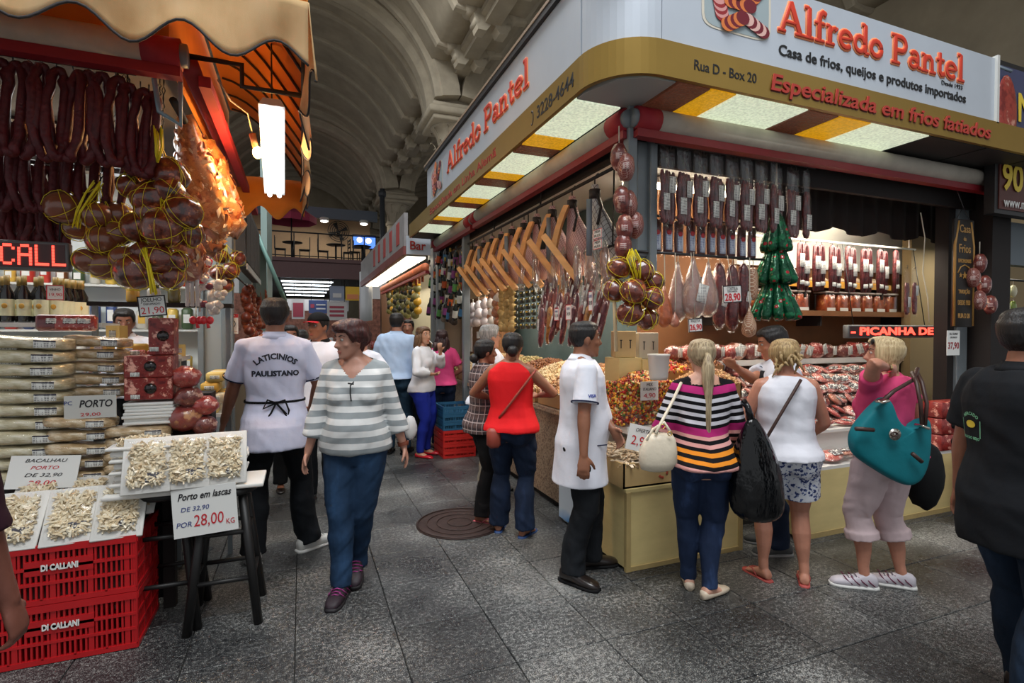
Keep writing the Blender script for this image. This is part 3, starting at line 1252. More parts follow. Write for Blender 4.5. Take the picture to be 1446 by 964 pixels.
def cloth_text(info, s, size, origin, right, upv, m, arc=0, push=.004, lift=.25, bold=.0, parent=None, name='lettering'):
 """print lettering on the worn cloth: letter outlines dropped onto the cloth surface (figure space)"""
 tgt = info['top']
 bvh = BVHTree.FromPolygons([v.co for v in tgt.data.vertices], [p.vertices for p in tgt.data.polygons])
 right, upv = V(right).normalized(), V(upv).normalized()
 n = right.cross(upv)
 cu = bpy.data.curves.new('t', 'FONT')
 cu.body = s
 cu.size = size
 cu.align_x = 'CENTER'
 cu.align_y = 'CENTER'
 cu.offset = bold
 cu.resolution_u = 2
 o = bpy.data.objects.new('t', cu)
 COL.objects.link(o)
 me = bpy.data.meshes.new_from_object(o.evaluated_get(bpy.context.evaluated_depsgraph_get()))
 bpy.data.objects.remove(o)
 for v in me.vertices:
  x, y = v.co.x, v.co.y
  if arc:
   a = x / arc
   x, y = (arc + y) * sin(a), (arc + y) * cos(a) - arc
  p = V(origin) + right * x + upv * y
  h = bvh.ray_cast(p + n * lift, -n)
  v.co = (h[0] + n * push) if h[0] is not None else p
 me.update()
 return meshobj(name, me, m, parent or info['root'])
# cloth materials
def cloth(name, col, rough=.85, var=.06, bump=.25, fine=420):
 if name in MC:
  return MC[name]
 N = NT(name)
 v = N.coord()
 f = N.noise(v, 5, 3)
 c = N.ramp(f, [(.3, rgb(col, 1 - var)), (.7, rgb(col, 1 + var))])
 N.l(c, N.b.inputs['Base Color'])
 N.set(Roughness=rough)
 N.b.inputs['Specular IOR Level'].default_value = .25
 h = N.math('MULTIPLY_ADD', N.noise(v, fine, 1), .12, N.noise(v, 16, 3))
 N.bump(h, bump, .012)
 MC[name] = N.m
 return N.m
def denim(name, col, fade=1.7):
 N = NT(name)
 v = N.coord()
 f = N.noise(N.coord((1, 1, .35)), 7, 4, .6)
 c = N.ramp(f, [(.35, rgb(col, .75)), (.55, rgb(col, 1)), (.78, rgb(col, fade))])
 N.l(c, N.b.inputs['Base Color'])
 N.set(Roughness=.85)
 N.b.inputs['Specular IOR Level'].default_value = .2
 N.bump(N.math('MULTIPLY_ADD', N.noise(v, 350, 1), .2, N.noise(v, 18, 3)), .35, .012)
 return N.m
def zbands(name, stops, z0, z1, rough=.85, tilt=.0):
 """horizontal knit stripes: a colour for every band between z0 and z1"""
 N = NT(name)
 v = N.coord()
 sp = N.sep(v)
 z = N.math('MULTIPLY_ADD', N.noise(v, 4, 1), .012, sp[2])
 if tilt:
  z = N.math('MULTIPLY_ADD', N.math('ABSOLUTE', sp[0]), tilt, z)
 f = N.math('DIVIDE', N.math('SUBTRACT', z, z0 + .006), z1 - z0)
 c = N.ramp(f, stops, True)
 N.l(c, N.b.inputs['Base Color'])
 N.set(Roughness=rough)
 N.b.inputs['Specular IOR Level'].default_value = .2
 N.bump(N.noise(v, 16, 3), .25, .012)
 return N.m
def plaid(name):
 N = NT(name)
 v = N.coord()
 sp = N.sep(v)
 def wave(x, per, w):
  m = N.math('FRACT', N.math('DIVIDE', N.math('ADD', x, 10), per))
  return N.math('LESS_THAN', m, w)
 ang = N.math('ADD', sp[0], sp[1])
 base = rgb((88, 68, 66))
 c = N.mix(N.math('MULTIPLY', wave(sp[2], .075, .42), .75), base, (40, 36, 44))
 c = N.mix(N.math('MULTIPLY', wave(ang, .075, .42), .6), c, (44, 36, 44))
 c = N.mix(N.math('MULTIPLY', wave(sp[2], .075, .12), .75), c, (190, 175, 172))
 c = N.mix(N.math('MULTIPLY', wave(ang, .075, .12), .7), c, (190, 175, 172))
 N.l(c, N.b.inputs['Base Color'])
 N.set(Roughness=.85)
 N.bump(N.noise(v, 16, 3), .3, .012)
 return N.m
def floral(name):
 N = NT(name)
 v = N.coord()
 n1 = N.noise(v, 34, 3, .6)
 vo = N.n('ShaderNodeTexVoronoi')
 vo.inputs['Scale'].default_value = 44
 N.l(v, vo.inputs['Vector'])
 k = N.math('MULTIPLY_ADD', vo.outputs['Distance'], .35, n1)
 c = N.ramp(k, [(0, (38, 52, 105)), (.58, (92, 110, 165)), (.635, (225, 228, 236))], True)
 N.l(c, N.b.inputs['Base Color'])
 N.set(Roughness=.8)
 N.bump(N.noise(v, 16, 3), .25, .012)
 return N.m
def hairmat(name, c1, c2, z=6, vertical=True):
 N = NT(name)
 v = N.coord((60, 60, 4) if vertical else (50, 50, 50))
 f = N.noise(v, 1.6, 4, .6)
 N.l(N.ramp(f, [(.3, rgb(c1)), (.7, rgb(c2))]), N.b.inputs['Base Color'])
 N.set(Roughness=.42)
 N.bump(f, .7, .01)
 return N.m
white_coat = cloth('white_coat', (222, 224, 234))
lilac_coat = cloth('pale_coat', (205, 208, 230))
black_cloth = cloth('black_cloth', (14, 15, 17))
dark_jean = denim('dark_jean', (26, 29, 33), 1.6)
blue_jean = denim('blue_jean', (32, 54, 80), 2.0)
ink_jean = denim('ink_jean', (28, 40, 62), 2.0)
teal_jean = denim('teal_jean', (42, 66, 84), 1.5)
navy_trim = cloth('navy_trim', (28, 34, 62))
letter_ink = mat('letter_ink', (24, 28, 44), .7)
leather_dark = mat('leather_dark', (28, 20, 18), .3, coat=.3)
rubber_white = mat('rubber_white', (214, 214, 210), .6)
canvas_white = mat('canvas_white', (205, 205, 200), .8)
black_hair = hairmat('black_hair', (9, 8, 9), (32, 27, 26))
gray_hair = hairmat('gray_hair', (95, 93, 92), (175, 172, 168))
red_hair = hairmat('dark_red_hair', (30, 12, 12), (82, 34, 30))
brown_hair = hairmat('brown_hair', (42, 26, 18), (128, 92, 58))
blond_hair = hairmat('blond_hair', (110, 88, 62), (205, 186, 150))
gold_hair = hairmat('gold_hair', (120, 92, 58), (206, 176, 124))
pale_blond = hairmat('pale_blond_hair', (150, 122, 82), (226, 204, 160))
maroon_hair = hairmat('maroon_hair', (22, 10, 12), (60, 26, 30))
Gp = lambda px, py: AZ(px, py, 0)
def P_(px, dep, sx=0):
 """ground point under a figure seen at column px at the given depth"""
 p = AD(px, 468, dep)
 return V((p.x, p.y, 0))
# 1 man in the lettered coat
loc = P_(388, 3.72)
i1 = person(loc, -4, 1.83, 'man seen from behind in a pale coat lettered LATICINIOS PAULISTANO', (140, 92, 70), bulk=1.0,
   top=dict(name='coat', mat=lilac_coat, hem=.76, flare=.035, sleeve=.42, sr=.034, off=.02, collar=lilac_coat, band=navy_trim, wr=.007),
   bottom=dict(mat=dark_jean, hem=.045, knee=.022), shoe=dict(kind='sneaker', mat=canvas_white, sole=rubber_white, lace=rubber_white),
   hair=dict(style='short', mat=black_hair, side=.0, back=-.07, th=.018), headyaw=8, legs={-1: (-.14, -.02, 0, -12), 1: (.20, .06, .0, 62)},
   arms={-1: ((-.31, .16, .90), (-.6, -1, 0)), 1: ((.24, .20, .95), (.8, -1, .1))}, face=False)
cloth_text(i1, 'LATICINIOS', .050, (0, -.1, 1.345), (1, 0, 0), (0, 0, 1), letter_ink, arc=.19, bold=.002)
cloth_text(i1, 'PAULISTANO', .047, (0, -.1, 1.235), (1, 0, 0), (0, 0, 1), letter_ink, bold=.0022)
mb = MB()     # apron tie round the waist with a bow behind
n_ = 32
rows = [[], []]
for j in range(n_ + 1):
 a = 2 * pi * j / n_
 rx, ry, yc = lerp_tab(TORSO_M, 1.05)
 for k_, z in enumerate((1.045, 1.06)):
  rows[k_].append(i1['up'](((rx + .034) * cos(a), yc + (ry + .036) * sin(a), z)))
mb.grid(rows)
yb = -.158
mb.tube([(0, yb, 1.05), (-.05, yb - .02, 1.075), (-.075, yb - .01, 1.02), (0, yb, 1.05)], .006, 6)
mb.tube([(0, yb, 1.05), (.05, yb - .02, 1.07), (.075, yb - .01, 1.0), (.07, yb - .005, .97), (0, yb, 1.05)], .006, 6)
mb.tube([(0, yb, 1.05), (-.03, yb - .01, .99), (-.07, yb - .012, .93), (-.02, yb - .012, .91)], .006, 6)
mb.tube([(0, yb, 1.05), (.04, yb - .01, 1.0), (.065, yb - .012, .955)], .006, 6)
mb.build('apron_tie', black_cloth, i1['root'], world=False)
# 2 walking woman in stripes
loc = P_(502, 3.31)
st = []
k = 0
zz0, zz1 = .88, 1.50
while k < 15:
 st.append((k / 15, (150, 156, 158) if k % 2 == 0 else (226, 226, 224)))
 k += 1
striped = zbands('striped_knit', st, .885, 1.455)
i2 = person(loc, 196, 1.665, 'woman walking forward in a grey and white striped jersey and blue jeans', (176, 128, 108), f=True, bulk=1.12, belly=.025,
   top=dict(name='jersey', mat=striped, hem=.885, flare=.012, sleeve=.80, sr=.026, off=.016, neck=1.47, wr=.006,
                     cut=lambda c, n: c.y > -.02 and c.z > 1.36 and abs(c.x) < .012 + (c.z - 1.36) * .85),
   bottom=dict(mat=blue_jean, hem=.032, knee=.016), shoe=dict(kind='sneaker', mat=mat('plum_trainer', (38, 24, 34), .6, var=.3, vs=60), sole=mat('plum_sole', (24, 20, 24), .6), lace=mat('magenta_lace', (150, 50, 120), .6), swoosh=mat('magenta_lace', (150, 50, 120), .6)),
   hair=dict(style='curly', mat=red_hair, side=-.01, back=-.085, th=.036, wob=.015, front=.058), headyaw=48, headpitch=-6,
   legs={-1: (.03, -.13, .03, -8, 18), 1: (.07, .12, 0, 6)},
   arms={-1: ((-.30, -.06, .88), (-.5, -1, 0)), 1: ((.30, .04, .86), (.6, -1, 0))})
mb = MB()
W = i2['AR'][-1][2]
E = i2['AR'][-1][1]
d_ = (E - W).normalized()
mb.tube([W + d_ * .015, W + d_ * .04], .034, 14, cap=False)
mb.rbox(W + d_ * .028 + V((-.034, 0, 0)), (.008, .026, .03), .003)
w_ = mb.build('wrist_watch', mat('watch_strap', (120, 60, 40), .4), i2['root'], world=False)
mb = MB()
mb.tube([(-.02, .165, 1.345), (.0, .172, 1.32), (.0, .176, 1.27), (-.005, .172, 1.225)], .004, 6)
mb.tube([(-.02, .17, 1.33), (.015, .172, 1.335)], .005, 6)
mb.build('hanging_spectacles', mat('black_plastic', (15, 15, 17), .3), i2['root'], world=False)
# 3 man in white work coat
loc = P_(822, 3.47)
tip = wl_(loc, 106, 1.665, AD(880, 606, 3.36))
i3 = person(loc, 106, 1.665, 'man in a white short sleeved work coat standing side on at the nut counter', (138, 90, 66), bulk=1.05, belly=.03,
   top=dict(name='coat', mat=white_coat, hem=.64, flare=.03, seat=.2, sleeve=.40, sr=.040, off=.022, collar=white_coat, band=navy_trim, wr=.008, ws=6),
   bottom=dict(mat=dark_jean, hem=.045, knee=.022), shoe=dict(kind='dress', mat=leather_dark, sole=black_cloth),
   hair=dict(style='short', mat=black_hair, side=.0, back=-.07, th=.012, front=.066), headyaw=-4,
   legs={1: (.11, -.10, 0, 44), -1: (-.10, .08, 0, -6)},
   arms={1: ((.30, -.06, .85), (.2, -1, 0)), -1: ((tip.x, tip.y - .07, tip.z), (-.6, -.5, -1))}, thumbs={-1: V((0, 0, 1))})
cloth_text(i3, 'VISA', .028, (.24, .0, 1.25), (0, 1, 0), (0, 0, 1), mat('card_blue', (40, 60, 150), .6), bold=.001)
MB().tube([(.19, .02, .915), (.19, .12, .922)], .004, 6).build('pocket_trim', navy_trim, i3['root'], world=False)
# 4 woman in red
loc = P_(722, 4.17)
i4 = person(loc, 34, 1.59, 'woman from behind in a sleeveless red blouse and flared jeans', (146, 96, 72), f=True, bulk=1.16, belly=.01,
   top=dict(name='blouse', mat=cloth('red_blouse', (216, 26, 32), .8), hem=.90, flare=.008, seat=.6, sleeve=0, off=.016, wr=.008, ws=7, neck=1.475),
   bottom=dict(mat=ink_jean, hem=.058, knee=.012), shoe=dict(kind='flipflop', mat=mat('blue_sandal', (40, 70, 120), .6)),
   hair=dict(style='bun', mat=black_hair, side=-.02, back=-.06, th=.020, at=(.035, -.10, -.045), br=.048), headyaw=6, headpitch=-10,
   legs={-1: (-.12, .05, 0, -4), 1: (.12, -.03, 0, 20)}, arms={-1: ((-.22, .25, 1.12), (-1, -.6, -.2)), 1: ((.20, .28, 1.16), (1, -.6, -.2))}, face=False)
# 5 woman in plaid
loc = P_(683, 4.52)
i5 = person(loc, 92, 1.53, 'woman in a checked plaid shirt with arms folded facing the woman in red', (142, 92, 70), f=True, bulk=1.08,
   top=dict(name='shirt', mat=plaid('plaid_cloth'), hem=.84, flare=.008, seat=.3, sleeve=.72, sr=.028, off=.018, collar=plaid('plaid_cloth_b'), wr=.008, ws=7),
   bottom=dict(mat=cloth('black_trouser', (16, 15, 17)), hem=.05, knee=.02), shoe=dict(kind='flipflop', mat=mat('pink_sandal', (190, 90, 100), .6)),
   hair=dict(style='bun', mat=black_hair, side=-.02, back=-.07, th=.020, at=(0, -.12, -.06), br=.045), headyaw=-2,
   legs={-1: (-.09, .05, 0, 0), 1: (.10, -.06, 0, 40)}, arms={-1: ((.02, .20, 1.10), (-1, -.4, -.5)), 1: ((-.02, .24, 1.13), (1, -.3, -.5))}, thumbs={-1: V((0, 0, 1)), 1: V((0, 0, 1))})
# 6 older man
loc = P_(690, 5.35)
i6 = person(loc, 84, 1.665, 'grey haired older man with glasses in a white shirt at the left counter', (186, 132, 108), bulk=1.05, belly=.03, near=False,
   top=dict(name='shirt', mat=white_coat, hem=.9, sleeve=.42, sr=.03, off=.018, collar=white_coat),
   bottom=dict(mat=cloth('beige_trouser', (142, 134, 118)), hem=.045, knee=.022), shoe=dict(kind='dress', mat=mat('grey_shoe', (120, 115, 105), .6), sole=black_cloth),
   hair=dict(style='short', mat=gray_hair, side=-.01, back=-.075, th=.022, front=.078))
mb = MB()
for sd in (-1, 1):
 c_ = [i6['hp']((sd * .033 + .02 * cos(a * pi / 5), .104, .012 + .015 * sin(a * pi / 5))) for a in range(11)]
 mb.tube(c_, .0022, 5)
 mb.tube([i6['hp']((sd * .053, .10, .016)), i6['hp']((sd * .080, .0, .014))], .002, 5)
mb.build('glasses', mat('black_plastic', (15, 15, 17), .3), i6['root'], world=False)
# 7, 8 two women by the pillar
loc = P_(624, 7.3)
i7 = person(loc, 8, 1.62, 'woman from behind in a bright pink top with long dark red hair', (170, 118, 95), f=True, near=False, bulk=1.05,
   top=dict(name='top', mat=cloth('pink_top', (214, 74, 130)), hem=.92, sleeve=.40, sr=.022, off=.016), bottom=dict(mat=ink_jean, hem=.02, knee=.01),
   shoe=dict(kind='flat', mat=leather_dark), hair=dict(style='long', mat=maroon_hair, len=.30, th=.022), face=False, arms={1: ((.16, .12, 1.02), (1, -1, 0))})
loc = P_(597, 6.8)
tipw = (.12, .19, 1.42)
i8 = person(loc, 128, 1.66, 'woman in a white jacket and royal blue trousers drinking through a straw', (190, 140, 112), f=True, near=False, bulk=1.06,
   top=dict(name='jacket', mat=cloth('white_jacket', (220, 220, 224)), hem=.86, sleeve=.88, sr=.022, off=.02, seat=.3, flare=.005), bottom=dict(mat=cloth('royal_blue', (24, 40, 138)), hem=.016, knee=.010),
   shoe=dict(kind='flat', mat=mat('red_heel_shoe', (190, 18, 36), .3, coat=.5)), hair=dict(style='long', mat=brown_hair, len=.28, th=.022), headyaw=22, headpitch=2,
   arms={-1: ((-.02, .24, 1.40), (-.6, 0, -1)), 1: ((.06, .16, 1.10), (1, -.3, -.4))}, hcurl=.9)
# 9 man light blue shirt
loc = P_(560, 6.95)
i9 = person(loc, 26, 1.84, 'tall man from behind in a light blue shirt and jeans', (150, 105, 85), near=False, bulk=1.14, belly=.03,
   top=dict(name='shirt', mat=cloth('light_blue_shirt', (176, 198, 226)), hem=.93, sleeve=.88, sr=.03, off=.022, flare=.01, collar=cloth('light_blue_shirt', (0, 0, 0))),
   bottom=dict(mat=teal_jean, hem=.04, knee=.02), shoe=dict(kind='dress', mat=leather_dark, sole=black_cloth),
   hair=dict(style='short', mat=black_hair, side=.0, back=-.075, th=.014), headyaw=-6, face=False)
# 10 man behind him
loc = P_(577, 8.2)
person(loc, 200, 1.78, 'dark haired man facing the camera behind the light blue shirt', (160, 108, 84), near=False, bulk=1.05,
       top=dict(name='shirt', mat=cloth('pale_check_shirt', (170, 180, 200)), hem=.9, sleeve=.42, off=.018), bottom=dict(mat=dark_jean, hem=.04, knee=.02),
       shoe=dict(kind='dress', mat=leather_dark), hair=dict(style='short', mat=black_hair, side=.0, th=.012))
# 11 man in black cap
loc = P_(452, 5.0)
i11 = person(loc, 196, 1.765, 'smiling man in a black cap with a red peak and white polo shirt', (150, 98, 72), near=False, bulk=1.08,
             top=dict(name='polo_shirt', mat=white_coat, hem=.88, sleeve=.40, sr=.03, off=.018, collar=black_cloth), bottom=dict(mat=dark_jean, hem=.04, knee=.02),
             shoe=dict(kind='dress', mat=leather_dark), hair=dict(style='short', mat=black_hair, side=.0, th=.010), headyaw=26)
mb = MB()
hpf = i11['hp']
rows = []
for i in range(9):
 v = i / 8
 z = .055 + .085 * sin(v * pi / 2)
 k = cos(v * pi / 2)
 rows.append([hpf((max(.002, .088 * k) * cos(2 * pi * j / 20), -.005 + max(.002, .110 * k) * sin(2 * pi * j / 20), z)) for j in range(20)])
mb.loft(rows)
mb.grid([[hpf((x * .078, .085 + t * (.085 * (1 - x * x) + .01), .058 - .012 * t - .012 * x * x)) for x in (-1, -.6, -.2, .2, .6, 1)] for t in (0, .5, 1)], 1)
c_ = mb.build('cap', [black_cloth, cloth('cap_red', (170, 30, 36))], i11['root'], world=False)
# 12 two more heads in the aisle
loc = P_(424, 6.2)
person(loc, 15, 1.62, 'dark haired woman in a beige top half hidden by the lettered coat', (140, 95, 72), f=True, near=False,
       top=dict(mat=cloth('beige_top', (160, 145, 125)), hem=.9, sleeve=.4, off=.018), bottom=dict(mat=dark_jean, hem=.04), shoe=dict(kind='flat', mat=leather_dark),
       hair=dict(style='bun', mat=black_hair, th=.02), face=False)
loc = P_(409, 5.4)
person(loc, 170, 1.66, 'woman with dark hair facing out of the aisle beside the coat lettered man', (140, 92, 70), f=True, near=False,
       top=dict(mat=cloth('brown_top', (96, 76, 66)), hem=.9, sleeve=.4, off=.018), bottom=dict(mat=dark_jean, hem=.04), shoe=dict(kind='flat', mat=leather_dark),
       hair=dict(style='bob', mat=black_hair, th=.02, side=-.07))
loc = P_(512, 6.1)
person(loc, 20, 1.60, 'person in a white shirt with hand on hip behind the striped jersey', (160, 110, 88), near=False,
       top=dict(mat=white_coat, hem=.9, sleeve=.42, sr=.03, off=.018), bottom=dict(mat=dark_jean, hem=.04, knee=.02), shoe=dict(kind='sneaker', mat=canvas_white),
       hair=dict(style='short', mat=black_hair), face=False, arms={1: ((.17, .02, 1.02), (1, -.6, .2))})
# 13 striped blonde
loc = P_(992, 3.2)
bl, wh_, mg, pk, og = (18, 16, 20), (214, 212, 220), (178, 42, 112), (228, 166, 160), (226, 138, 40)
seq = [pk, bl, og, bl, og, bl, pk, bl, pk, mg, mg, bl, wh_, bl, wh_, bl, wh_, bl, wh_, bl, mg, mg, bl, bl]
i13 = person(loc, 24, 1.55, 'blonde woman with a long ponytail in a multicoloured striped knit top', (200, 150, 128), f=True, bulk=1.10, belly=.01,
             top=dict(name='knit_top', mat=zbands('multi_stripe', [(i / 24, c) for i, c in enumerate(seq)], .87, 1.46, tilt=-.12), hem=.885, flare=.008, sleeve=.66, sr=.05, off=.018, wr=.007,
                      cut=lambda c, n: c.z > 1.43 and c.y < .06 and abs(c.x) < .095),
             bottom=dict(mat=denim('navy_jean', (36, 50, 78), 3.0), hem=.020, knee=.016, wr=.006, ws=14), shoe=dict(kind='flat', mat=mat('cream_flat', (206, 190, 168), .5)),
             hair=dict(style='pony', mat=blond_hair, side=-.02, back=-.06, th=.020, len=.66, sway=0), face=False,
             legs={-1: (-.05, .10, 0, 10), 1: (.04, -.04, 0, 55)}, arms={-1: ((-.22, .24, .98), (-.5, -1, -.3)), 1: ((.24, .22, .95), (.5, -1, -.3))})
# 14 tank top woman
loc = P_(1110, 3.37)
i14 = person(loc, 30, 1.545, 'woman in a white sleeveless top and blue floral shorts', (186, 128, 104), f=True, bulk=1.24, belly=.03,
             top=dict(name='tank_top', mat=cloth('white_tank', (222, 222, 230)), hem=.90, flare=.0, seat=.7, sleeve=0, off=.012, wr=.006, neck=1.472),
             bottom=dict(name='shorts', mat=floral('floral_cloth'), to=.36, hem=.05, off=.024), shoe=dict(kind='flipflop', mat=mat('coral_sandal', (176, 76, 70), .6)),
             hair=dict(style='messy', mat=gold_hair, side=-.03, back=-.075, th=.030, wob=.008), face=False, headpitch=-8,
             legs={-1: (-.13, .02, 0, -28), 1: (.13, -.02, 0, 18)}, arms={-1: ((-.24, .24, 1.0), (-.6, -1, -.3)), 1: ((.26, .24, 1.0), (.6, -1, -.3))})
# 15 pink woman
loc = P_(1252, 3.28)
i15 = person(loc, 6, 1.56, 'woman in a pink top and cropped trousers with one hand behind her neck', (188, 130, 106), f=True, bulk=1.14,
             top=dict(name='top', mat=cloth('rose_top', (212, 72, 118)), hem=.93, flare=.01, sleeve=.25, sr=.020, off=.016, wr=.006),
             bottom=dict(name='cropped_trousers', mat=cloth('pink_trouser', (206, 184, 186)), to=.70, hem=.042, knee=.026, cuff=1, wr=.007),
             shoe=dict(kind='sneaker', mat=mat('silver_trainer', (196, 190, 198), .5), sole=rubber_white, lace=mat('grey_lace', (120, 110, 120), .7), swoosh=mat('plum_stripe', (110, 36, 70), .5)),
             hair=dict(style='bob', mat=pale_blond, side=-.07, back=-.10, th=.026, keep=1, front=.072), headyaw=-50, headpitch=4,
             legs={-1: (-.12, .04, 0, -58), 1: (.14, -.02, 0, -48)}, arms={-1: ((-.09, -.10, 1.52), (-1.0, .3, -.6)), 1: ((.26, .20, 1.0), (1, -.7, -.3))}, thumbs={-1: V((0, 0, -1))})
mb = MB()
W, E = i15['AR'][-1][2], i15['AR'][-1][1]
d_ = (E - W).normalized()
mb.tube([W + d_ * .05, W + d_ * .085], .035, 16, cap=False)
mb.build('gold_bangle', mat('gold_metal', (212, 170, 90), .2, 1), i15['root'], world=False)
mb = MB()
for sd in (-1, 1):
 mb.blob(i15['hp']((sd * .042, .082, .092)), (.032, .012, .022), M=i15['Mh'])
mb.build('sunglasses', mat('black_plastic', (15, 15, 17), .3), i15['root'], world=False)
# 16 man in the black polo
loc = V((2.79, 1.25, 0))
i16 = person(loc, 104, 1.69, 'man in a black polo shirt with an emblem on the back at the right edge', (150, 100, 78), bulk=1.16, belly=.03,
             top=dict(name='polo_shirt', mat=cloth('black_polo', (17, 20, 25)), hem=.72, seat=.3, flare=.0, sleeve=.40, sr=.036, off=.022, collar=cloth('black_polo', (0, 0, 0)), wr=.007),
             bottom=dict(mat=denim('night_jean', (26, 40, 58), 1.8), hem=.04, knee=.02), shoe=dict(kind='dress', mat=leather_dark, sole=black_cloth),
             hair=dict(style='short', mat=black_hair, side=.0, back=-.07, th=.022), headyaw=6, legs={-1: (-.11, .16, 0, 0), 1: (.11, -.10, 0, 6)},
             arms={1: ((.33, .10, .90), (.4, -1, 0))})
# 17 vendor reaching across
loc = P_(1100, 3.86)
tp = wl_(loc, -58, 1.62, AD(1042, 523, 3.75))
i17 = person(loc, -58, 1.64, 'dark haired vendor in a black apron and white shirt reaching out one arm', (176, 118, 90), bulk=1.0,
             top=dict(name='shirt', mat=cloth('vendor_shirt', (204, 208, 220)), hem=.9, sleeve=.40, sr=.03, off=.016, band=navy_trim, collar=white_coat),
             bottom=dict(mat=ink_jean, hem=.04, knee=.02), shoe=dict(kind='sneaker', mat=mat('grey_trainer', (70, 72, 72), .7), sole=mat('grey_sole', (130, 130, 128), .7)),
             hair=dict(style='short', mat=black_hair, side=.0, th=.022), headpitch=-16, arms={1: ((tp.x, tp.y, tp.z), (.5, -.3, -1)), -1: ((-.22, .20, 1.08), (-1, -.6, 0))}, near=True)
mb = MB()
pts = [[i17['up']((x * (.10 if z > 1.2 else .155), lerp_tab(TORSO_M, z)[2] + lerp_tab(TORSO_M, z)[1] * sqrt(max(.0, 1 - (x * .62) ** 2)) + .026, z)) for x in (-1, -.6, -.2, .2, .6, 1)] for z in (.62, .75, .9, 1.0, 1.1, 1.18, 1.24, 1.32, 1.38)]
mb.grid(pts)
a_ = mb.build('apron', cloth('apron_black', (20, 20, 24)), i17['root'], world=False)
a_.modifiers.new('t', 'SOLIDIFY').thickness = .004
# 18 vendor behind the left stall
loc = P_(176, 4.6)
person(loc, 168, 1.62, 'dark haired vendor looking down behind the cheeses of the left stall', (128, 84, 66), near=False,
       top=dict(mat=white_coat, hem=.9, sleeve=.4, off=.018, collar=white_coat), bottom=dict(mat=dark_jean, hem=.04), hair=dict(style='short', mat=black_hair, th=.014),
       headpitch=-12, z0=.18)
# 19 person at the left edge, only arm and hip in the frame
loc = P_(5, 1.5)
person(V((-1.035, 1.80, 0)), 4, 1.70, 'person in a dark maroon top cut off by the left edge of the picture', (120, 72, 58), bulk=1.1,
       top=dict(name='top', mat=cloth('maroon_top', (44, 16, 28)), hem=.88, sleeve=.62, sr=.028, off=.02), bottom=dict(mat=dark_jean, hem=.04, knee=.02), shoe=dict(kind='dress', mat=leather_dark, sole=black_cloth),
       hair=dict(style='short', mat=black_hair), face=False, arms={1: ((.31, .05, .82), (.5, -1, 0))}, hcurl=.75)
# corner stall: canopy with its sign
GXL, GYF, GZ0, GZ1, SZ1 = 1.62, 2.58, 3.10, 3.30, 3.83
def canopy_path(x0, yf, yend, xend, rad, n=12):
 pts = [V((x0, yend, 0)), V((x0, yf + rad, 0))]
 for i in range(1, n):
  a = pi + (pi / 2) * i / n
  pts.append(V((x0 + rad + rad * cos(a), yf + rad + rad * sin(a), 0)))
 pts += [V((x0 + rad, yf, 0)), V((xend, yf, 0))]
 return pts
def band(mb, pts, z0, z1, th, mi=0):
 rings = []
 for i, p in enumerate(pts):
  d = (pts[min(i + 1, len(pts) - 1)] - pts[max(i - 1, 0)]).normalized()
  nrm = V((-d.y, d.x, 0))     # towards the stall
  q = p + nrm * th
  rings.append([V((p.x, p.y, z0)), V((p.x, p.y, z1)), V((q.x, q.y, z1)), V((q.x, q.y, z0))])
 return mb.loft(rings, mi, smooth=False)
gold = mat('gold_band', (158, 128, 62), .32, metal=.55, var=.06, vs=2)
silver = mat('sign_silver', (196, 204, 214), .38, metal=.25, var=.05, vs=1.5)
sred = mat('sign_red', (206, 58, 34), .5)
sorange = mat('sign_orange', (238, 142, 92), .55)
sdeep = mat('sign_deep_red', (160, 34, 26), .5)
sblack = mat('sign_black', (24, 24, 26), .5)
sshadow = mat('sign_letter_side', (92, 40, 26), .5)
grey_steel = mat('grey_steel', (118, 126, 130), .45, var=.1, vs=4)
blue_steel = mat('blue_steel', (96, 108, 120), .45, var=.08)
white_plastic = mat('white_plastic', (214, 212, 206), .45)
cano = thing('canopy_sign', 'silver and gold canopy sign of the corner stall lettered Alfredo Pantel', 'sign', (GXL, GYF, GZ0))
mb = MB()
band(mb, canopy_path(GXL, GYF, 8.53, 6.6, .36), GZ0, GZ1 + .01, .03)
mb.build('gold_band', gold, cano)
for nm, pts in (('sign_board', [V((GXL + .02, 7.3, 0)), V((GXL + .02, 2.96, 0))]), ('sign_corner', canopy_path(GXL + .02, GYF + .02, 2.98, 1.98, .34)[1:-1]), ('sign_board', [V((1.985, GYF + .02, 0)), V((5.28, GYF + .02, 0))])):
 mb = MB()
 band(mb, pts, GZ1 + .012, SZ1, .04)
 mb.build(nm, silver, cano)
mb = MB()
band(mb, [V((GXL - .01, 7.34, 0)), V((GXL - .01, 2.5, 0))], SZ1 + .002, SZ1 + .05, .09)
mb.build('top_trim', mat('dark_trim', (44, 42, 42), .5), cano)
mb = MB()
band(mb, [V((GXL - .015, 7.36, 0)), V((GXL - .015, 2.5, 0))], SZ1 + .05, SZ1 + .075, .1)
mb.build('top_trim', mat('beige_trim', (150, 128, 106), .6), cano)
MB().box2((5.28, GYF, GZ1), (5.31, GYF + .09, SZ1 + .02)).build('end_trim', mat('white_metal', (205, 205, 200), .4), cano)
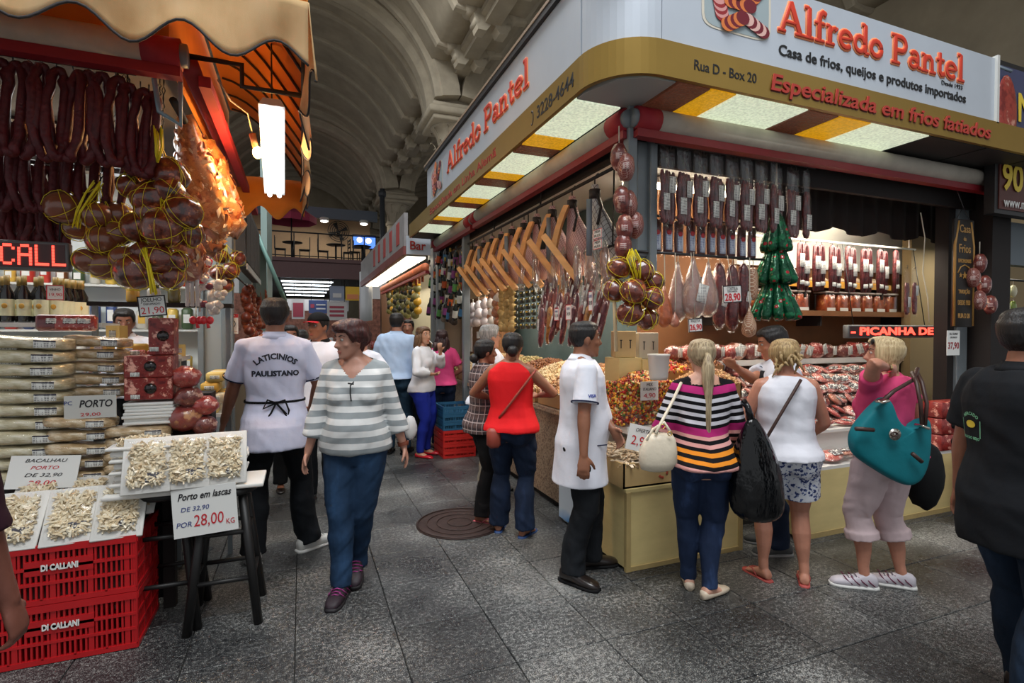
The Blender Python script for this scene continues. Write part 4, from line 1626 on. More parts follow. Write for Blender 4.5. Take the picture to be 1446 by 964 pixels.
# open steel lattice behind the sign top
lat = thing('roof_frame', 'blue grey steel roof frame with mesh behind the top of the front sign', 'frame', (2.2, 2.9, 3.8))
for y, z in ((2.86, 4.0), (2.86, 3.78)):
 MB().box2((2.2, y - .025, z - .025), (5.7, y + .025, z + .03)).build('rail', blue_steel, lat)
for i in range(7):
 mb = MB()
 x = 2.3 + .55 * i
 mb.box2((x, 2.84, 3.78), (x + .03, 2.88, 4.0))
 mb.tube([(x, 2.64, 3.8), (x, 2.86, 4.0)], .012, 6)
 mb.build('strut', blue_steel, lat)
mb = MB()
for i in range(110):
 x = 2.3 + .03 * i
 mb.box((x, 2.87, 3.89), (.004, .004, .2))
for i in range(8):
 mb.box2((2.3, 2.868, 3.80 + .025 * i), (5.6, 2.872, 3.803 + .025 * i))
tag(mb.build('wire_mesh', mat('mesh_steel', (108, 104, 98), .5), lat), kind='stuff')
# letters of the main name, drawn stroke by stroke
def arcp(cx, cy, rx, ry, a0, a1, n=12):
 return [(cx + rx * cos(radians(a0 + (a1 - a0) * i / n)), cy + ry * sin(radians(a0 + (a1 - a0) * i / n))) for i in range(n + 1)]
W_, T_ = .105, .07
GLYPH = {
 'A': (.86, [([(.10, .0), (.40, 1.0)], T_), ([(.40, 1.0), (.72, .0)], W_), ([(.2, .33), (.6, .33)], T_ * .8), ([(-.02, .0), (.22, .0)], T_ * .8), ([(.56, .0), (.86, .0)], T_ * .8)]),
 'l': (.36, [([(.17, .0), (.17, 1.0)], W_), ([(.02, .0), (.32, .0)], T_ * .8), ([(.03, 1.0), (.17, 1.0)], T_ * .9)]),
 'f': (.40, [([(.17, .0), (.17, .72), (.21, .90), (.30, .99), (.40, .93)], W_ * .95), ([(.02, .60), (.36, .60)], T_ * .8), ([(.02, .0), (.34, .0)], T_ * .8)]),
 'r': (.47, [([(.15, .0), (.15, .6)], W_), ([(.01, .0), (.31, .0)], T_ * .8), ([(.03, .6), (.15, .6)], T_ * .9), ([(.16, .38), (.25, .54), (.38, .58)], T_), ([(.38, .55), (.40, .52)], W_)]),
 'e': (.56, [(arcp(.28, .30, .22, .28, 8, 315), W_ * .82), ([(.08, .31), (.46, .34)], T_ * .8)]),
 'd': (.62, [(arcp(.25, .29, .19, .27, 0, 360), W_ * .8), ([(.46, .02), (.46, 1.0)], W_), ([(.34, 1.0), (.46, 1.0)], T_ * .9), ([(.46, .0), (.60, .0)], T_ * .8)]),
 'o': (.58, [(arcp(.28, .29, .21, .27, 0, 360), W_ * .88)]),
 'P': (.72, [([(.18, .0), (.18, 1.0)], W_), ([(.18, .98), (.42, .98)] + arcp(.43, .72, .19, .25, 80, -80, 8) + [(.2, .46)], W_ * .85), ([(.02, .0), (.36, .0)], T_ * .8), ([(.03, 1.0), (.18, 1.0)], T_ * .9)]),
 'a': (.58, [(arcp(.23, .17, .15, .16, 0, 360), W_ * .72), ([(.42, .06), (.42, .42)] + arcp(.27, .42, .15, .16, 20, 150, 6), W_ * .8), ([(.42, .04), (.54, .02)], T_ * .9)]),
 'n': (.66, [([(.14, .0), (.14, .6)], W_), ([(.02, .6), (.14, .6)], T_ * .9), ([(.15, .38), (.25, .54), (.38, .56), (.47, .44), (.48, .0)], W_ * .85), ([(.01, .0), (.28, .0)], T_ * .8), ([(.37, .0), (.63, .0)], T_ * .8)]),
 't': (.42, [([(.17, .84), (.17, .14), (.24, .02), (.38, .07)], W_ * .9), ([(.02, .58), (.36, .58)], T_ * .8)]),
 ' ': (.30, []),
}
def serif_name(s, origin, right, upv, cap, width, parent, m1, m2):
 tot = sum(GLYPH[c][0] for c in s)
 kx = width / tot
 right, upv = V(right).normalized(), V(upv).normalized()
 n = right.cross(upv)
 x = 0
 for c in s:
  adv, strokes = GLYPH[c]
  for mi, grow, push in ((1, .055, .002), (0, 0, .008)):
   if not strokes:
    continue
   mb = MB()
   for pts, r in strokes:
    P3 = [V(origin) + right * ((x + a) * kx) + upv * (b * cap) + n * push for a, b in pts]
    rr = (r + grow) * cap
    if (P3[0] - P3[-1]).length > 1e-4:
     P3 = [P3[0] - (P3[1] - P3[0]).normalized() * rr * .25] + P3 + [P3[-1] + (P3[-1] - P3[-2]).normalized() * rr * .25]
     mb.tube(P3, [rr * .72] + [rr] * (len(P3) - 2) + [rr * .72], 10, ref=n, flat=.004 / rr)
    else:
     mb.tube(P3, rr, 10, ref=n, flat=.004 / rr)
   mb.build('letter' if mi == 0 else 'letter_outline', m2 if mi else m1, parent)
  x += adv
yy = GYF + .02
serif_name('Alfredo Pantel', (2.90, yy, 3.565), (1, 0, 0), (0, 0, 1), .195, 1.97, cano, sred, sorange)
text('Casa de frios, queijos e produtos importados', (3.90, yy - .003, 3.435), (1, 0, 0), (0, 0, 1), .098, sblack, cano, width=1.99, bold=.0018)
text('Desde 1933', (4.72, yy - .003, 3.515), (1, 0, 0), (0, 0, 1), .045, sblack, cano, width=.26)
yg = GYF - .001
a, b = AY(980, 96, yg), AY(1068, 110, yg)
text('Rua D - Box 20', ((a.x + b.x) / 2, yg, 3.20), (1, 0, 0), (0, 0, 1), .085, sblack, cano, width=b.x - a.x, bold=.001)
a, b = AY(1086, 126, yg), AY(1397, 190, yg)
text('Especializada em frios fatiados', ((a.x + b.x) / 2 + .006, yg, 3.194), (1, 0, 0), (0, 0, 1), .15, sshadow, cano, width=b.x - a.x, bold=.003, shear=.18, ext=.0005)
text('Especializada em frios fatiados', ((a.x + b.x) / 2, yg - .006, 3.20), (1, 0, 0), (0, 0, 1), .15, mat('sign_band_red', (176, 56, 44), .5), cano, width=b.x - a.x, bold=.002, shear=.18, ext=.003)
xg = GXL - .001
a, b = AX(655, 195, xg), AX(808, 120, xg)
ya, yb = AX(632, 232, GXL + .02).y, AX(748, 128, GXL + .02).y
serif_name('Alfredo Pantel', (GXL + .02, ya, 3.50), (0, -1, 0), (0, 0, 1), .21, ya - yb, cano, sred, sorange)
ya, yb = AX(758, 170, xg).y, AX(810, 130, xg).y
text('3228-4644', (xg, (ya + yb) / 2, 3.20), (0, -1, 0), (0, 0, 1), .13, sblack, cano, width=ya - yb, bold=.001)
mb = MB()   # handset sign before the number
yp = AX(751, 176, xg).y
mb.tube([V((xg, yp + .03 * cos(t) * .8, 3.20 + .05 * sin(t))) for t in [radians(60 + 24 * i) for i in range(11)]], .007, 6, ref=(1, 0, 0), flat=.3)
mb.build('telephone_mark', sblack, cano)
ya, yb = AX(607, 300, xg).y, AX(700, 222, xg).y
text('Especializada em Linha Alemã', (xg, (ya + yb) / 2, 3.20), (0, -1, 0), (0, 0, 1), .12, sdeep, cano, width=ya - yb, bold=.001)
# printed plate of sliced meats, front and far end of the side
def meat_plate(c, right, upv, w, h, parent):
 right, upv = V(right), V(upv)
 n = right.cross(upv)
 mb = MB()
 def q(x, y, k):
  return V(c) + right * (x * w / 2) + upv * (y * h / 2) + n * (.002 + .0015 * k)
 o = [(cos(radians(a)), sin(radians(a))) for a in range(0, 360, 12)]
 sq = [(abs(x) ** .35 * (1 if x > 0 else -1), abs(y) ** .35 * (1 if y > 0 else -1)) for x, y in o]
 mb.poly([q(x, y, 0) for x, y in sq], n, .001, 0)
 mb.poly([q(x * .93, y * .93, 1) for x, y in sq], n, .001, 1)
 k = 2
 for fx, fy, a0, m0 in ((-.45, .55, 20, 2), (.5, .5, 60, 3), (-.5, -.2, 100, 4), (.5, -.55, 150, 5), (.05, .05, 0, 3), (-.1, -.6, 40, 3), (.0, .65, 80, 6)):
  for i in range(6):
   t = i / 5 - .5
   cx, cy = fx + cos(radians(a0)) * t * .55, fy + sin(radians(a0)) * t * .55
   k += .25
   mb.poly([q(cx + .24 * x * .8, cy + .24 * y, k) for x, y in o[::2]], n, .0005, m0 if i % 2 else (2 + (m0 + 1) % 5))
 mb.build('meat_picture', [mat('pic_white', (214, 206, 190), .5), mat('pic_plate', (158, 172, 176), .5), mat('pic_red', (150, 38, 44), .5), mat('pic_dark', (112, 24, 38), .5),
                              mat('pic_pink', (214, 150, 146), .5), mat('pic_rose', (222, 178, 168), .5), mat('pic_orange', (216, 120, 60), .5)], parent)
a, b = AY(990, 36, yy), AY(1088, 40, yy)
meat_plate(((a.x + b.x) / 2, yy, 3.64), (1, 0, 0), (0, 0, 1), b.x - a.x, .36, cano)
meat_plate((GXL + .02, 6.75, 3.56), (0, -1, 0), (0, 0, 1), .62, .38, cano)
# soffit: textured glass panels lit from behind
def soffit_glass(name, col, st):
 N = NT(name)
 f = N.noise(N.coord(), 55, 2)
 c = N.ramp(f, [(.3, rgb(col, .75)), (.7, rgb(col, 1.1))])
 N.l(c, N.b.inputs['Base Color'])
 N.l(c, N.b.inputs['Emission Color'])
 N.b.inputs['Emission Strength'].default_value = st
 N.set(Roughness=.25)
 N.bump(f, .5, .01)
 return N.m
gW, gA, gB = soffit_glass('glass_pale', (206, 216, 190), .62), soffit_glass('glass_amber', (206, 150, 24), .50), soffit_glass('glass_brown', (112, 66, 48), .14)
gD = mat('soffit_dark', (36, 34, 33), .6)
zs = 3.095
xs = [2.116, 2.37, 2.575, 3.205, 3.50, 3.83, 4.487, 5.2, 5.9, 6.55]
for i in range(9):
 MB().box2((xs[i] + .01, 2.615, zs), (xs[i + 1] - .01, 3.0, zs + .02)).build('soffit_panel', (gB, gA, gW, gB, gA, gW, gD, gD, gD)[i], cano)
ys = [3.05, 3.70, 3.95, 4.15, 4.70, 4.92, 5.19, 5.70, 5.95, 6.2, 6.76, 7.0, 7.3, 7.95, 8.5]
for i in range(14):
 MB().box2((1.655, ys[i] + .01, zs), (2.0, ys[i + 1] - .01, zs + .02)).build('soffit_panel', (gW, gA, gB, gW, gA, gB, gW, gA, gB, gW, gA, gB, gW, gD)[i], cano)
MB().poly([(1.66, 3.04, zs), (1.66, 2.95, zs), (1.75, 2.72, zs), (1.9, 2.63, zs), (2.1, 2.62, zs), (2.1, 3.0, zs), (2.0, 3.04, zs)], (0, 0, 1), .02).build('soffit_panel', mat('soffit_grey', (160, 164, 162), .5), cano)
mb = MB()
mb.box2((2.0, 2.63, 3.14), (6.5, 3.3, 3.17))
mb.box2((1.67, 3.3, 3.14), (2.3, 8.5, 3.17))
mb.build('cover_board', gD, cano)
# rolled awnings under the canopy
canvas_roll = mat('canvas_roll', (182, 174, 160), .75, var=.14, vs=5)
canvas_red = mat('canvas_red', (150, 26, 38), .7, var=.1)
paint_red = mat('paint_red', (134, 24, 34), .5, var=.1)
def roller(label, p0, p1, ends=(1, 1)):
 p0, p1 = V(p0), V(p1)
 t = thing('rolled_awning', label, 'awning', p0)
 d = (p1 - p0).normalized()
 MB().tube([p0 + d * .16, p1 - d * .16], .078, 16).build('roll', canvas_roll, t)
 for k, (a, b) in enumerate(((p0, p0 + d * .17), (p1, p1 - d * .17))):
  if ends[k]:
   MB().tube([a, b], .08, 16).build('red_end', canvas_red, t)
   MB().tube([a - (b - a).normalized() * .03, a + (b - a).normalized() * .02], .06, 12).build('end_cap', grey_steel, t)
 mb = MB()
 o = V((0, 0, -.098))
 mb.loft([[p + o + V((0, 0, dz)) + d.cross(V((0, 0, 1))) * dx for dx, dz in ((-.035, -.026), (.035, -.026), (.035, .026), (-.035, .026))] for p in (p0, p1)], smooth=False)
 mb.build('front_bar', paint_red, t)
 return t
roller('grey rolled awning with red end above the front counter of the corner stall', (2.06, 2.98, 3.01), (6.12, 2.98, 3.01))
roller('grey rolled awning with red ends over the hanging hams', (2.03, 3.02, 3.01), (2.03, 6.35, 3.01))
roller('shorter rolled awning beyond the red coupling over the hanging bottles', (2.03, 6.45, 3.01), (2.03, 8.45, 3.01))
# corner stall: frame and back walls
dark_brown = mat('dark_brown_board', (26, 19, 17), .8)
warm_board = mat('warm_board', (126, 80, 42), .7, var=.15, vs=3)
stl = thing('market_stall', 'grey posts and dark boards carrying the corner stall', 'stall', (2.1, 3.1, 0))
for x, y, w, z0, z1 in ((2.06, 3.03, .07, 2.02, 3.1), (2.10, 6.98, .09, 0, 3.1), (2.10, 8.42, .12, 0, 3.1), (5.98, 3.25, .16, 0, 3.1), (2.30, 3.12, .06, 2.0, 3.0)):
 MB().rbox((x, y, (z0 + z1) / 2), (w, w, z1 - z0), .006, smooth=False).build('post', grey_steel, stl)
mb = MB()     # grey panel beside the corner post
mb.rbox((2.245, 3.16, 2.53), (.16, .03, .86), .01, smooth=False)
mb.rbox((2.245, 3.14, 2.53), (.11, .02, .80), .004, smooth=False)
mb.build('shutter_panel', grey_steel, stl)
MB().box2((2.1, 3.14, 2.78), (6.6, 3.18, 3.12)).build('bulkhead', dark_brown, stl)
MB().box2((2.14, 3.2, 2.86), (2.18, 8.5, 3.12)).build('bulkhead', dark_brown, stl)
MB().box2((2.05, 8.46, 0), (4.5, 8.52, 3.1)).build('end_wall', mat('end_board', (150, 132, 112), .8), stl)
MB().box2((3.05, 4.30, 0), (8.8, 4.36, 3.1)).build('rear_wall', warm_board, stl)
MB().box2((4.2, 4.25, 2.30), (6.9, 4.29, 2.98)).build('white_wall', mat('white_wall', (226, 228, 226), .7), stl)
MB().box2((2.05, 3.15, 3.02), (7.2, 8.5, 3.08)).build('stall_ceiling', mat('stall_ceiling_white', (200, 200, 196), .7), stl)
MB().box2((3.05, 4.36, 0), (3.1, 8.46, 3.0)).build('side_wall', mat('teal_shelf_wall', (84, 102, 100), .6, var=.2, vs=3), stl)
mb = MB()
mb.box2((5.8, 3.2, .0), (6.0, 3.32, 3.0))
mb.box2((6.1, 3.0, .0), (6.4, 3.3, 3.0))
mb.build('dark_pier', dark_brown, stl)
# scalloped valance inside the front
mb = MB()
n = 140
rows = [[], []]
for i in range(n + 1):
 x = 3.4 + 3.4 * i / n
 s_ = abs(sin((x - 3.4) / .31 * pi / 2 * .98))
 rows[0].append(V((x, 3.52 + .012 * sin(x * 30), 3.0)))
 rows[1].append(V((x, 3.52 + .02 * sin(x * 30), 2.585 - .07 * s_)))
mb.grid(rows)
o = mb.build('scalloped_valance', mat('valance_dark', (34, 25, 22), .85), stl)
o.modifiers.new('t', 'SOLIDIFY').thickness = .008
# interior tubes
for i, (x, y, z) in enumerate(((5.1, 3.95, 2.93), (3.3, 4.05, 2.93))):
 t = thing('strip_light', 'fluorescent tube fixed under the corner stall ceiling, ' + ('right of the valance gap', 'above the hanging hams')[i], 'lamp', (x, y, z))
 MB().rbox((x, y, z + .05), (1.25, .12, .06), .01).build('housing', white_plastic, t)
 for dy in (-.03, .03):
  MB().tube([(x - .6, y + dy, z), (x + .6, y + dy, z)], .014, 8).build('tube', emit('stall_tube', (255, 240, 214), 16), t)
area('stall_light', (4.4, 3.55, 2.50), (radians(14), 0, 0), 2.6, .3, 26, (1, .90, .76))
area('stall_light', (2.5, 5.5, 2.2), (0, radians(0), 0), .3, 4.0, 22, (1, .95, .86))
area('stall_light', (2.55, 3.5, 2.2), (0, 0, 0), .5, .5, 9, (1, .86, .68))
# goods: shared materials
def marbled(name, c1, c2, c3, scale=14, coat=.6):
 if name in MC:
  return MC[name]
 N = NT(name)
 v = N.coord()
 f = N.noise(v, scale, 4, .65)
 oi = N.n('ShaderNodeObjectInfo')
 N.l(N.ramp(f, [(.37, rgb(c1)), (.49, rgb(c2)), (.56, rgb(c2, .8)), (.63, rgb(c3))]), N.b.inputs['Base Color'])
 N.set(Roughness=.35, Coat_Weight=coat, Coat_Roughness=.1)
 N.bump(N.noise(v, scale * 1.6, 3), .35, .01)
 MC[name] = N.m
 return N.m
def lined(name, base, ink, scale=110):
 """small illegible print: rows of broken dark lines on a pale label"""
 if name in MC:
  return MC[name]
 N = NT(name)
 v = N.coord()
 sp = N.sep(v)
 row = N.math('FRACT', N.math('MULTIPLY', sp[2], scale))
 on = N.math('LESS_THAN', row, .45)
 w = N.noise(N.coord((1, 1, .1)), scale * 1.1, 2)
 on = N.math('MULTIPLY', on, N.math('GREATER_THAN', w, .46))
 N.l(N.mix(on, rgb(base), rgb(ink)), N.b.inputs['Base Color'])
 N.set(Roughness=.5)
 MC[name] = N.m
 return N.m
clear = film()
film_w = film('cloudy_film', (235, 235, 232), .10, .15, .12)
lab = lined('printed_label', (226, 226, 220), (70, 66, 70))
paper = mat('white_paper', (228, 228, 224), .7)
ink_r = mat('price_red', (198, 36, 48), .6)
ink_b = mat('price_black', (28, 26, 30), .6)
ink_u = mat('price_blue', (44, 62, 130), .6)
sausage_red = marbled('sausage_dark', (58, 18, 20), (92, 30, 32), (128, 58, 54), 34, .3)
loop_red = mat('loop_sausage', (80, 22, 26), .5, var=.35, vs=24, bump=.5, bs=50, spec=.35)
copa = marbled('copa_meat', (84, 30, 28), (124, 54, 46), (196, 152, 134), 22)
smoked = marbled('smoked_meat', (58, 18, 10), (112, 42, 20), (176, 92, 50), 20, .9)
ham_pink = marbled('ham_pink', (150, 84, 62), (178, 108, 84), (214, 160, 134), 8, .7)
ham_orange = marbled('ham_orange', (140, 66, 34), (182, 96, 56), (214, 140, 96), 7, .7)
raw_red = marbled('raw_red', (134, 34, 32), (172, 62, 54), (226, 172, 158), 26)
raw_pink = marbled('raw_pink', (150, 58, 52), (196, 110, 98), (232, 200, 186), 24)
wood_or = mat('holder_wood', (230, 172, 108), .6, var=.12, vs=3, stretch=(1, 1, 6))
net_y = mat('yellow_net', (222, 200, 24), .45)
string = mat('string', (196, 188, 170), .8)
hook_m = mat('hook_steel', (70, 70, 72), .35, metal=.8)
def netted(name, base, c2, line, s=26):
 if name in MC:
  return MC[name]
 N = NT(name)
 v = N.coord()
 sp = N.sep(v)
 a = N.math('ADD', N.math('MULTIPLY', sp[2], s), N.math('MULTIPLY', N.math('ADD', sp[0], sp[1]), s * 1.6))
 b = N.math('SUBTRACT', N.math('MULTIPLY', sp[2], s), N.math('MULTIPLY', N.math('ADD', sp[0], sp[1]), s * 1.6))
 la = N.math('LESS_THAN', N.math('FRACT', N.math('ADD', a, 50)), .12)
 lb = N.math('LESS_THAN', N.math('FRACT', N.math('ADD', b, 50)), .12)
 ln = N.math('MAXIMUM', la, lb)
 body = N.ramp(N.noise(v, 9, 3), [(.35, rgb(base)), (.65, rgb(c2))])
 N.l(N.mix(ln, body, rgb(line)), N.b.inputs['Base Color'])
 N.set(Roughness=.4, Coat_Weight=.3)
 N.bump(ln, .5, .006)
 MC[name] = N.m
 return N.m
net_ham = netted('netted_ham', (222, 192, 190), (206, 164, 162), (132, 70, 84), 34)
net_white = netted('netted_white_wrap', (206, 206, 206), (180, 182, 184), (92, 84, 88), 20)
net_beige = netted('netted_beige', (176, 130, 100), (150, 104, 78), (224, 206, 180), 34)
def price(label, c, right, upv, w, h, lines, cat='price sign', name='price_sign', border=None, mat_=None, tilt=0, hang=0):
 right, upv = V(right).normalized(), V(upv).normalized()
 if tilt:
  n0 = right.cross(upv)
  q = Matrix.Rotation(radians(tilt), 3, n0)
  right, upv = q @ right, q @ upv
 n = right.cross(upv)
 t = thing(name, label, cat, c)
 mb = MB()
 o = [V(c) + right * (sx * w / 2) + upv * (sy * h / 2) - n * .002 for sx, sy in ((-1, -1), (1, -1), (1, 1), (-1, 1))]
 mb.poly(o, n, .004)
 mb.build('card', mat_ or paper, t)
 if border:
  mb = MB()
  e = min(w, h) * .06
  for a, b in ((0, 1), (1, 2), (2, 3), (3, 0)):
   d = (o[b] - o[a]).normalized()
   inn = n.cross(d) * e
   mb.poly([o[a] + n * .004, o[b] + n * .004, o[b] + inn + n * .004, o[a] + inn + n * .004], n, .0008)
  mb.build('border', border, t)
 if hang:
  MB().tube([V(c) + upv * h * .5, (c[0], c[1] + .05, hang)], .003, 4).build('string', string, t)
 for L_ in lines:
  s, dy, size, m = L_[:4]
  k = dict(L_[4]) if len(L_) > 4 else {}
  text(s, V(c) + upv * (dy * h) + right * (k.pop('dx', 0) * w) + n * .0035, right, upv, size * h, m, t, ext=.0004, **k)
 return t
XR, ZU, LS = V((1, 0, 0)), V((0, 0, 1)), V((0, -1, 0))
# rails
rl = thing('hanging_rail', 'dark rail with hooks under the awning above the hams', 'rail', (2.14, 3.2, 2.78))
MB().tube([(2.12, 3.2, 2.79), (2.12, 8.4, 2.79)], .014, 8).build('bar', steel_dk, rl)
for y in (3.3, 4.6, 5.9, 7.2, 8.35):
 MB().tube([(2.12, y, 2.79), (2.14, y, 3.0), (2.16, y, 3.05)], .008, 6).build('bracket', steel_dk, rl)
rl = thing('hanging_rail', 'steel rail carrying the plastic bags of salami over the front counter', 'rail', (2.3, 3.1, 2.90))
for z, x0, x1, y in ((2.915, 2.3, 3.85, 3.08), (2.43, 2.3, 3.4, 3.16), (2.16, 2.05, 3.5, 3.12)):
 MB().tube([(x0, y, z), (x1, y, z)], .010, 8).build('bar', hook_m, rl)
for x in (2.35, 3.05, 3.8):
 MB().tube([(x, 3.08, 2.915), (x, 3.14, 3.02)], .007, 6).build('bracket', hook_m, rl)
# bags of salami over the front counter
def salami_bag(v):
 t = thing('salami_bag', 'x', 'salami')
 rr = random.Random(v)
 for k in (-1, 1):
  mb = MB()
  pts = [(k * .019 + .006 * sin(i * 1.1 + v + k), .004 * k, -.17 - .047 * i) for i in range(8)]
  pts.append((k * .008, 0, -.535))
  mb.tube(pts, [.010] + [.0195 * (1 + .08 * sin(i * 2.1 + v)) for i in range(7)] + [.010], 10)
  mb.build('sausage', sausage_red, t, world=False)
 mb = MB()
 rings = []
 for z, w, d in ((0, .040, .004), (-.05, .040, .014), (-.15, .042, .020), (-.3, .044, .026), (-.5, .044, .026), (-.555, .040, .012), (-.565, .038, .003)):
  rings.append([(w * abs(cos(a)) ** .6 * (1 if cos(a) > 0 else -1), d * sin(a), z + .006 * sin(v + a)) for a in [2 * pi * j / 12 for j in range(12)]])
 mb.loft([[V(p) for p in r] for r in rings])
 mb.build('plastic_bag', clear, t, world=False)
 mb = MB()
 z = -.24 - .18 * rr.random()
 mb.rbox((.0, -.028, z), (.055, .003, .115), .001)
 mb.build('label', lab, t, world=False)
 MB().tube([(0, 0, -.01), (0, -.01, .02), (0, .004, .03)], .003, 5).build('hook', hook_m, t, world=False)
 return t
protos = [salami_bag(v) for v in range(4)]
used = {}
xs_ = [2.36 + .073 * i for i in range(15)] + [3.46, 3.56, 3.64, 3.73]
for i, x in enumerate(xs_):
 dz = 0 if i < 15 else -.02
 first_or_dup(used, protos[i % 4], loc=(x, 3.07 + (.014 if i % 2 else -.012), 2.895 + dz), rz=R.uniform(-.12, .12),
                 label='long plastic bag of two dark salamis over the front counter, %s from the left' % ORD[i], group='bagged salamis on the front rail')
# vacuum packs below
def vac_pack(v):
 t = thing('vacuum_pack', 'x', 'sausage pack')
 MB().rbox((0, 0, -.14), (.072, .028, .25), .012).build('meat', marbled('vac_meat', (60, 28, 30), (88, 44, 44), (120, 72, 66), 18), t, world=False)
 MB().rbox((0, 0, -.135), (.080, .033, .285), .012).build('plastic', clear, t, world=False)
 MB().rbox((0, -.018, -.17), (.05, .003, .13), .001).build('label', lined('vac_label', (196, 204, 216), (60, 70, 130)), t, world=False)
 MB().blob((0, -.020, -.11), (.021, .003, .018)).build('logo', mat('logo_red', (176, 40, 46), .5), t, world=False)
 return t
pv = vac_pack(0)
used = {}
for i in range(10):
 x = 2.37 + .098 * i + R.uniform(-.01, .01)
 first_or_dup(used, pv, loc=(x, 3.15, 2.425 + R.uniform(-.01, .01)), rz=R.uniform(-.2, .2), label='flat vacuum pack with blue label under the salami bags, %s from the left' % ORD[i], group='vacuum packs on the second front rail')
# row of hams and salamis on the lower front rail
def hanging_lump(name, label, px, y0, y1, wpx, m, Y=3.12, wrap=None, lbl=False, cat='ham', shape='pear', z_rail=2.16):
 a, b = AY(px, y0, Y), AY(px, y1, Y)
 dep = (a - EY).dot(FW)
 r = wpx / F * dep / 2
 t = thing(name, label, cat, (a.x, Y, a.z))
 h = a.z - b.z
 prof = {'pear': ((0, .10), (.12, .22), (.3, .55), (.55, .92), (.75, 1), (.9, .82), (1, .25)), 'long': ((0, .3), (.06, .7), (.2, .95), (.6, 1), (.9, .92), (1, .35)),
   'ball': ((0, .2), (.15, .75), (.45, 1), (.8, .85), (1, .2))}[shape]
 mb = MB()
 rings = []
 for f, k in prof:
  rings.append([V((a.x + r * k * cos(2 * pi * j / 16) * (1 + .05 * sin(j * 2 + f * 7 + px)), Y + r * k * .85 * sin(2 * pi * j / 16), a.z - h * f)) for j in range(16)])
 mb.loft(rings)
 mb.build('meat', m, t)
 MB().tube([(a.x, Y, a.z - .02), (a.x + .004, Y, a.z + .05), (a.x, Y, z_rail)], .0035, 5).build('string', string, t)
 if wrap:
  mb = MB()
  rings = []
  for f, k in prof:
   rings.append([V((a.x + (r * k * 1.06 + .004) * cos(2 * pi * j / 16), Y + (r * k * .92 + .004) * sin(2 * pi * j / 16), a.z + .01 - (h + .03) * f)) for j in range(16)])
  mb.loft(rings)
  mb.build('plastic', wrap, t)
 if lbl:
  mb = MB()
  zc = a.z - h * .6
  mb.rbox((a.x + r * .1, Y - r * .95 - .006, zc), (r * 1.0, .004, r * 1.5), .001, M=Matrix.Rotation(.25, 3, 'Y'))
  mb.build('label', lab, t)
 return t
hanging_lump('hanging_ham', 'smooth orange pear shaped smoked piece left of the hanging row', 938, 404, 462, 26, ham_orange)
hanging_lump('hanging_ham', 'pale pink ham in cloudy plastic beside the orange piece', 957, 372, 452, 26, ham_pink, wrap=film_w)
hanging_lump('hanging_ham', 'bagged pink ham with a large tilted white label', 979, 366, 448, 34, ham_pink, wrap=film_w, lbl=True, Y=3.05)
hanging_lump('hanging_ham', 'bagged ham with a white film top left of the 28,90 sign', 1000, 372, 444, 28, ham_pink, wrap=film_w)
for i, (px, y0, y1) in enumerate(((1016, 372, 462), (1034, 374, 466), (1050, 372, 452))):
 hanging_lump('salami', 'thick dark knobbly salami behind the 28,90 sign, %s from the left' % ORD[i], px, y0, y1, 19, sausage_red, shape='long', wrap=clear, lbl=i != 1, cat='salami', Y=3.16)
hanging_lump('netted_salami', 'beige netted salami hanging right of the 28,90 sign', 1063, 378, 424, 16, net_beige, shape='long', cat='salami')
hanging_lump('netted_salami', 'round beige netted salami hanging lowest below the 28,90 sign', 1058, 434, 476, 22, net_beige, shape='pear', cat='salami', Y=3.08)
hanging_lump('netted_salami', 'small pink netted piece beside the orange smoked one', 953, 440, 462, 14, ham_pink, shape='pear', cat='salami', Y=3.08)
c = AY(1034, 415, 2.98)
price('white price sign COSTELA 28,90 hung among the dark salamis', c, XR, ZU, .175, .125, [('COSTELA', .30, .26, ink_b, {'width': .10}), ('DEFUMADA', .14, .12, ink_b, {'width': .09}), ('28,90', -.2, .58, ink_r, {'width': .145, 'bold': .002})], border=ink_b, tilt=4, hang=2.16)
c = AY(982, 459, 2.98)
price('white price sign PALETA 26,90 below the bagged hams', c, XR, ZU, .122, .095, [('PALETA', .30, .28, ink_b, {'width': .08}), ('26,90', -.16, .58, ink_r, {'width': .105, 'bold': .0015})], border=ink_b, tilt=4, hang=2.16)
# corner string of cured copas
net_copa = netted('netted_copa', (112, 46, 40), (140, 72, 58), (186, 150, 140), 40)
def copa_string(name, label, pts, r, Y=None):
 p0 = V(pts[0])
 t = thing(name, label, 'cured meat', p0)
 for i, p in enumerate(pts):
  mb = MB()
  rr = r[i] if isinstance(r, list) else r
  mb.blob(p, (rr * .78, rr * .78, rr * 1.25), nu=14, nv=10, fn=lambda a, q: q * (1 + .10 * noise.noise(a * 3 + V((i, 0, 0)))))
  o = mb.build('copa', net_copa if i % 2 else copa, t)
  mb = MB()
  nrm = (EY - V(p)).normalized()
  nrm.z = 0
  nrm.normalize()
  M = frame(ZU.cross(nrm) * 1, ZU)
  mb.rbox(V(p) + nrm * rr * .80 + V((0, 0, -rr * .1)), (rr * .55, rr * .55, .004), .001, M=M)
  mb.build('label', lined('copa_label', (176, 150, 144), (120, 34, 40), 80), o)
 mb = MB()
 mb.tube([V(pts[0]) + V((0, 0, r[0] if isinstance(r, list) else r)) + V((0, 0, .0)), V(pts[0]) + V((0, 0, .2))] if True else [], .004, 5)
 for a, b in zip(pts, pts[1:]):
  mb.tube([a, b], .006, 5)
 mb.build('string', string, t)
 return t
C_ = lambda px, py, d=3.42: AD(px, py, d)
copa_string('copa_string', 'string of netted cured copas hanging at the corner post', [C_(874, 222), C_(884, 236, 3.38), C_(878, 282), C_(888, 288, 3.46), C_(882, 322), C_(897, 318, 3.48), C_(880, 348)], .072)
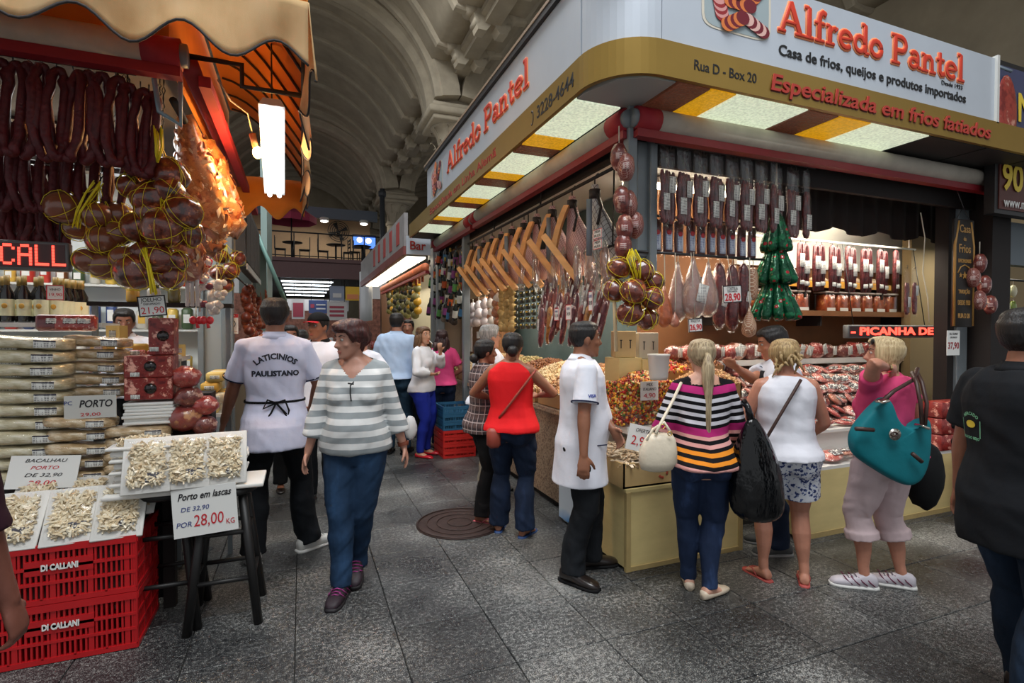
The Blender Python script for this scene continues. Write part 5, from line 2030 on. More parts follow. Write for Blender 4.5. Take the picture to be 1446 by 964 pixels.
copa_string('copa_string', 'string of labelled cured copas on the far right pier', [AY(1383, 372, 2.95), AY(1374, 392, 2.95), AY(1390, 402, 2.95), AY(1383, 424, 2.95), AY(1398, 430, 2.97)], .072)
# netted bunches of smoked balls
def net_bunch(label, balls, top, m, netm=net_y, seed=1, name='netted_bunch', cat='smoked cheese', tail=None):
 """balls: (centre, radius)"""
 rr = random.Random(seed)
 t = thing(name, label, cat, top)
 for c, r in balls:
  mb = MB()
  k = rr.uniform(0, 9)
  mb.blob(c, (r, r * .95, r * .92), nu=22, nv=15, fn=lambda a, q: q * (1 + (.16 if m is smoked else .05) * noise.noise(a * 1.6 + V((k, k, 0))) + (.05 if m is smoked else 0) * noise.noise(a * 5 + V((k, 0, 0)))))
  mb.build('ball', m, t)
 mb = MB()
 for c, r in balls:
  c = V(c)
  mb.tube([c + V((0, 0, r * .7)), V(top).lerp(c, .3), top], .0022, 4)
  for i in range(4):
   ax = V((rr.gauss(0, 1), rr.gauss(0, 1), rr.gauss(0, .5))).normalized()
   u = ax.orthogonal().normalized()
   w = ax.cross(u)
   mb.tube([c + (u * cos(k * pi / 7) + w * sin(k * pi / 7)) * r * 1.04 for k in range(15)], .0016, 4)
 if tail:
  for i in range(9):
   u, w_ = rr.uniform(-1, 1), rr.uniform(-1, 1)
   mb.tube([V(p) + V((u * w, w_ * w * .6, rr.uniform(-.01, .01))) for p, w in tail], .0038, 4)
 mb.build('net', netm, t)
 return t
D = 3.38
bl_ = [(C_(873, 379, D), .074), (C_(906, 383, 3.40), .080), (C_(922, 398, 3.44), .070), (C_(868, 410, D), .074), (C_(894, 412, 3.30), .084), (C_(920, 422, 3.36), .078), (C_(890, 442, 3.34), .086), (C_(914, 450, 3.4), .072)]
net_bunch('bunch of smoked brown balls in yellow net at the corner', bl_, C_(893, 352, 3.4), smoked, seed=3, tail=[(C_(893, 352, 3.36), .02), (C_(894, 366, 3.34), .05), (C_(900, 392, 3.31), .02)])
c = AX(843, 330, 1.98)
for i, (py, s_) in enumerate(((330, 'first'), (345, 'second'))):
 c = AX(844, py, 1.98)
 price(('upper', 'lower')[i] + ' red edged card reading MEIA MUDA on the white netted ham', c, LS, ZU, .12, .066, [('MEIA', .22, .42, ink_b, {'width': .075}), ('MUDA', -.22, .42, ink_b, {'width': .085})], border=ink_r)
# hams on the side rail
def ham(v):
 t = thing('hanging_ham', 'x', 'ham')
 m = net_white if v == 3 else net_ham
 def q(u, z, out=0):
  return V((-out, -u, z))
 mb = MB()
 path = [(0, .0, .022), (.0, -.06, .030), (.01, -.14, .042), (.03, -.22, .066), (.055, -.32, .098), (.075, -.42, .112), (.085, -.50, .095), (.085, -.555, .05)]
 mb.loft([[q(u + r * 1.02 * cos(a), z, r * .72 * sin(a)) for a in [2 * pi * j / 16 for j in range(16)]] for u, z, r in path])
 mb.build('meat', m, t, world=False)
 mb = MB()
 mb.tube([q(0, -.03), q(0, -.09)], .036, 10)
 mb.tube([q(.012, -.06, .03), q(.04, -.15, .055), q(.02, -.26, .08)], .009, 6)
 mb.build('dark_tie', mat('dark_tie', (38, 26, 24), .6), t, world=False)
 MB().tube([q(0, -.01), q(0, .05), q(.02, .07), q(.03, .05)], .005, 6).build('hook', hook_m, t, world=False)
 if v != 3:
  mb = MB()     # curved upright and slanting plank of the wooden holder
  w = .042
  mb.loft([[q(u - .018, z, o_) for o_ in (.05 - w, .05 + w)] + [q(u + .018, z, o_) for o_ in (.05 + w, .05 - w)] for u, z in ((-.03, -.08), (-.062, -.15), (-.088, -.23), (-.108, -.31), (-.12, -.38))], smooth=False)
  mb.build('holder_arm', wood_or, t, world=False)
  mb = MB()
  d = V((.22, -.27, 0)).normalized()
  L_ = .38
  w = .055
  mb.loft([[q(u, z, o_) for o_ in (.085 - w, .085 + w)] + [q(u + .034, z + .026, o_) for o_ in (.085 + w, .085 - w)] for u, z in ((-.20, -.30), (.045, -.625))], smooth=False)
  mb.build('holder_plank', wood_or, t, world=False)
 if v in (1, 3):
  MB().rbox(q(-.03, -.28, .10), (.012, .035, .34), .005).build('knife_case', mat('case_grey', (120, 126, 134), .3, metal=.4), t, world=False)
 if v == 2:
  MB().rbox(q(.06, -.25, .085), (.01, .06, .12), .004).build('tag', mat('tag_black', (26, 30, 24), .4), t, world=False)
 return t
hp4 = [ham(v) for v in range(4)]
used = {}
seq_ = [(840, 240, 3, 1.25), (808, 256, 0, 1.2), (780, 266, 1, 1.15), (758, 275, 2, 1.15), (740, 284, 0, 1.12), (723, 292, 1, 1.12), (708, 296, 2, 1.1), (695, 302, 0, 1.1), (683, 306, 1, 1.1), (673, 310, 2, 1.1)]
for i, (px, py, v, sc_) in enumerate(seq_):
 p = AX(px, py, 2.12)
 L_ = 'white netted whole ham without holder nearest the corner post' if v == 3 else 'netted ham leg on an orange wooden holder, %s from the corner post' % ORD[i]
 first_or_dup(used, hp4[v], loc=(2.12, p.y, 2.735), rz=radians(58) + R.uniform(-.12, .12), scale=sc_, label=L_, group='hams on the side rail')
# plastic wrapped loins below the hams, cluster of salamis, small packs
lo = thing('hanging_rail', 'lower dark rail along the side of the corner stall', 'rail', (2.16, 3.2, 2.20))
MB().tube([(2.16, 3.2, 2.24), (2.16, 8.3, 2.24)], .010, 8).build('bar', steel_dk, lo)
for y in (3.4, 5.0, 6.9):
 MB().tube([(2.16, y, 2.24), (2.17, y, 2.80)], .006, 6).build('rod', steel_dk, lo)
def salami_stick(v):
 t = thing('hanging_salami', 'x', 'salami')
 m = (marbled('salami_red', (84, 26, 24), (118, 44, 36), (168, 100, 80), 24), marbled('salami_gold', (120, 74, 26), (164, 108, 40), (200, 150, 80), 20),
         marbled('salami_plum', (70, 24, 32), (98, 40, 48), (150, 92, 90), 30), marbled('salami_grey', (120, 112, 110), (160, 152, 148), (196, 190, 186), 40))[v]
 MB().tube([(0, 0, -.05), (0, 0, -.08), (.005, 0, -.22), (0, 0, -.36), (0, 0, -.40)], [.008, .024, .028, .026, .010], 10).build('sausage', m, t, world=False)
 MB().tube([(0, 0, .0), (0, 0, -.06), (.005, 0, -.22), (0, 0, -.41)], [.006, .028, .033, .020], 10).build('film', clear, t, world=False)
 MB().tube([(0, 0, -.02), (0, 0, .05)], .003, 5).build('string', string, t, world=False)
 if v in (0, 2):
  MB().rbox((-.032, 0, -.2), (.003, .03, .1), .001).build('label', lab, t, world=False)
 return t
sp4 = [salami_stick(v) for v in range(4)]
used = {}
cnt = 0
for row in range(3):
 for i in range(9):
  px = 866 - 11.5 * i - 4 * row
  py = (372, 396, 418)[row] + i * 1.4 + R.uniform(-3, 3)
  x = 2.06 + .05 * row * (-.6) + R.uniform(-.02, .02)
  p = AX(px, py, x)
  v = R.choice([0, 0, 1, 2, 2]) if not (row == 1 and i == 3) else 3
  cnt += 1
  first_or_dup(used, sp4[v], loc=(x, p.y, min(p.z, 2.2)), rot=(radians(R.uniform(8, 24)), R.uniform(-.05, .1), 0), scale=R.uniform(.9, 1.08),
                     label='film wrapped salami in the cluster under the hams, %s row, %s from the corner' % (ORD[row], ORD[i]), group='salamis clustered under the hams')
def loin():
 t = thing('wrapped_loin', 'x', 'cured meat')
 MB().rbox((0, 0, -.17), (.05, .09, .24), .02).build('meat', ham_pink, t, world=False)
 MB().loft([[V((.04 * k * cos(a), .065 * w * cos(a) + .03 * sin(a) * 0, z)) + V((.035 * k * sin(a), .0, 0)) + V((0, .06 * w * cos(a), 0)) for a in [2 * pi * j / 12 for j in range(12)]] for z, k, w in ((0, .3, .5), (-.04, .8, .9), (-.2, 1, 1), (-.30, 1, 1.05), (-.36, .7, 1.1))]).build('plastic', film_w, t, world=False)
 return t
lp = loin()
used = {}
for i in range(7):
 px = 852 - 19 * i
 p = AX(px, 352 + 2.5 * i, 2.08)
 first_or_dup(used, lp, loc=(2.08, p.y, p.z + .05), rot=(radians(R.uniform(-14, 10)), 0, R.uniform(-.3, .3)), label='cloudy plastic bag of cured loin under the hams, %s from the corner' % ORD[i], group='bagged loins under the hams')
for i, (px, py) in enumerate(((786, 444), (803, 441), (834, 425))):
 c = AX(px, py, 1.94)
 price('small red edged price card on the salami cluster, ' + ('left', 'middle', 'right')[i] + ' one', c, LS, ZU, (.08, .09, .055)[i], (.10, .12, .14)[i],
          [('QUILO', .25, .22, ink_u, {'width': .05}), (('12,50', '24,90', '18,90')[i], -.1, .3, ink_b, {'width': .045 if i == 2 else .06})], border=ink_r)
# garlic, onions, olive packs farther along the side
def strand(name, label, px, py0, py1, x, m, r, n, cat, seed=0, m2=None, tail=None):
 rr = random.Random(seed)
 a, b = AX(px, py0, x), AX(px, py1, x)
 t = thing(name, label, cat, a)
 for i in range(n):
  f = (i + .5) / n
  p = V((x + rr.uniform(-.3, .3) * r, a.y + rr.uniform(-.6, .6) * r, a.z + (b.z - a.z) * f))
  MB().blob(p, (r, r, r * .92), nu=10, nv=7, fn=lambda A, q: q * (1 + (.3 * max(0, A.z) ** 6))).build(tail or 'bulb', m2 if (m2 and i % 2) else m, t)
 MB().tube([a + V((0, 0, .08)), (x, a.y, b.z)], .006, 5).build('cord', string, t)
 return t
onion = marbled('onion_brown', (128, 74, 44), (170, 104, 66), (200, 150, 110), 9)
straw = mat('garlic_straw', (176, 146, 92), .8, var=.2, vs=20)
garlic = mat('garlic_white', (214, 204, 194), .6, var=.08)
strand('onion_net', 'string of brown and white onions hanging beside the golden garlic', 702, 412, 458, 2.2, onion, .072, 7, 'onions', 1, garlic)
strand('onion_net', 'second string of brown onions nearer the white bags', 694, 420, 456, 2.25, onion, .065, 6, 'onions', 2, garlic)
for i, px in enumerate((709, 716, 723)):
 strand('garlic_braid', 'golden straw garlic braid on the side rail, %s from the left' % ORD[i], px, 404, 466, 2.2, straw, .05, 11, 'garlic', i)
for i, px in enumerate((668, 676, 685)):
 strand('white_bag', 'white plastic goods bag hanging low behind the older man, %s from the left' % ORD[i], px, 430 - 3 * i, 460, 2.3, mat('bag_white', (210, 200, 200), .4), .075, 3, 'bag', i + 5)
def pack_strip():
 t = thing('olive_strip', 'x', 'olives')
 for i in range(7):
  p = MB().rbox((0, 0, -.035 - .068 * i), (.035, .07, .056), .014).build('pack', mat('olive_dark', (44, 44, 26), .25, coat=.6, var=.3, vs=60), t, world=False)
  MB().rbox((-.019, 0, -.022 - .068 * i), (.003, .04, .014), .001).build('label', mat('olive_label', (210, 180, 50), .5), p, world=False)
 return t
ps = pack_strip()
used = {}
for i in range(6):
 px = 762 - 8.2 * i
 p = AX(px, 402 + .8 * i, 2.2)
 first_or_dup(used, ps, loc=(2.2, p.y, 2.10), rz=R.uniform(-.1, .1), label='strip of dark olive packs with yellow labels, %s from the salami cluster' % ORD[i], group='olive pack strips')
# small bright lamps inside the side
for i, px in enumerate((660, 673, 690, 706)):
 p = AX(px, 392 - i, 2.8)
 t = thing('pendant_lamp', 'small white pendant lamp inside the stall side, %s from the left' % ORD[i], 'lamp', p, group='pendant lamps inside the stall side')
 MB().lathe([(.02, .05), (.04, .02), (.10, -.05)], c=p, n=12, cap=False).build('shade', white_plastic, t)
 MB().blob(p + V((0, 0, -.04)), .06, nu=10, nv=6).build('bulb', emit('warm_bulb', (255, 240, 210), 6), t)
 MB().tube([p, (p.x, p.y, 3.03)], .004, 5).build('cord', steel_dk, t)
# bottles hung in rows at the far end of the side
def bottle_hang(v):
 t = thing('hanging_bottle', 'x', 'bottle')
 MB().lathe([(.020, 0), (.037, -.01), (.038, -.02)][::-1] if False else [(.036, -.30), (.038, -.28), (.038, -.12), (.016, -.07), (.015, 0)], n=10).build('glass', mat('bottle_dark', (20, 26, 20), .1, coat=.5), t, world=False)
 MB().lathe([(.0395, -.26), (.0395, -.15)], n=10, cap=False).build('label', mat('bl_%d' % v, ((206, 206, 196), (60, 110, 150), (190, 84, 40), (86, 150, 80), (128, 60, 120))[v], .5), t, world=False)
 MB().lathe([(.0175, -.05), (.0175, .008)], n=8).build('capsule', mat('capsule_%d' % (v % 3), ((160, 140, 60), (30, 30, 32), (150, 40, 110))[v % 3], .35), t, world=False)
 return t
bp5 = [bottle_hang(v) for v in range(5)]
used = {}
for row in range(5):
 for i in range(7):
  px = 652 - 7.2 * i
  p = AX(px, 345 + 19 * row + (i % 3) * 3, 2.08)
  first_or_dup(used, bp5[R.choice([0, 0, 1, 2, 3, 4])], loc=(2.08 + R.uniform(-.03, .03), p.y, p.z), rot=(radians(R.uniform(14, 26)), R.uniform(-.1, .1), 0),
                     label='slanted dark bottle by the far grey post, %s row, %s from the post' % (ORD[row], ORD[i]), group='bottles hung at the far end of the stall side')
strand('herb_bunch', 'bunch of dark dried bulbs below the hanging bottles', 640, 436, 456, 2.1, mat('dried_dark', (62, 52, 44), .8, var=.3, vs=30), .055, 8, 'herbs', 11)
strand('herb_bunch', 'second bunch of dried pale bulbs left of the dark bunch', 628, 434, 452, 2.1, mat('dried_pale', (120, 108, 96), .8, var=.3, vs=30), .05, 8, 'herbs', 12)
# green festive bags in tiers
def foil_green():
 N = NT('green_foil')
 v = N.coord()
 f = N.noise(v, 22, 2)
 vo = N.n('ShaderNodeTexVoronoi')
 vo.inputs['Scale'].default_value = 16
 N.l(v, vo.inputs['Vector'])
 c = N.ramp(N.math('ADD', vo.outputs['Distance'], N.math('MULTIPLY', f, .25)), [(0, (200, 196, 186)), (.19, (176, 40, 50)), (.34, (24, 104, 66)), (.6, (14, 74, 48))], True)
 N.l(c, N.b.inputs['Base Color'])
 N.set(Roughness=.22, Metallic=.35)
 N.bump(N.noise(v, 26, 2), .6, .02)
 return N.m
gf = foil_green()
ctr = AY(1096, 305, 3.10)
gt = thing('festive_bag_tree', 'hanging tiers of shiny green festive bags with red and white print', 'bags', (ctr.x, 3.1, ctr.z))
for tier, (zt, n, rad, L_) in enumerate(((ctr.z + .02, 7, .07, .30), (ctr.z - .23, 9, .105, .30), (ctr.z - .48, 11, .13, .33))):
 for i in range(n):
  a = 2 * pi * i / n + tier * .3
  tp_ = V((ctr.x + rad * .35 * cos(a), 3.1 + rad * .35 * sin(a), zt))
  bt = V((ctr.x + rad * cos(a) * 1.25, 3.1 + rad * sin(a) * 1.25, zt - L_))
  MB().tube([tp_, tp_.lerp(bt, .15), tp_.lerp(bt, .5), tp_.lerp(bt, .9), bt], [.008, .022, .034, .042, .030], 8).build('bag', gf, gt)
MB().tube([(ctr.x, 3.1, ctr.z - .6), (ctr.x, 3.1, 2.91)], .008, 6).build('cord', string, gt)
# salamis hung inside, below the valance
rl = thing('hanging_rail', 'white rail inside the stall carrying the labelled salamis', 'rail', (3.9, 3.62, 2.45))
MB().tube([(3.5, 3.62, 2.46), (6.0, 3.62, 2.46)], .01, 8).build('bar', white_plastic, rl)
for x in (3.7, 5.9):
 MB().tube([(x, 3.62, 2.46), (x, 3.62, 3.03)], .008, 6).build('rod', white_plastic, rl)
def salami_pair(v):
 t = thing('salami_pair', 'x', 'salami')
 for k in (-1, 1):
  MB().tube([(0, 0, 0), (k * .016, 0, -.015), (k * .021, .004 * k, -.12), (k * .02, 0, -.28), (k * .017, 0, -.42)], [.014, .018, .021, .021, .014], 10).build('sausage', sausage_red, t, world=False)
 for z, h, w in ((-.16 - .05 * v, .12, .06), (-.36, .04, .055)):
  MB().rbox((0, -.024, z), (w, .003, h), .001).build('label', lab, t, world=False)
 MB().tube([(0, 0, 0), (0, 0, .03)], .003, 5).build('hook', hook_m, t, world=False)
 return t
pp = [salami_pair(v) for v in range(2)]
used = {}
for i in range(13):
 px = 1128 + 11.2 * i
 p = AY(px, 318 + 1.7 * i, 3.62)
 first_or_dup(used, pp[i % 2], loc=(p.x, 3.60 + .03 * (i % 2), 2.425 - .006 * (i % 3)), rz=R.uniform(-.15, .15), scale=1.02, label='pair of labelled dark salamis under the dark valance, %s from the left' % ORD[i], group='salami pairs under the valance')
for i, px in enumerate((1281, 1292)):
 p = AY(px, 378, 3.1)
 o = dup(protos[i], loc=(p.x, 3.1, p.z), rz=.1, scale=.78, label='short bag with two salamis hanging alone left of the wooden plaque, ' + ('left', 'right')[i] + ' one', group='two short bags beside the plaque')
t = thing('cord', 'pale cord hanging loose beside the wooden plaque', 'cord', AY(1306, 330, 3.1))
MB().tube([AY(1300, 300, 3.1), AY(1306, 335, 3.1), AY(1303, 385, 3.1), AY(1310, 420, 3.1), AY(1312, 455, 3.1)], .005, 6).build('strand', string, t)
# counters of the corner stall
beige_board = mat('beige_board', (206, 186, 128), .55, var=.10, vs=2.5, stretch=(1, 1, 3))
beige_edge = mat('beige_edge', (168, 146, 96), .6, var=.1)
def speckled():
 N = NT('brown_granite')
 vo = N.n('ShaderNodeTexVoronoi')
 vo.inputs['Scale'].default_value = 60
 N.l(N.coord(), vo.inputs['Vector'])
 f = N.math('MULTIPLY_ADD', N.noise(N.coord(), 30, 3), .6, N.math('MULTIPLY', vo.outputs['Distance'], .8))
 N.l(N.ramp(f, [(.3, rgb((66, 46, 36))), (.55, rgb((132, 104, 84))), (.8, rgb((176, 150, 124)))]), N.b.inputs['Base Color'])
 N.set(Roughness=.35)
 return N.m
gbrown = speckled()
crate = thing('wooden_plinth', 'low pale yellow wooden plinth under the shredded cod carton', 'box', (2.0, 2.97, 0))
MB().box2((2.0, 2.97, .02), (2.98, 3.46, .53)).build('body', beige_board, crate)
MB().box2((1.99, 2.96, .53), (2.99, 3.47, .552)).build('lid', beige_board, crate)
for x, y in ((2.005, 2.965), (2.975, 2.965)):
 MB().box2((x - .012, y - .008, .0), (x + .022, y + .02, .53)).build('corner_strip', beige_edge, crate)
MB().box2((1.99, 2.96, 0), (2.99, 2.975, .03)).build('kick_strip', beige_edge, crate)
# carton of shredded cod
ct = thing('cod_carton', 'open pale carton of loose shredded dried cod on the yellow plinth', 'carton', (2.0, 2.99, .553))
cb_ = mat('carton_pale', (186, 158, 108), .7, var=.12, vs=4)
for a, b in (((1.98, 2.98, .553), (2.74, 2.995, .72)), ((1.98, 3.44, .553), (2.74, 3.455, .72)), ((1.98, 2.98, .553), (1.995, 3.455, .72)), ((2.725, 2.98, .553), (2.74, 3.455, .72)), ((1.98, 2.98, .553), (2.74, 3.455, .565))):
 MB().box2(a, b).build('side', cb_, ct)
pr = mat('carton_print', (170, 70, 50), .7)
text('BAC', (2.64, 2.978, .63), XR, ZU, .09, pr, ct, width=.16, bold=.002)
mb = MB()
for a in range(3):
 t0 = radians(90 + 120 * a)
 mb.tube([V((2.30 + .035 * cos(t0 + k * .3), 2.977, .635 + .035 * sin(t0 + k * .3))) for k in range(5)], .009, 5, ref=(0, 1, 0), flat=.2)
mb.build('recycle_mark', pr, ct)
def flakes(name, n, box, zf, m, parent, ln=(.05, .12), w=.008, seed=0, kind='stuff'):
 """heap of bent shreds"""
 rr = random.Random(seed)
 mb = MB()
 (x0, y0), (x1, y1) = box
 for i in range(n):
  x, y = rr.uniform(x0, x1), rr.uniform(y0, y1)
  z = zf(x, y) + rr.uniform(-.008, .012)
  a = rr.uniform(0, 2 * pi)
  L_ = rr.uniform(*ln)
  d = V((cos(a), sin(a), rr.uniform(-.35, .35))) * L_ * .5
  s_ = V((-sin(a), cos(a), rr.uniform(-.4, .4))) * (w * rr.uniform(.6, 1.5))
  c = V((x, y, z))
  mid = V((0, 0, rr.uniform(-.01, .016)))
  vs = [c - d - s_ * .6, c - d + s_ * .6, c + mid - s_, c + mid + s_, c + d - s_ * .5, c + d + s_ * .5]
  mb.add(vs + [v + V((0, 0, .005)) for v in vs], [(0, 2, 3, 1), (2, 4, 5, 3), (6, 7, 9, 8), (8, 9, 11, 10), (0, 6, 8, 2), (2, 8, 10, 4), (1, 3, 9, 7), (3, 5, 11, 9)], 0, False)
 o = mb.build(name, m, parent)
 if kind:
  o['kind'] = kind
 return o
cod_m = islandmat('cod_shreds', [(216, 196, 164), (228, 212, 184), (200, 176, 144), (222, 204, 178), (188, 162, 130)], .6)
MB().blob((2.36, 3.2, .70), (.37, .225, .10), nu=20, nv=10).build('cod_heap', mat('cod_base', (206, 184, 152), .7), ct)
flakes('shredded_cod', 1500, ((2.0, 3.0), (2.72, 3.43)), lambda x, y: .70 + .10 * sqrt(max(0, 1 - ((x - 2.36) / .40) ** 2 - ((y - 3.2) / .25) ** 2)), cod_m, ct, (.05, .13), .010, 3)
# beige front counter
fc = thing('display_counter', 'long pale yellow counter front holding the packaged meats', 'counter', (3.5, 2.92, 0))
MB().box2((3.52, 2.92, .03), (5.75, 4.2, .52)).build('front_panel', beige_board, fc)
MB().box2((3.52, 2.915, 0), (5.75, 2.94, .04)).build('kick_strip', beige_edge, fc)
steps = [(.545, 2.92, 3.18), (.80, 3.18, 3.30)]
white_edge = mat('white_edge', (214, 212, 206), .5)
for z0, z1, y0, y1, nm in ((.52, .545, 2.92, 3.22, 'ledge'), (.52, .74, 3.22, 3.26, 'riser'), (.74, .765, 3.18, 3.40, 'ledge')):
 MB().box2((3.52, y0, z0), (5.75, y1, z1)).build(nm, white_edge, fc)
mb = MB()     # sloping bed
mb.loft([[V((x, 3.34, .74)), V((x, 3.95, 1.225)), V((x, 3.95, .5)), V((x, 3.34, .5))] for x in (2.95, 5.75)], smooth=False)
mb.build('sloping_bed', mat('bed_dark', (70, 40, 36), .6), fc)
# shelves on the rear wall
for i, (z, y0, x0, x1, m_, lab_) in enumerate(((1.30, 3.98, 3.15, 6.9, white_edge, 'white shelf of wrapped hams behind the counter'), (1.80, 3.98, 3.6, 6.6, warm_board, 'brown wooden shelf with square clear boxes behind the counter'),
            (2.10, 4.0, 3.6, 6.2, mat('yellow_edge', (196, 140, 40), .5), 'upper shelf with yellow price edge behind the counter'))):
 t = thing('wall_shelf', lab_, 'shelf', (x0, y0, z))
 MB().box2((x0, y0, z - .03), (x1, 4.30, z)).build('board', warm_board if i else white_edge, t)
 MB().box2((x0, y0 - .012, z - .035), (x1, y0, z + .02)).build('edge_strip', m_, t)
 for k in range(3):
  mb = MB()
  x = x0 + .1 + (x1 - x0 - .2) * k / 2
  mb.box2((x, y0 + .02, z - .14), (x + .02, 4.30, z - .03))
  mb.build('bracket', dark_brown, t)
def meat_pack(v):
 t = thing('meat_pack', 'x', 'meat pack')
 m = (raw_red, raw_pink, copa, ham_pink)[v]
 MB().blob((0, 0, .024), (.092, .066, .022), nu=14, nv=8, fn=lambda a, q: q * (1 + .14 * noise.noise(a * 2.4 + V((v * 3, 0, 0))))).build('meat', m, t, world=False)
 MB().rbox((0, 0, .024), (.20, .145, .040), .016).build('film', clear, t, world=False)
 MB().rbox((.01 + .02 * (v % 2), -.01, .048), (.085, .06, .003), .001, M=Matrix.Rotation(.3 * (v - 1.5), 3, 'Z')).build('label', lab, t, world=False)
 return t
mp = [meat_pack(v) for v in range(4)]
used = {}
rows_ = [(3.05, .55, 14, 3.64, 8), (3.28, .77, 14, 3.64, 8), (3.44, .835, 19, 3.06, 38), (3.55, .925, 19, 3.06, 38), (3.66, 1.01, 19, 3.06, 38), (3.77, 1.095, 19, 3.06, 38), (3.87, 1.175, 19, 3.06, 38)]
for r, (y, z, n, x0, tl) in enumerate(rows_):
 dx = (5.68 - x0) / (n - 1)
 for i in range(n):
  v = R.choice([0, 0, 1, 1, 2, 3])
  first_or_dup(used, mp[v], loc=(x0 + dx * i + R.uniform(-.04, .04), y + R.uniform(-.035, .035), z + R.uniform(0, .03)), rot=(radians(tl + R.uniform(-14, 14)), radians(R.uniform(-16, 16)), R.uniform(-1.2, 1.2)),
                     scale=R.uniform(.9, 1.2), label='film pack of sliced meat on the sloping counter, %s tier, %s from the left' % (ORD[r], ORD[i]), group='meat packs on the counter tier %d' % (r + 1))
def wrapped_ham(v):
 t = thing('wrapped_ham', 'x', 'ham')
 MB().blob((0, 0, .085), (.10, .075, .085), nu=14, nv=9, fn=lambda a, q: q * (1 + .18 * noise.noise(a * 1.7 + V((v * 5, 1, 0))))).build('meat', (raw_red, copa, ham_pink)[v], t, world=False)
 MB().blob((0, 0, .09), (.108, .082, .094), nu=12, nv=8, fn=lambda a, q: q * (1 + .12 * noise.noise(a * 2.5 + V((v, 1, 0))))).build('film', clear, t, world=False)
 MB().rbox((.02, -.086, .10), (.065, .003, .10), .001, M=Matrix.Rotation(.35 * (v - 1), 3, 'Y')).build('label', lab, t, world=False)
 return t
wh3 = [wrapped_ham(v) for v in range(3)]
used = {}
for i in range(19):
 first_or_dup(used, wh3[R.randrange(3)], loc=(3.3 + .188 * i + R.uniform(-.02, .02), 4.10 + R.uniform(-.03, .03), 1.302), rz=R.uniform(-.4, .4), scale=R.uniform(.9, 1.15),
                 label='wrapped ham lump on the white rear shelf, %s from the left' % ORD[i], group='wrapped hams on the white shelf')
def clear_box():
 t = thing('clear_box', 'x', 'meat box')
 MB().rbox((0, 0, .10), (.15, .12, .19), .008).build('meat', marbled('box_meat', (120, 48, 24), (164, 74, 36), (222, 150, 90), 12), t, world=False)
 MB().rbox((0, 0, .105), (.165, .135, .205), .006).build('plastic', clear, t, world=False)
 MB().box((0, -.069, .03), (.13, .003, .05)).build('label', white_edge, t, world=False)
 MB().rbox((0, 0, .222), (.19, .15, .018), .006).build('lid', mat('foam_lid', (206, 196, 190), .6), t, world=False)
 return t
cbx = clear_box()
used = {}
for i in range(13):
 if i == 6:
  continue
 first_or_dup(used, cbx, loc=(3.9 + .2 * i, 4.10, 1.802), rz=R.uniform(-.06, .06), label='square clear box of cured meat with a pale lid, %s from the left' % ORD[i], group='clear boxes on the brown shelf')
def shelf_tray():
 t = thing('shelf_tray', 'x', 'tray')
 MB().rbox((0, 0, .02), (.26, .17, .035), .01).build('tray', mat('tray_dark', (34, 26, 22), .4), t, world=False)
 MB().blob((0, 0, .05), (.12, .075, .045), nu=12, nv=7, fn=lambda a, q: q * (1 + .2 * noise.noise(a * 3))).build('contents', mat('tray_food', (206, 180, 150), .5, var=.3, vs=30), t, world=False)
 MB().box((0, -.09, .015), (.17, .006, .04)).build('ticket', mat('ticket_yellow', (226, 166, 40), .5), t, world=False)
 return t
stp = shelf_tray()
used = {}
for i in range(9):
 first_or_dup(used, stp, loc=(3.8 + .28 * i, 4.12, 2.102), label='dark tray with a yellow ticket on the upper shelf, %s from the left' % ORD[i], group='trays on the upper shelf')
# LED board
led_r = emit('led_red', (255, 62, 48), 3.2, (60, 10, 8))
led_case = mat('led_case', (64, 34, 32), .5)
def led(label, a, b, right, s, w, h, width, dx=0, bold=.004, ext=.001):
 c = (V(a) + V(b)) / 2
 right = V(right).normalized()
 n = right.cross(ZU)
 t = thing('led_board', label, 'sign', c)
 mb = MB()
 M = frame(right, ZU)
 mb.rbox(c - n * .03, (w, h, .06), .008, M=M)
 mb.build('case', mat('led_frame', (96, 96, 96), .4), t)
 MB().box(c + n * .001, (w - .03, h - .03, .004), M=M).build('panel', led_case, t)
 return t, c, n
a, b = AY(1199, 468, 3.45), AY(1319, 468, 3.45)
t, c, n = led('red lit LED board reading PICANHA DE hung over the meat counter', a, b, XR, '', (b - a).x + .02, .125, 0)
text('- PICANHA DE', c + n * .005, XR, ZU, .10, led_r, t, width=(b - a).x - .04, bold=.004, ext=.001)
mb = MB()
for x in (a.x + .1, b.x - .1):
 mb.tube([(x, 3.48, c.z + .06), (x, 3.6, 2.45)], .004, 5)
mb.build('hanging_wire', steel_dk, t)
# price card 37,90 and wooden plaques
c = AY(1346, 484, 3.0)
price('white card with 37,90 in dark red below the wooden plaque', c, XR, ZU, .185, .225, [('FILE SUINO', .36, .13, ink_b, {'width': .12}), ('DEFUMADO', .22, .10, ink_b, {'width': .10}), ('37,90', -.12, .36, mat('price_dark_red', (150, 36, 44), .6), {'width': .16, 'bold': .002})])
pw = mat('plaque_black', (34, 28, 24), .6, var=.2, vs=10)
pg = mat('plaque_gold', (170, 126, 62), .5, var=.1)
c = AY(1359, 386, 2.99)
t = thing('wooden_plaque', 'dark wooden plaque carved in gold with three stars and Casa Frios', 'sign', c)
MB().rbox(c, (.28, .03, .98), .01).build('board', pw, t)
for sx in (-1, 1):
 MB().tube([c + V((sx * .138, -.012, -.48)), c + V((sx * .138, -.012, .25)), c + V((sx * .09, -.012, .47))], .012, 6).build('gold_edge', pg, t)
F_ = V((0, -.017, 0))
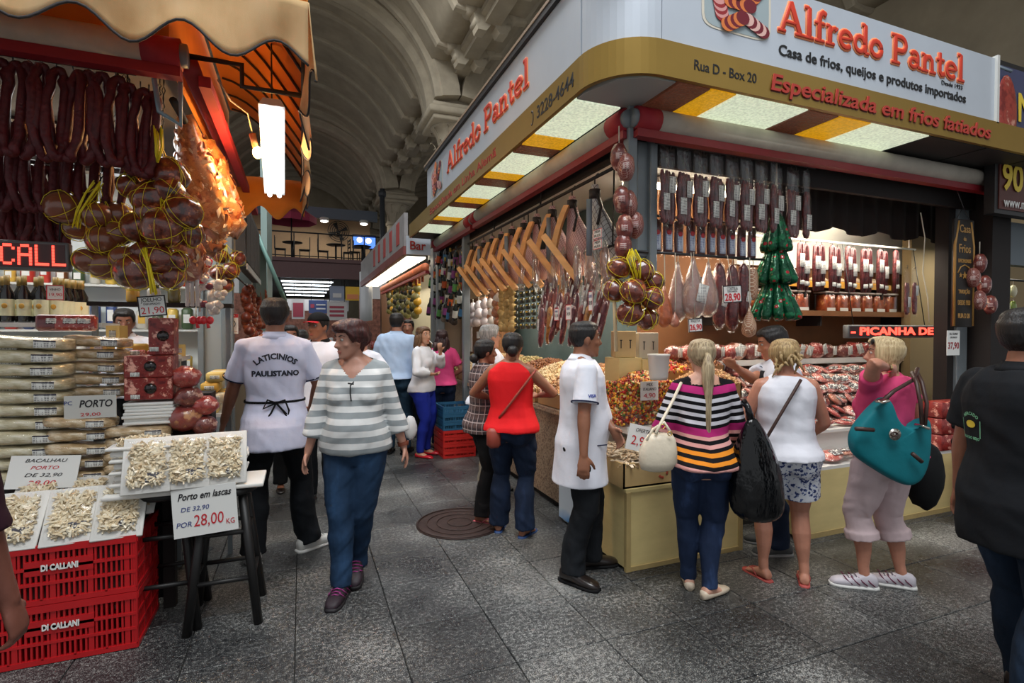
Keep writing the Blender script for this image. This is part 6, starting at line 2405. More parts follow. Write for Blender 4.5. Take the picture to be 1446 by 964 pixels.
for s_, dz, sz, wd in (('Casa', .40, .10, .16), ('de', .31, .05, .04), ('Frios', .22, .11, .17), ('ESPECIALIDADES', .11, .045, .19), ('TRADIÇÃO', -.17, .05, .17), ('DESDE 1933', -.27, .06, .18), ('RUA D 20', -.39, .06, .17)):
 text(s_, c + F_ + V((0, 0, dz)), XR, ZU, sz, pg, t, width=wd, bold=.001)
for k, (dx, r) in enumerate(((-.06, .024), (0, .036), (.06, .024))):
 mb = MB()
 pts = [c + F_ + V((dx + (r if i % 2 == 0 else r * .42) * sin(i * pi / 5), 0, -.02 + (r if i % 2 == 0 else r * .42) * cos(i * pi / 5))) for i in range(10)]
 mb.poly(pts, (0, -1, 0), .004)
 mb.build('star', pg, t)
MB().tube([c + F_ + V((-.10, 0, .0)), c + F_ + V((-.06, 0, .055)), c + F_ + V((0, 0, .075)), c + F_ + V((.06, 0, .055)), c + F_ + V((.10, 0, .0))], .006, 6).build('arch_line', pg, t)
mb = MB()
mb.tube([c + V((-.1, 0, .49)), c + V((0, 0, .60)), c + V((.1, 0, .49))], .004, 5)
mb.tube([c + V((0, 0, .60)), c + V((0, .1, .92))], .004, 5)
mb.build('hanger', hook_m, t)
c2 = AY(1359, 450, 3.0)
t = thing('wooden_plaque', 'small carved dark plaque with gold scroll below the large plaque', 'sign', c2)
MB().rbox(c2, (.25, .03, .13), .03).build('board', pw, t)
for z in (-.03, .02):
 MB().tube([c2 + F_ + V((-.09, 0, z)), c2 + F_ + V((-.03, 0, z + .018)), c2 + F_ + V((.03, 0, z - .01)), c2 + F_ + V((.09, 0, z + .008))], .006, 6).build('scroll', pg, t)
# red gift boxes and crates at the right end of the counter
for i in range(3):
 z = .80 - .0 + i * .17
 t = thing('meat_gift_box', 'red marbled meat carton with round black window at the counter end, %s from the bottom' % ORD[i], 'box', (5.45, 2.86, .546 + i * .145))
 MB().rbox((5.45, 2.99, .546 + i * .145 + .07), (.46, .16, .138), .006).build('carton', marbled('gift_print', (96, 20, 20), (140, 44, 38), (226, 160, 140), 14, .2), t)
 MB().lathe([(.032, -.003), (.032, .003)], c=(5.38, 2.908, .546 + i * .145 + .08), n=16, M=Matrix.Rotation(pi / 2, 3, 'X')).build('window', black_cloth, t)
# nut counter along the aisle side
nc = thing('nut_counter', 'speckled brown granite counter along the aisle side with nut bins', 'counter', (2.12, 3.6, 0))
MB().box2((2.14, 3.95, .06), (2.9, 8.35, .86)).build('granite_front', gbrown, nc)
MB().box2((2.18, 3.95, 0), (2.9, 8.35, .06)).build('plinth', dark_brown, nc)
MB().box2((2.10, 3.5, .86), (2.95, 8.35, .90)).build('worktop', gbrown, nc)
MB().box2((2.14, 3.5, .10), (2.9, 3.95, .86)).build('white_cabinet', mat('freezer_white', (206, 210, 214), .4), nc)
MB().box2((2.12, 3.49, .5), (2.9, 3.5, .86)).build('corner_board', beige_board, nc)
# printed water panel
ad = thing('printed_panel', 'white panel printed with blue water and a green emblem beside the plinth', 'sign', (2.02, 3.5, 0))
def water():
 N = NT('water_print')
 v = N.coord()
 sp = N.sep(v)
 z = N.math('MULTIPLY_ADD', N.noise(v, 6, 2), .12, sp[2])
 z = N.math('MULTIPLY_ADD', sp[1], .22, z)
 N.l(N.ramp(N.math('MULTIPLY', z, 1.6), [(0, (30, 96, 190)), (.24, (70, 150, 216)), (.42, (222, 230, 236)), (1, (214, 220, 226))]), N.b.inputs['Base Color'])
 N.set(Roughness=.35)
 return N.m
MB().box2((2.03, 3.49, .03), (2.06, 4.02, .52)).build('panel', water(), ad)
mb = MB()
mb.blob((2.028, 3.72, .44), (.004, .085, .05), nu=18, nv=10)
mb.blob((2.026, 3.73, .43), (.004, .05, .03), nu=18, nv=10, mi=1)
mb.build('emblem', [mat('emblem_green', (40, 140, 60), .5), mat('emblem_lime', (120, 190, 60), .5)], ad)
for i in range(3):
 MB().tube([(2.027, 3.80 - .03 * i, .33 - .02 * i), (2.027, 3.70 - .03 * i, .31 - .02 * i)], .008, 5, ref=(1, 0, 0), flat=.3).build('red_script', mat('script_red', (200, 80, 70), .5), ad)
MB().box2((2.06, 3.5, .0), (2.12, 4.0, .5)).build('backing', white_edge, ad)
def nut_heap(label, cx, cy, wx, wy, z, h, cols, n, seed, size=.012, tilt=0.0, name='nut_tray', bin_m=None):
 t = thing(name, label, 'nuts', (cx, cy, z))
 m = bin_m or mat('tray_wood', (160, 116, 70), .6)
 for a, b in (((cx - wx / 2, cy - wy / 2, z), (cx + wx / 2, cy - wy / 2 + .012, z + h * .55)), ((cx - wx / 2, cy + wy / 2 - .012, z), (cx + wx / 2, cy + wy / 2, z + h * .55)),
                 ((cx - wx / 2, cy - wy / 2, z), (cx - wx / 2 + .012, cy + wy / 2, z + h * .5)), ((cx + wx / 2 - .012, cy - wy / 2, z), (cx + wx / 2, cy + wy / 2, z + h * .55 + tilt))):
  MB().box2(a, b).build('side', m, t)
 rr = random.Random(seed)
 mb = MB()
 f = lambda x, y: z + h * .45 + tilt * (x - cx + wx / 2) / wx + h * .55 * max(0, 1 - (2 * (y - cy) / wy) ** 2) ** .7 * max(0, 1 - .6 * (2 * (x - cx) / wx) ** 2)
 g = 9
 mb.grid([[V((cx - wx / 2 + wx * i / g, cy - wy / 2 + wy * j / g, f(cx - wx / 2 + wx * i / g, cy - wy / 2 + wy * j / g) - .012)) for j in range(g + 1)] for i in range(g + 1)])
 mb.build('heap', mat('nut_base_%d' % (sum(cols[0]) % 97), cols[0], .7), t)
 mb = MB()
 for i in range(n):
  x, y = cx + rr.uniform(-.49, .49) * wx, cy + rr.uniform(-.49, .49) * wy
  p = V((x, y, f(x, y) + rr.uniform(-.008, .006)))
  r = size * rr.uniform(.7, 1.3)
  ax = [V((rr.gauss(0, 1), rr.gauss(0, 1), rr.gauss(0, 1))).normalized() for _ in range(1)][0]
  b_ = ax.orthogonal().normalized()
  c_ = ax.cross(b_)
  v6 = [p + ax * r * 1.4, p - ax * r * 1.4, p + b_ * r, p - b_ * r, p + c_ * r * .8, p - c_ * r * .8]
  mb.add(v6, [(0, 2, 4), (0, 4, 3), (0, 3, 5), (0, 5, 2), (1, 4, 2), (1, 3, 4), (1, 5, 3), (1, 2, 5)], 0, True)
 o = mb.build('nuts', islandmat('nuts_%s' % seed, cols, .45, .2), t)
 o['kind'] = 'stuff'
 return t
peanut = [(196, 150, 96), (176, 124, 72), (214, 174, 120), (150, 98, 56)]
pist = [(176, 156, 100), (202, 184, 132), (150, 140, 84), (206, 176, 120)]
cash = [(222, 196, 152), (208, 176, 128), (232, 212, 172)]
candy = [(190, 40, 30), (222, 120, 30), (236, 190, 50), (150, 30, 26), (226, 150, 60), (120, 40, 24), (90, 120, 40), (236, 210, 150)]
almond = [(150, 92, 52), (120, 68, 38), (176, 118, 70)]
pale = [(222, 214, 200), (206, 192, 172), (190, 170, 146), (176, 140, 110)]
for i, (cols, nm) in enumerate(((pale, 'pale mixed nuts'), (peanut, 'roasted peanuts'), (cash, 'cashews'), (almond, 'almonds'), (pist, 'pistachios'), (peanut, 'hazelnuts'), (cash, 'yellow corn nuts'), (pist, 'green raisins'))):
 nut_heap('open tray of %s on the aisle counter, %s from the corner' % (nm, ORD[i]), 2.46, 3.86 + .56 * i, .66, .52, .91, .24, cols, 1000, 20 + i, .014, tilt=.20)
nut_heap('tall clear bin of red and orange candied mix at the corner', 2.34, 3.32, .50, .34, .93, .34, candy, 1600, 41, .014, tilt=.05, name='candy_bin', bin_m=film('bin_plastic', (240, 235, 225), .10, .05, .04))
t = thing('support_table', 'pale boarded stand carrying the candied mix and nut trays at the corner', 'stand', (2.1, 3.12, .553))
mb = MB()
mb.box2((2.1, 3.48, .0), (3.02, 3.5, .93))
mb.box2((2.12, 3.14, .88), (3.05, 3.5, .93))
mb.build('top', white_edge, t)
MB().box2((2.78, 3.14, .553), (3.02, 3.48, .88)).build('post', beige_board, t)
# candied mix seen through the front and side of its bin
rr = random.Random(5)
for nm, fx in (('front', lambda a, z: V((2.10 + .48 * a, 3.155, z))), ('side', lambda a, z: V((2.095, 3.16 + .32 * a, z)))):
 mb = MB()
 for i in range(620):
  p = fx(rr.random(), .94 + .30 * rr.random())
  r = .014 * rr.uniform(.7, 1.3)
  ax = V((rr.gauss(0, 1), rr.gauss(0, 1), rr.gauss(0, 1))).normalized()
  b_ = ax.orthogonal().normalized()
  c_ = ax.cross(b_)
  v6 = [p + ax * r * 1.3, p - ax * r * 1.3, p + b_ * r, p - b_ * r, p + c_ * r * .8, p - c_ * r * .8]
  mb.add(v6, [(0, 2, 4), (0, 4, 3), (0, 3, 5), (0, 5, 2), (1, 4, 2), (1, 3, 4), (1, 5, 3), (1, 2, 5)])
 o = tag(mb.build('candied_mix', islandmat('nuts_41', candy)), 'candied fruit pieces pressed against the %s of the clear bin' % nm, 'candied fruit', kind='stuff')
nut_heap('tray of orange candied nuts behind the clear bin', 2.75, 3.72, .55, .4, 1.16, .22, candy, 700, 42, .014)
nut_heap('tray of golden peanuts under the bagged hams', 3.0, 3.34, .42, .30, 1.08, .22, peanut, 700, 43, .014)
nut_heap('tray of dark almonds right of the golden peanuts', 3.2, 3.75, .45, .3, 1.22, .16, almond, 500, 44, .014)
c = AD(882, 560, 3.26)
price('white card MIX ITALIANO 4,90 on the clear candied bin', V((2.30, 3.135, c.z - .02)), XR, ZU, .15, .135, [('MIX', .32, .24, ink_b, {'width': .05}), ('ITALIANO', .08, .22, ink_b, {'width': .11}), ('4,90', -.26, .34, ink_r, {'width': .10})])
hand = lw(i3, i3['AR'][-1][2])
cdir = (RT * .96 + FW * .28)
price('white handwritten card with a red 2 held by the man in the white coat', AD(905, 619, 3.30), cdir, UP, .19, .16, [('OFERTA', .30, .20, ink_b, {'width': .10, 'shear': .3}), ('2,90', -.12, .50, ink_r, {'width': .13})], tilt=-14)
tubt = thing('white_tub', 'tall white plastic tub standing on the nut trays', 'tub', AD(930, 535, 3.62))
p = AD(930, 536, 3.62)
MB().lathe([(.055, 0), (.062, .02), (.072, .16), (.076, .165), (.076, .175), (.070, .175)], c=p, n=20).build('body', white_plastic, tubt)
for i, (px, py, w, h, m_, l_) in enumerate(((880, 484, .155, .20, cb_, 'brown cardboard carton with printed arrows behind the white coat'), (912, 486, .15, .20, mat('carton_grey', (178, 170, 150), .7), 'pale grey carton beside the brown carton'))):
 p = AD(px, py + 20, 4.05 + .05 * i)
 t = thing('carton', l_, 'carton', p)
 mb = MB()
 M = Matrix.Rotation(-.35, 3, 'Z')
 mb.rbox(p + V((0, 0, h / 2)), (w, w, h), .004, M=M, smooth=False)
 mb.build('body', m_, t)
 mb = MB()
 for dx in (-.035, .035):
  mb.box(p + M @ V((dx, -w / 2 - .002, h * .5)), (.006, .003, .06), M=M)
  mb.box(p + M @ V((dx, -w / 2 - .002, h * .5 + .03)), (.018, .003, .006), M=M)
 mb.build('print', ink_b, t)
 t2 = thing('shelf_block', 'small pale shelf block carrying the %s carton' % ('brown', 'grey')[i], 'stand', (p.x, p.y, .9))
 MB().box2((p.x - .1, p.y - .1, .90), (p.x + .1, p.y + .1, p.z - .002)).build('block', beige_board, t2)
# warm packs between cartons and shelves
used = {}
for i in range(11):
 px = 930 + 9.5 * i
 p = AY(px, 503 - (i % 2) * 20, 3.95)
 first_or_dup(used, [dup(wh3[0]), dup(wh3[1])][0] if False else wh3[i % 3], loc=(p.x, 3.95 - .25, p.z - .16), rz=R.uniform(-.4, .4)) if False else dup(wh3[i % 3], loc=(p.x - .12, 3.78 - (i % 2) * .08, 1.20 + .14 * (i % 2)), rz=R.uniform(-.4, .4), scale=.82, label='wrapped ham piece behind the blonde ponytail, %s from the left' % ORD[i], group='ham pieces behind the ponytail')
# stacked crates in the aisle and at the right end
blue_c, red_c = mat('crate_blue', (30, 84, 118), .5), mat('crate_red', (182, 34, 30), .45)
def crate_(label, c, m, w=.36, d=.56, h=.12, group=None, lettering=None, deep=False):
 t = thing('plastic_crate', label, 'crate', c, 0, group)
 x0, y0, z0 = c[0] - w / 2, c[1] - d / 2, c[2]
 MB().box2((x0, y0, z0), (x0 + w, y0 + d, z0 + .012)).build('bottom', m, t)
 for k in range(4):
  mb = MB()
  along = w if k % 2 == 0 else d
  n = max(4, int(along / .021))
  ox, oy = (x0, y0 if k == 0 else y0 + d - .012) if k % 2 == 0 else (x0 if k == 1 else x0 + w - .012, y0)
  def bar(a0, a1, b0, b1, th=.012, o=0):
   if k % 2 == 0:
    mb.box2((ox + a0, oy - o, z0 + b0), (ox + a1, oy + th + o, z0 + b1))
   else:
    mb.box2((ox - o, oy + a0, z0 + b0), (ox + th + o, oy + a1, z0 + b1))
  bar(0, along, h - .035, h, .012, .006)
  bar(0, along, 0, .025, .012, .004)
  nrow = 3 if deep else 1
  for r in range(1, nrow):
   zz = .025 + (h - .06) * r / nrow
   bar(0, along, zz - .007, zz + .007, .012, .003)
  for i in range(n + 1):
   a = along * i / n
   wd = .0045 if i % 7 else .011
   bar(max(0, a - wd), min(along, a + wd), .02, h - .03, .010, 0 if i % 6 else .004)
  if lettering and k == 0:
   bar(along * .30, along * .72, h * .50, h * .74, .012, .003)
  mb.build('side', m, t)
 return t
for i in range(7):
 m = blue_c if i >= 4 else red_c
 nm = ('blue plastic crate in the aisle stack, %s from the top' % ORD[6 - i]) if i >= 4 else ('red plastic crate at the foot of the aisle stack, %s from the floor' % ORD[i])
 crate_(nm, (1.86, 6.72, .002 + .088 * i if i < 4 else .002 + .088 * 4 + .10 * (i - 4)), m, .42, .50, .086 if i < 4 else .098, 'crates stacked in the aisle')
for i in range(4):
 crate_('red plastic crate stacked behind the man in the black polo, %s from the floor' % ORD[i], (5.55, 2.62, .002 + .122 * i), mat('crate_maroon', (132, 26, 30), .5), .5, .36, .12, 'red crates at the right end')
p, q = AD(866, 388, 3.36), AD(870, 496, 3.40)
t = thing('wooden_stick', 'pale wooden stick hanging below the corner bunch of smoked balls', 'stick', p)
MB().tube([p, q], [.011, .012], 6).build('rod', mat('stick_pale', (226, 200, 156), .6), t)
# metal cover in the paving
mc = thing('manhole_cover', 'round rusty brown manhole cover set in the granite paving', 'manhole cover', (1.22, 4.25, 0))
rust = mat('rust_iron', (58, 42, 38), .6, metal=.4, var=.25, vs=14, bump=.3, bs=60)
MB().lathe([(.36, .0), (.36, .006), (.30, .008)], c=(1.22, 4.25, 0), n=48).build('plate', rust, mc)
for r in (.10, .19, .27, .345):
 MB().tube([V((1.22 + r * cos(a), 4.25 + r * sin(a), .010)) for a in [2 * pi * i / 40 for i in range(41)]], .006, 6).build('ring', rust, mc)
# left stall: canvas awning
def canvas_mat():
 N = NT('awning_canvas')
 v = N.coord()
 f = N.noise(v, 3.2, 4)
 g = N.noise(N.coord((1, 1, .3)), 9, 3)
 c = N.ramp(N.math('MULTIPLY_ADD', g, .4, N.math('MULTIPLY', f, .6)), [(.3, rgb((176, 142, 94))), (.5, rgb((214, 184, 136))), (.7, rgb((224, 198, 154)))])
 N.l(c, N.b.inputs['Base Color'])
 N.set(Roughness=.85)
 N.b.inputs['Specular IOR Level'].default_value = .15
 tl = N.n('ShaderNodeBsdfTranslucent')
 tl.inputs[0].default_value = rgb((222, 150, 70))
 mx = N.n('ShaderNodeMixShader')
 mx.inputs[0].default_value = .30
 N.l(N.b.outputs[0], mx.inputs[1])
 N.l(tl.outputs[0], mx.inputs[2])
 N.l(mx.outputs[0], N.t.nodes['Material Output'].inputs['Surface'])
 N.bump(N.math('MULTIPLY_ADD', N.noise(v, 300, 1), .1, g), .3, .02)
 return N.m
canvas = canvas_mat()
lamp_orange = mat('awning_lamp_orange', (206, 128, 44), .85, var=.12, vs=2.5)  # canvas underside with the bulb's warm glow put into its colour
aw = thing('canvas_awning', 'beige canvas awning with scalloped edge over the corner of the left stall', 'awning', (-.56, 3.3, 3.05))
XA, YA, ZA = .04, 2.65, 3.12
def wob(x, y):
 return .018 * noise.noise(V((x * 2.2, y * 2.2, 1.7)))
mb = MB()     # front valance: a scalloped skirt
rows = []
N_ = 110
for k in range(9):
 f = k / 8
 row = []
 for i in range(N_ + 1):
  x = XA - 3.2 * i / N_
  s_ = .5 + .5 * cos((x + .84) / .372 * 2 * pi + pi * 0)
  zb = 2.87 + .058 * -cos((x + .65) / .372 * 2 * pi)
  z = ZA + (zb - ZA) * f
  row.append(V((x, YA + .02 * sin(x * 9 + f * 2) * f + wob(x, z), z)))
 rows.append(row)
mb.grid(rows)
o = mb.build('front_valance', canvas, aw)
o.modifiers.new('t', 'SOLIDIFY').thickness = .005
edge = mat('awning_edge', (44, 40, 40), .8)
MB().tube([p + V((0, -.004, 0)) for p in rows[-1]], .006, 5).build('edge_binding', edge, aw)
mb = MB()     # side valance
rows = []
for k in range(7):
 f = k / 6
 row = []
 for i in range(91):
  y = YA + 3.15 * i / 90
  zb = 2.80 + .06 * -cos((y - YA) / .40 * 2 * pi) + (.04 * sin(y * 5))
  z = ZA + (zb - ZA) * f
  row.append(V((XA + (.03 * sin(y * 7 + 1) + .012 * sin(y * 17)) * f, y, z)))
 rows.append(row)
mb.grid(rows)
o = mb.build('side_valance', canvas, aw)
o.modifiers.new('t', 'SOLIDIFY').thickness = .005
MB().tube(rows[-1], .006, 5).build('edge_binding', edge, aw)
mb = MB()     # far valance
rows = []
for k in range(5):
 f = k / 4
 row = []
 for i in range(31):
  x = XA - .62 * i / 30
  zb = 2.78 + .06 * -cos((x - .1) / .31 * 2 * pi)
  row.append(V((x, YA + 3.15 + .01 * sin(x * 20), 3.12 + (zb - 3.12) * f)))
 rows.append(row)
mb.grid(rows)
o = mb.build('far_valance', lamp_orange, aw)
o.modifiers.new('t', 'SOLIDIFY').thickness = .005
def vaultz(d):     # rise of the canvas from its edge inward
 return ZA + .62 * sin(min(1, d / .66) * pi / 2)
for nm, m_, dz in (('roof_canvas', canvas, .012), ('roof_underside', lamp_orange, 0)):  # lower sheet is the same canvas, coloured as if lamplit
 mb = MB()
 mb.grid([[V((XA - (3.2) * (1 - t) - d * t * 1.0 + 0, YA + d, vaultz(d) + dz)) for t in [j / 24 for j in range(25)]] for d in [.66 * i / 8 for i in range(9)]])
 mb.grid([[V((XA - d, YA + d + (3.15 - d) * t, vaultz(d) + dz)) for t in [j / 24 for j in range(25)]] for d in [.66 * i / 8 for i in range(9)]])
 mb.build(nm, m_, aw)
MB().box2((-.66, YA + .66, 3.05), (-.64, YA + 3.2, vaultz(.66))).build('inner_panel', lamp_orange, aw)
MB().box2((XA - 3.2, YA + .70, 3.14), (-.64, YA + .72, vaultz(.66))).build('inner_panel', lamp_orange, aw)
fr = mat('awning_frame', (52, 44, 40), .5, metal=.3)
for i in range(8):
 y = 3.4 + .33 * i
 MB().tube([V((XA - d, y, vaultz(d) - .02)) for d in [.02 + .62 * k / 8 for k in range(9)]], .009, 6).build('rib', fr, aw)
for i in range(5):
 x = -.75 - .5 * i
 MB().tube([V((x, YA + d, vaultz(d) - .02)) for d in [.02 + .62 * k / 8 for k in range(9)]], .009, 6).build('rib', fr, aw)
MB().tube([(-.56, 3.36, 3.10), (-.30, 3.36, 3.10), (-.30, 3.36, 2.98), (.02, 3.36, 2.98)], .016, 6).build('bracket', fr, aw)
mb = MB()
mb.tube([(XA - .02, YA + .02, 3.1), (XA - .02, YA + 3.13, 3.1)], .012, 6)
mb.tube([(XA - .02, YA + .02, 3.1), (XA - 3.2, YA + .02, 3.1)], .012, 6)
mb.build('edge_pipe', fr, aw)
# fluorescent fitting and warm bulb under the awning
t = thing('strip_light', 'tilted twin fluorescent fitting glowing under the orange awning', 'lamp', (-.17, 4.1, 2.9))
p0, p1 = V((-.16, 3.62, 2.97)), V((-.19, 4.66, 2.70))
d_ = (p1 - p0).normalized()
mb = MB()
M = frame(V((1, 0, 0)), d_.cross(V((1, 0, 0))) * -1)
nrm = V((1, 0, 0)).cross(d_)
mb.loft([[p + V((x, 0, 0)) + nrm * y for x, y in ((-.075, .012), (.075, .012), (.05, .06), (-.05, .06))] for p in (p0 - d_ * .03, p1 + d_ * .03)], smooth=False)
mb.build('reflector', mat('white_metal', (205, 205, 200), .4), t)
for x in (-.035, .035):
 MB().tube([p0 + V((x, 0, 0)) - nrm * .012, p1 + V((x, 0, 0)) - nrm * .012], .017, 10).build('tube', emit('awning_tube', (246, 250, 255), 7), t)
mb = MB()
for p in (p0 + d_ * .05, p1 - d_ * .05):
 mb.tube([p + nrm * .05, (p.x, p.y, 3.40)], .005, 5)
mb.build('hanger', hook_m, t)
pb = V((-.27, 4.05, 2.83))
t = thing('light_bulb', 'bare warm bulb on a loose cord beside the fluorescent fitting', 'lamp', pb)
MB().blob(pb, (.032, .032, .042), nu=12, nv=8).build('bulb', emit('warm_filament', (255, 176, 90), 26), t)
MB().tube([pb + V((-.012, 0, .03)), pb + V((-.03, 0, .12))], [.02, .024], 10).build('socket', mat('socket_brown', (196, 140, 90), .5), t)
MB().tube([pb + V((-.03, 0, .12)), pb + V((-.05, -.1, .22)), pb + V((-.14, -.2, .25)), pb + V((-.2, -.3, .33))], .006, 5).build('cord', string, t)
L = bpy.data.lights.new('bulb_light', 'POINT')
L.energy = 20
L.color = (1, .52, .16)
L.shadow_soft_size = .05
o = bpy.data.objects.new('bulb_light', L)
o.location = pb + V((0, 0, -.08))
COL.objects.link(o)
# left stall: frame
roller('grey rolled awning with red right end along the front of the left stall', (-3.6, 3.28, 3.06), (-.58, 3.28, 3.06), (0, 1))
sr = thing('rolled_awning', 'red painted awning arm running back along the aisle side of the left stall', 'awning', (-.55, 3.35, 3.05))
MB().tube([(-.56, 3.36, 3.06), (-.56, 7.0, 3.06)], .05, 12).build('roll', paint_red, sr)
MB().box2((-.52, 3.4, 2.96), (-.46, 6.9, 3.02)).build('front_bar', canvas_red, sr)
MB().tube([(-.66, 3.5, 2.90), (-.66, 6.2, 2.90)], .022, 8).build('lower_pipe', steel_dk, sr)
ls = thing('market_stall', 'grey posts, white back wall and dark boards of the left stall', 'stall', (-.7, 3.4, 0))
for x, y, w, z0, z1 in ((-.64, 5.62, .10, 0, 3.1), (-.86, 5.62, .05, 0, 3.1), (-3.4, 3.5, .08, 0, 3.1)):
 MB().rbox((x, y, (z0 + z1) / 2), (w, w, z1 - z0), .006, smooth=False).build('post', grey_steel, ls)
MB().box2((-.86, 5.63, .0), (-.66, 5.66, 2.42)).build('grey_panel', mat('panel_grey_light', (150, 156, 156), .5), ls)
MB().tube([(-.60, 3.36, 3.0), (-.60, 3.36, 2.72), (-.70, 3.36, 2.78), (-.72, 3.36, 2.95)], .014, 6).build('corner_bracket', mat('bracket_blue', (130, 156, 168), .4, metal=.3), ls)
MB().box2((-4, 6.2, 0), (-.9, 6.25, 3.1)).build('rear_wall', mat('stall_white', (216, 222, 222), .6), ls)
MB().box2((-4, 3.4, 3.14), (-.62, 6.25, 3.18)).build('stall_ceiling', mat('stall_ceiling_dim', (90, 84, 78), .8), ls)
MB().box2((-4.2, 3.4, 0), (-4.15, 6.25, 3.2)).build('side_wall', mat('stall_white', (0, 0, 0)), ls)
fl = thing('stall_platform', 'low dark platform inside the left stall', 'platform', (-2.5, 5, 0))
MB().box2((-4, 4.35, 0), (-.9, 6.2, .17)).build('board', dark_brown, fl)
area('stall_light', (-1.9, 4.6, 3.0), (0, 0, 0), 2.0, .8, 34, (.97, 1, 1))
t = thing('strip_light', 'fluorescent tube on the ceiling inside the left stall', 'lamp', (-1.8, 4.9, 3.08))
MB().rbox((-1.8, 4.9, 3.11), (1.3, .12, .05), .01).build('housing', white_plastic, t)
MB().tube([(-2.4, 4.9, 3.07), (-1.2, 4.9, 3.07)], .016, 8).build('tube', emit('stall_tube', (255, 240, 214), 16), t)
# pale warm light spilling on the net column
# hanging sausage loops
rl = thing('hanging_rail', 'rails with hooks carrying the sausage loops of the left stall', 'rail', (-2, 3.4, 2.9))
for y, z in ((3.36, 2.96), (3.62, 2.74), (3.80, 2.56)):
 MB().tube([(-3.0, y, z), (-.80 if y < 3.5 else -.95, y, z)], .010, 8).build('bar', hook_m, rl)
for x in (-2.9, -1.9, -.95):
 mb = MB()
 for y, z in ((3.36, 2.96), (3.62, 2.74), (3.80, 2.56)):
  mb.tube([(x, y, z), (x, y, 3.14)], .006, 5)
 mb.build('rod', hook_m, rl)
def loop(v, h=.46, m=loop_red, r=.0195):
 t = thing('sausage_loop', 'x', 'sausage')
 mb = MB()
 rr = random.Random(v)
 w = .026
 pts, n = [], 26
 for i in range(n + 1):
  a = 2 * pi * i / n
  z = -h / 2 + h / 2 * cos(a)
  z = -h / 2 + (h / 2) * (abs(cos(a)) ** .55) * (1 if cos(a) > 0 else -1)
  pts.append(V((w * sin(a) * (1 + .25 * rr.uniform(-1, 1)) + .01 * sin(z * 9 + v), .02 * sin(a + v) + .008 * rr.uniform(-1, 1), z)))
 mb.tube(pts[:-1] + [pts[0]], [r * (1 + .10 * sin(i * 1.7 + v)) for i in range(n + 1)], 9)
 mb.build('sausage', m, t, world=False)
 MB().tube([(0, 0, .005), (.004, -.012, .025), (0, 0, .04), (-.004, .01, .03)], .003, 5).build('hook', hook_m, t, world=False)
 return t
lp3 = [loop(v) for v in range(4)]
used = {}
pxs = [-24, -4, 18, 39, 59, 79, 103, 124, 144, 163]
for i, px in enumerate(pxs):
 p = AY(px, 85, 3.36)
 first_or_dup(used, lp3[i % 4], loc=(p.x, 3.36, 2.93), rz=R.uniform(-.3, .3), scale=(1.15, 1.15, 1.0), label='dark red sausage loop in the upper front row, %s from the corner' % ORD[len(pxs) - 1 - i], group='upper row of sausage loops')
for i, px in enumerate((182, 198, 210)):
 p = AY(px, 100, 3.40)
 dup(lp3[i % 3], loc=(p.x, 3.40, 2.91 - .01 * i), rz=R.uniform(-.3, .3), label='dark sausage loop bunched at the right end of the upper row, %s from the left' % ORD[i], group='sausage loops by the corner')
for i in range(11):
 px = -30 + 19.2 * i
 p = AY(px, 180, 3.62)
 dup(lp3[(i + 1) % 4], loc=(p.x, 3.62, 2.71), rz=R.uniform(-.4, .4), scale=(1.1, 1.1, 1.0), label='dark red sausage loop in the second row of the left stall, %s from the left' % ORD[i], group='second row of sausage loops')
for i in range(9):
 px = -18 + 14 * i
 p = AY(px, 240, 3.80)
 dup(lp3[(i + 2) % 4], loc=(p.x, 3.80, 2.53), rz=R.uniform(-.4, .4), scale=(1.05, 1.05, .95), label='dark glossy sausage loop in the third row above the LED board, %s from the left' % ORD[i], group='third row of sausage loops')
# netted bunches at the corner of the left stall
def bunch_px(label, pts, top, m, dep, seed, tail=None, r_=None):
 net_bunch(label, [(AD(x, y, dep + R.uniform(-.06, .06)), r / F * dep) for x, y, r in pts], AD(top[0], top[1], dep), m, seed=seed, tail=tail and [(AD(x, y, dep - .1), w) for x, y, w in tail], name='netted_bunch', cat='smoked meat')
cheese_b = mat('smoked_cheese', (118, 64, 40), .3, var=.10, vs=5, coat=.7)
bunch_px('bunch of smooth brown smoked cheeses in yellow net below the sausage loops', [(90, 293, 23), (136, 305, 22), (168, 305, 20), (146, 340, 21), (110, 322, 18), (168, 330, 18), (150, 374, 22), (124, 368, 18), (176, 365, 18)], (140, 262), cheese_b, 2.95, 11,
         tail=[(140, 258, .02), (128, 275, .022), (112, 300, .012), (108, 320, .016)])
bunch_px('topmost bunch of netted smoked knuckles at the corner bracket', [(238, 248, 26), (205, 232, 18), (190, 248, 16), (215, 280, 27), (240, 270, 20), (182, 262, 16)], (224, 186), smoked, 2.95, 12, tail=[(222, 180, .022), (224, 205, .02), (221, 228, .006)])
bunch_px('middle bunch of smoked knuckles above the JOELHO price sign', [(230, 322, 27), (258, 300, 25), (195, 322, 22), (212, 300, 20), (268, 330, 20)], (226, 280), smoked, 2.88, 13)
bunch_px('lowest bunch of smoked knuckles in a yellow net', [(190, 384, 26), (225, 365, 22), (240, 390, 20), (205, 360, 20), (250, 368, 16)], (212, 345), smoked, 2.9, 14, tail=[(205, 352, .022), (210, 372, .014), (215, 395, .016), (219, 414, .024)])
bunch_px('small bunch of dark smoked balls beside the grey post', [(312, 362, 11), (336, 365, 11), (326, 382, 12), (308, 385, 11), (318, 402, 11)], (320, 345), smoked, 4.6, 15)
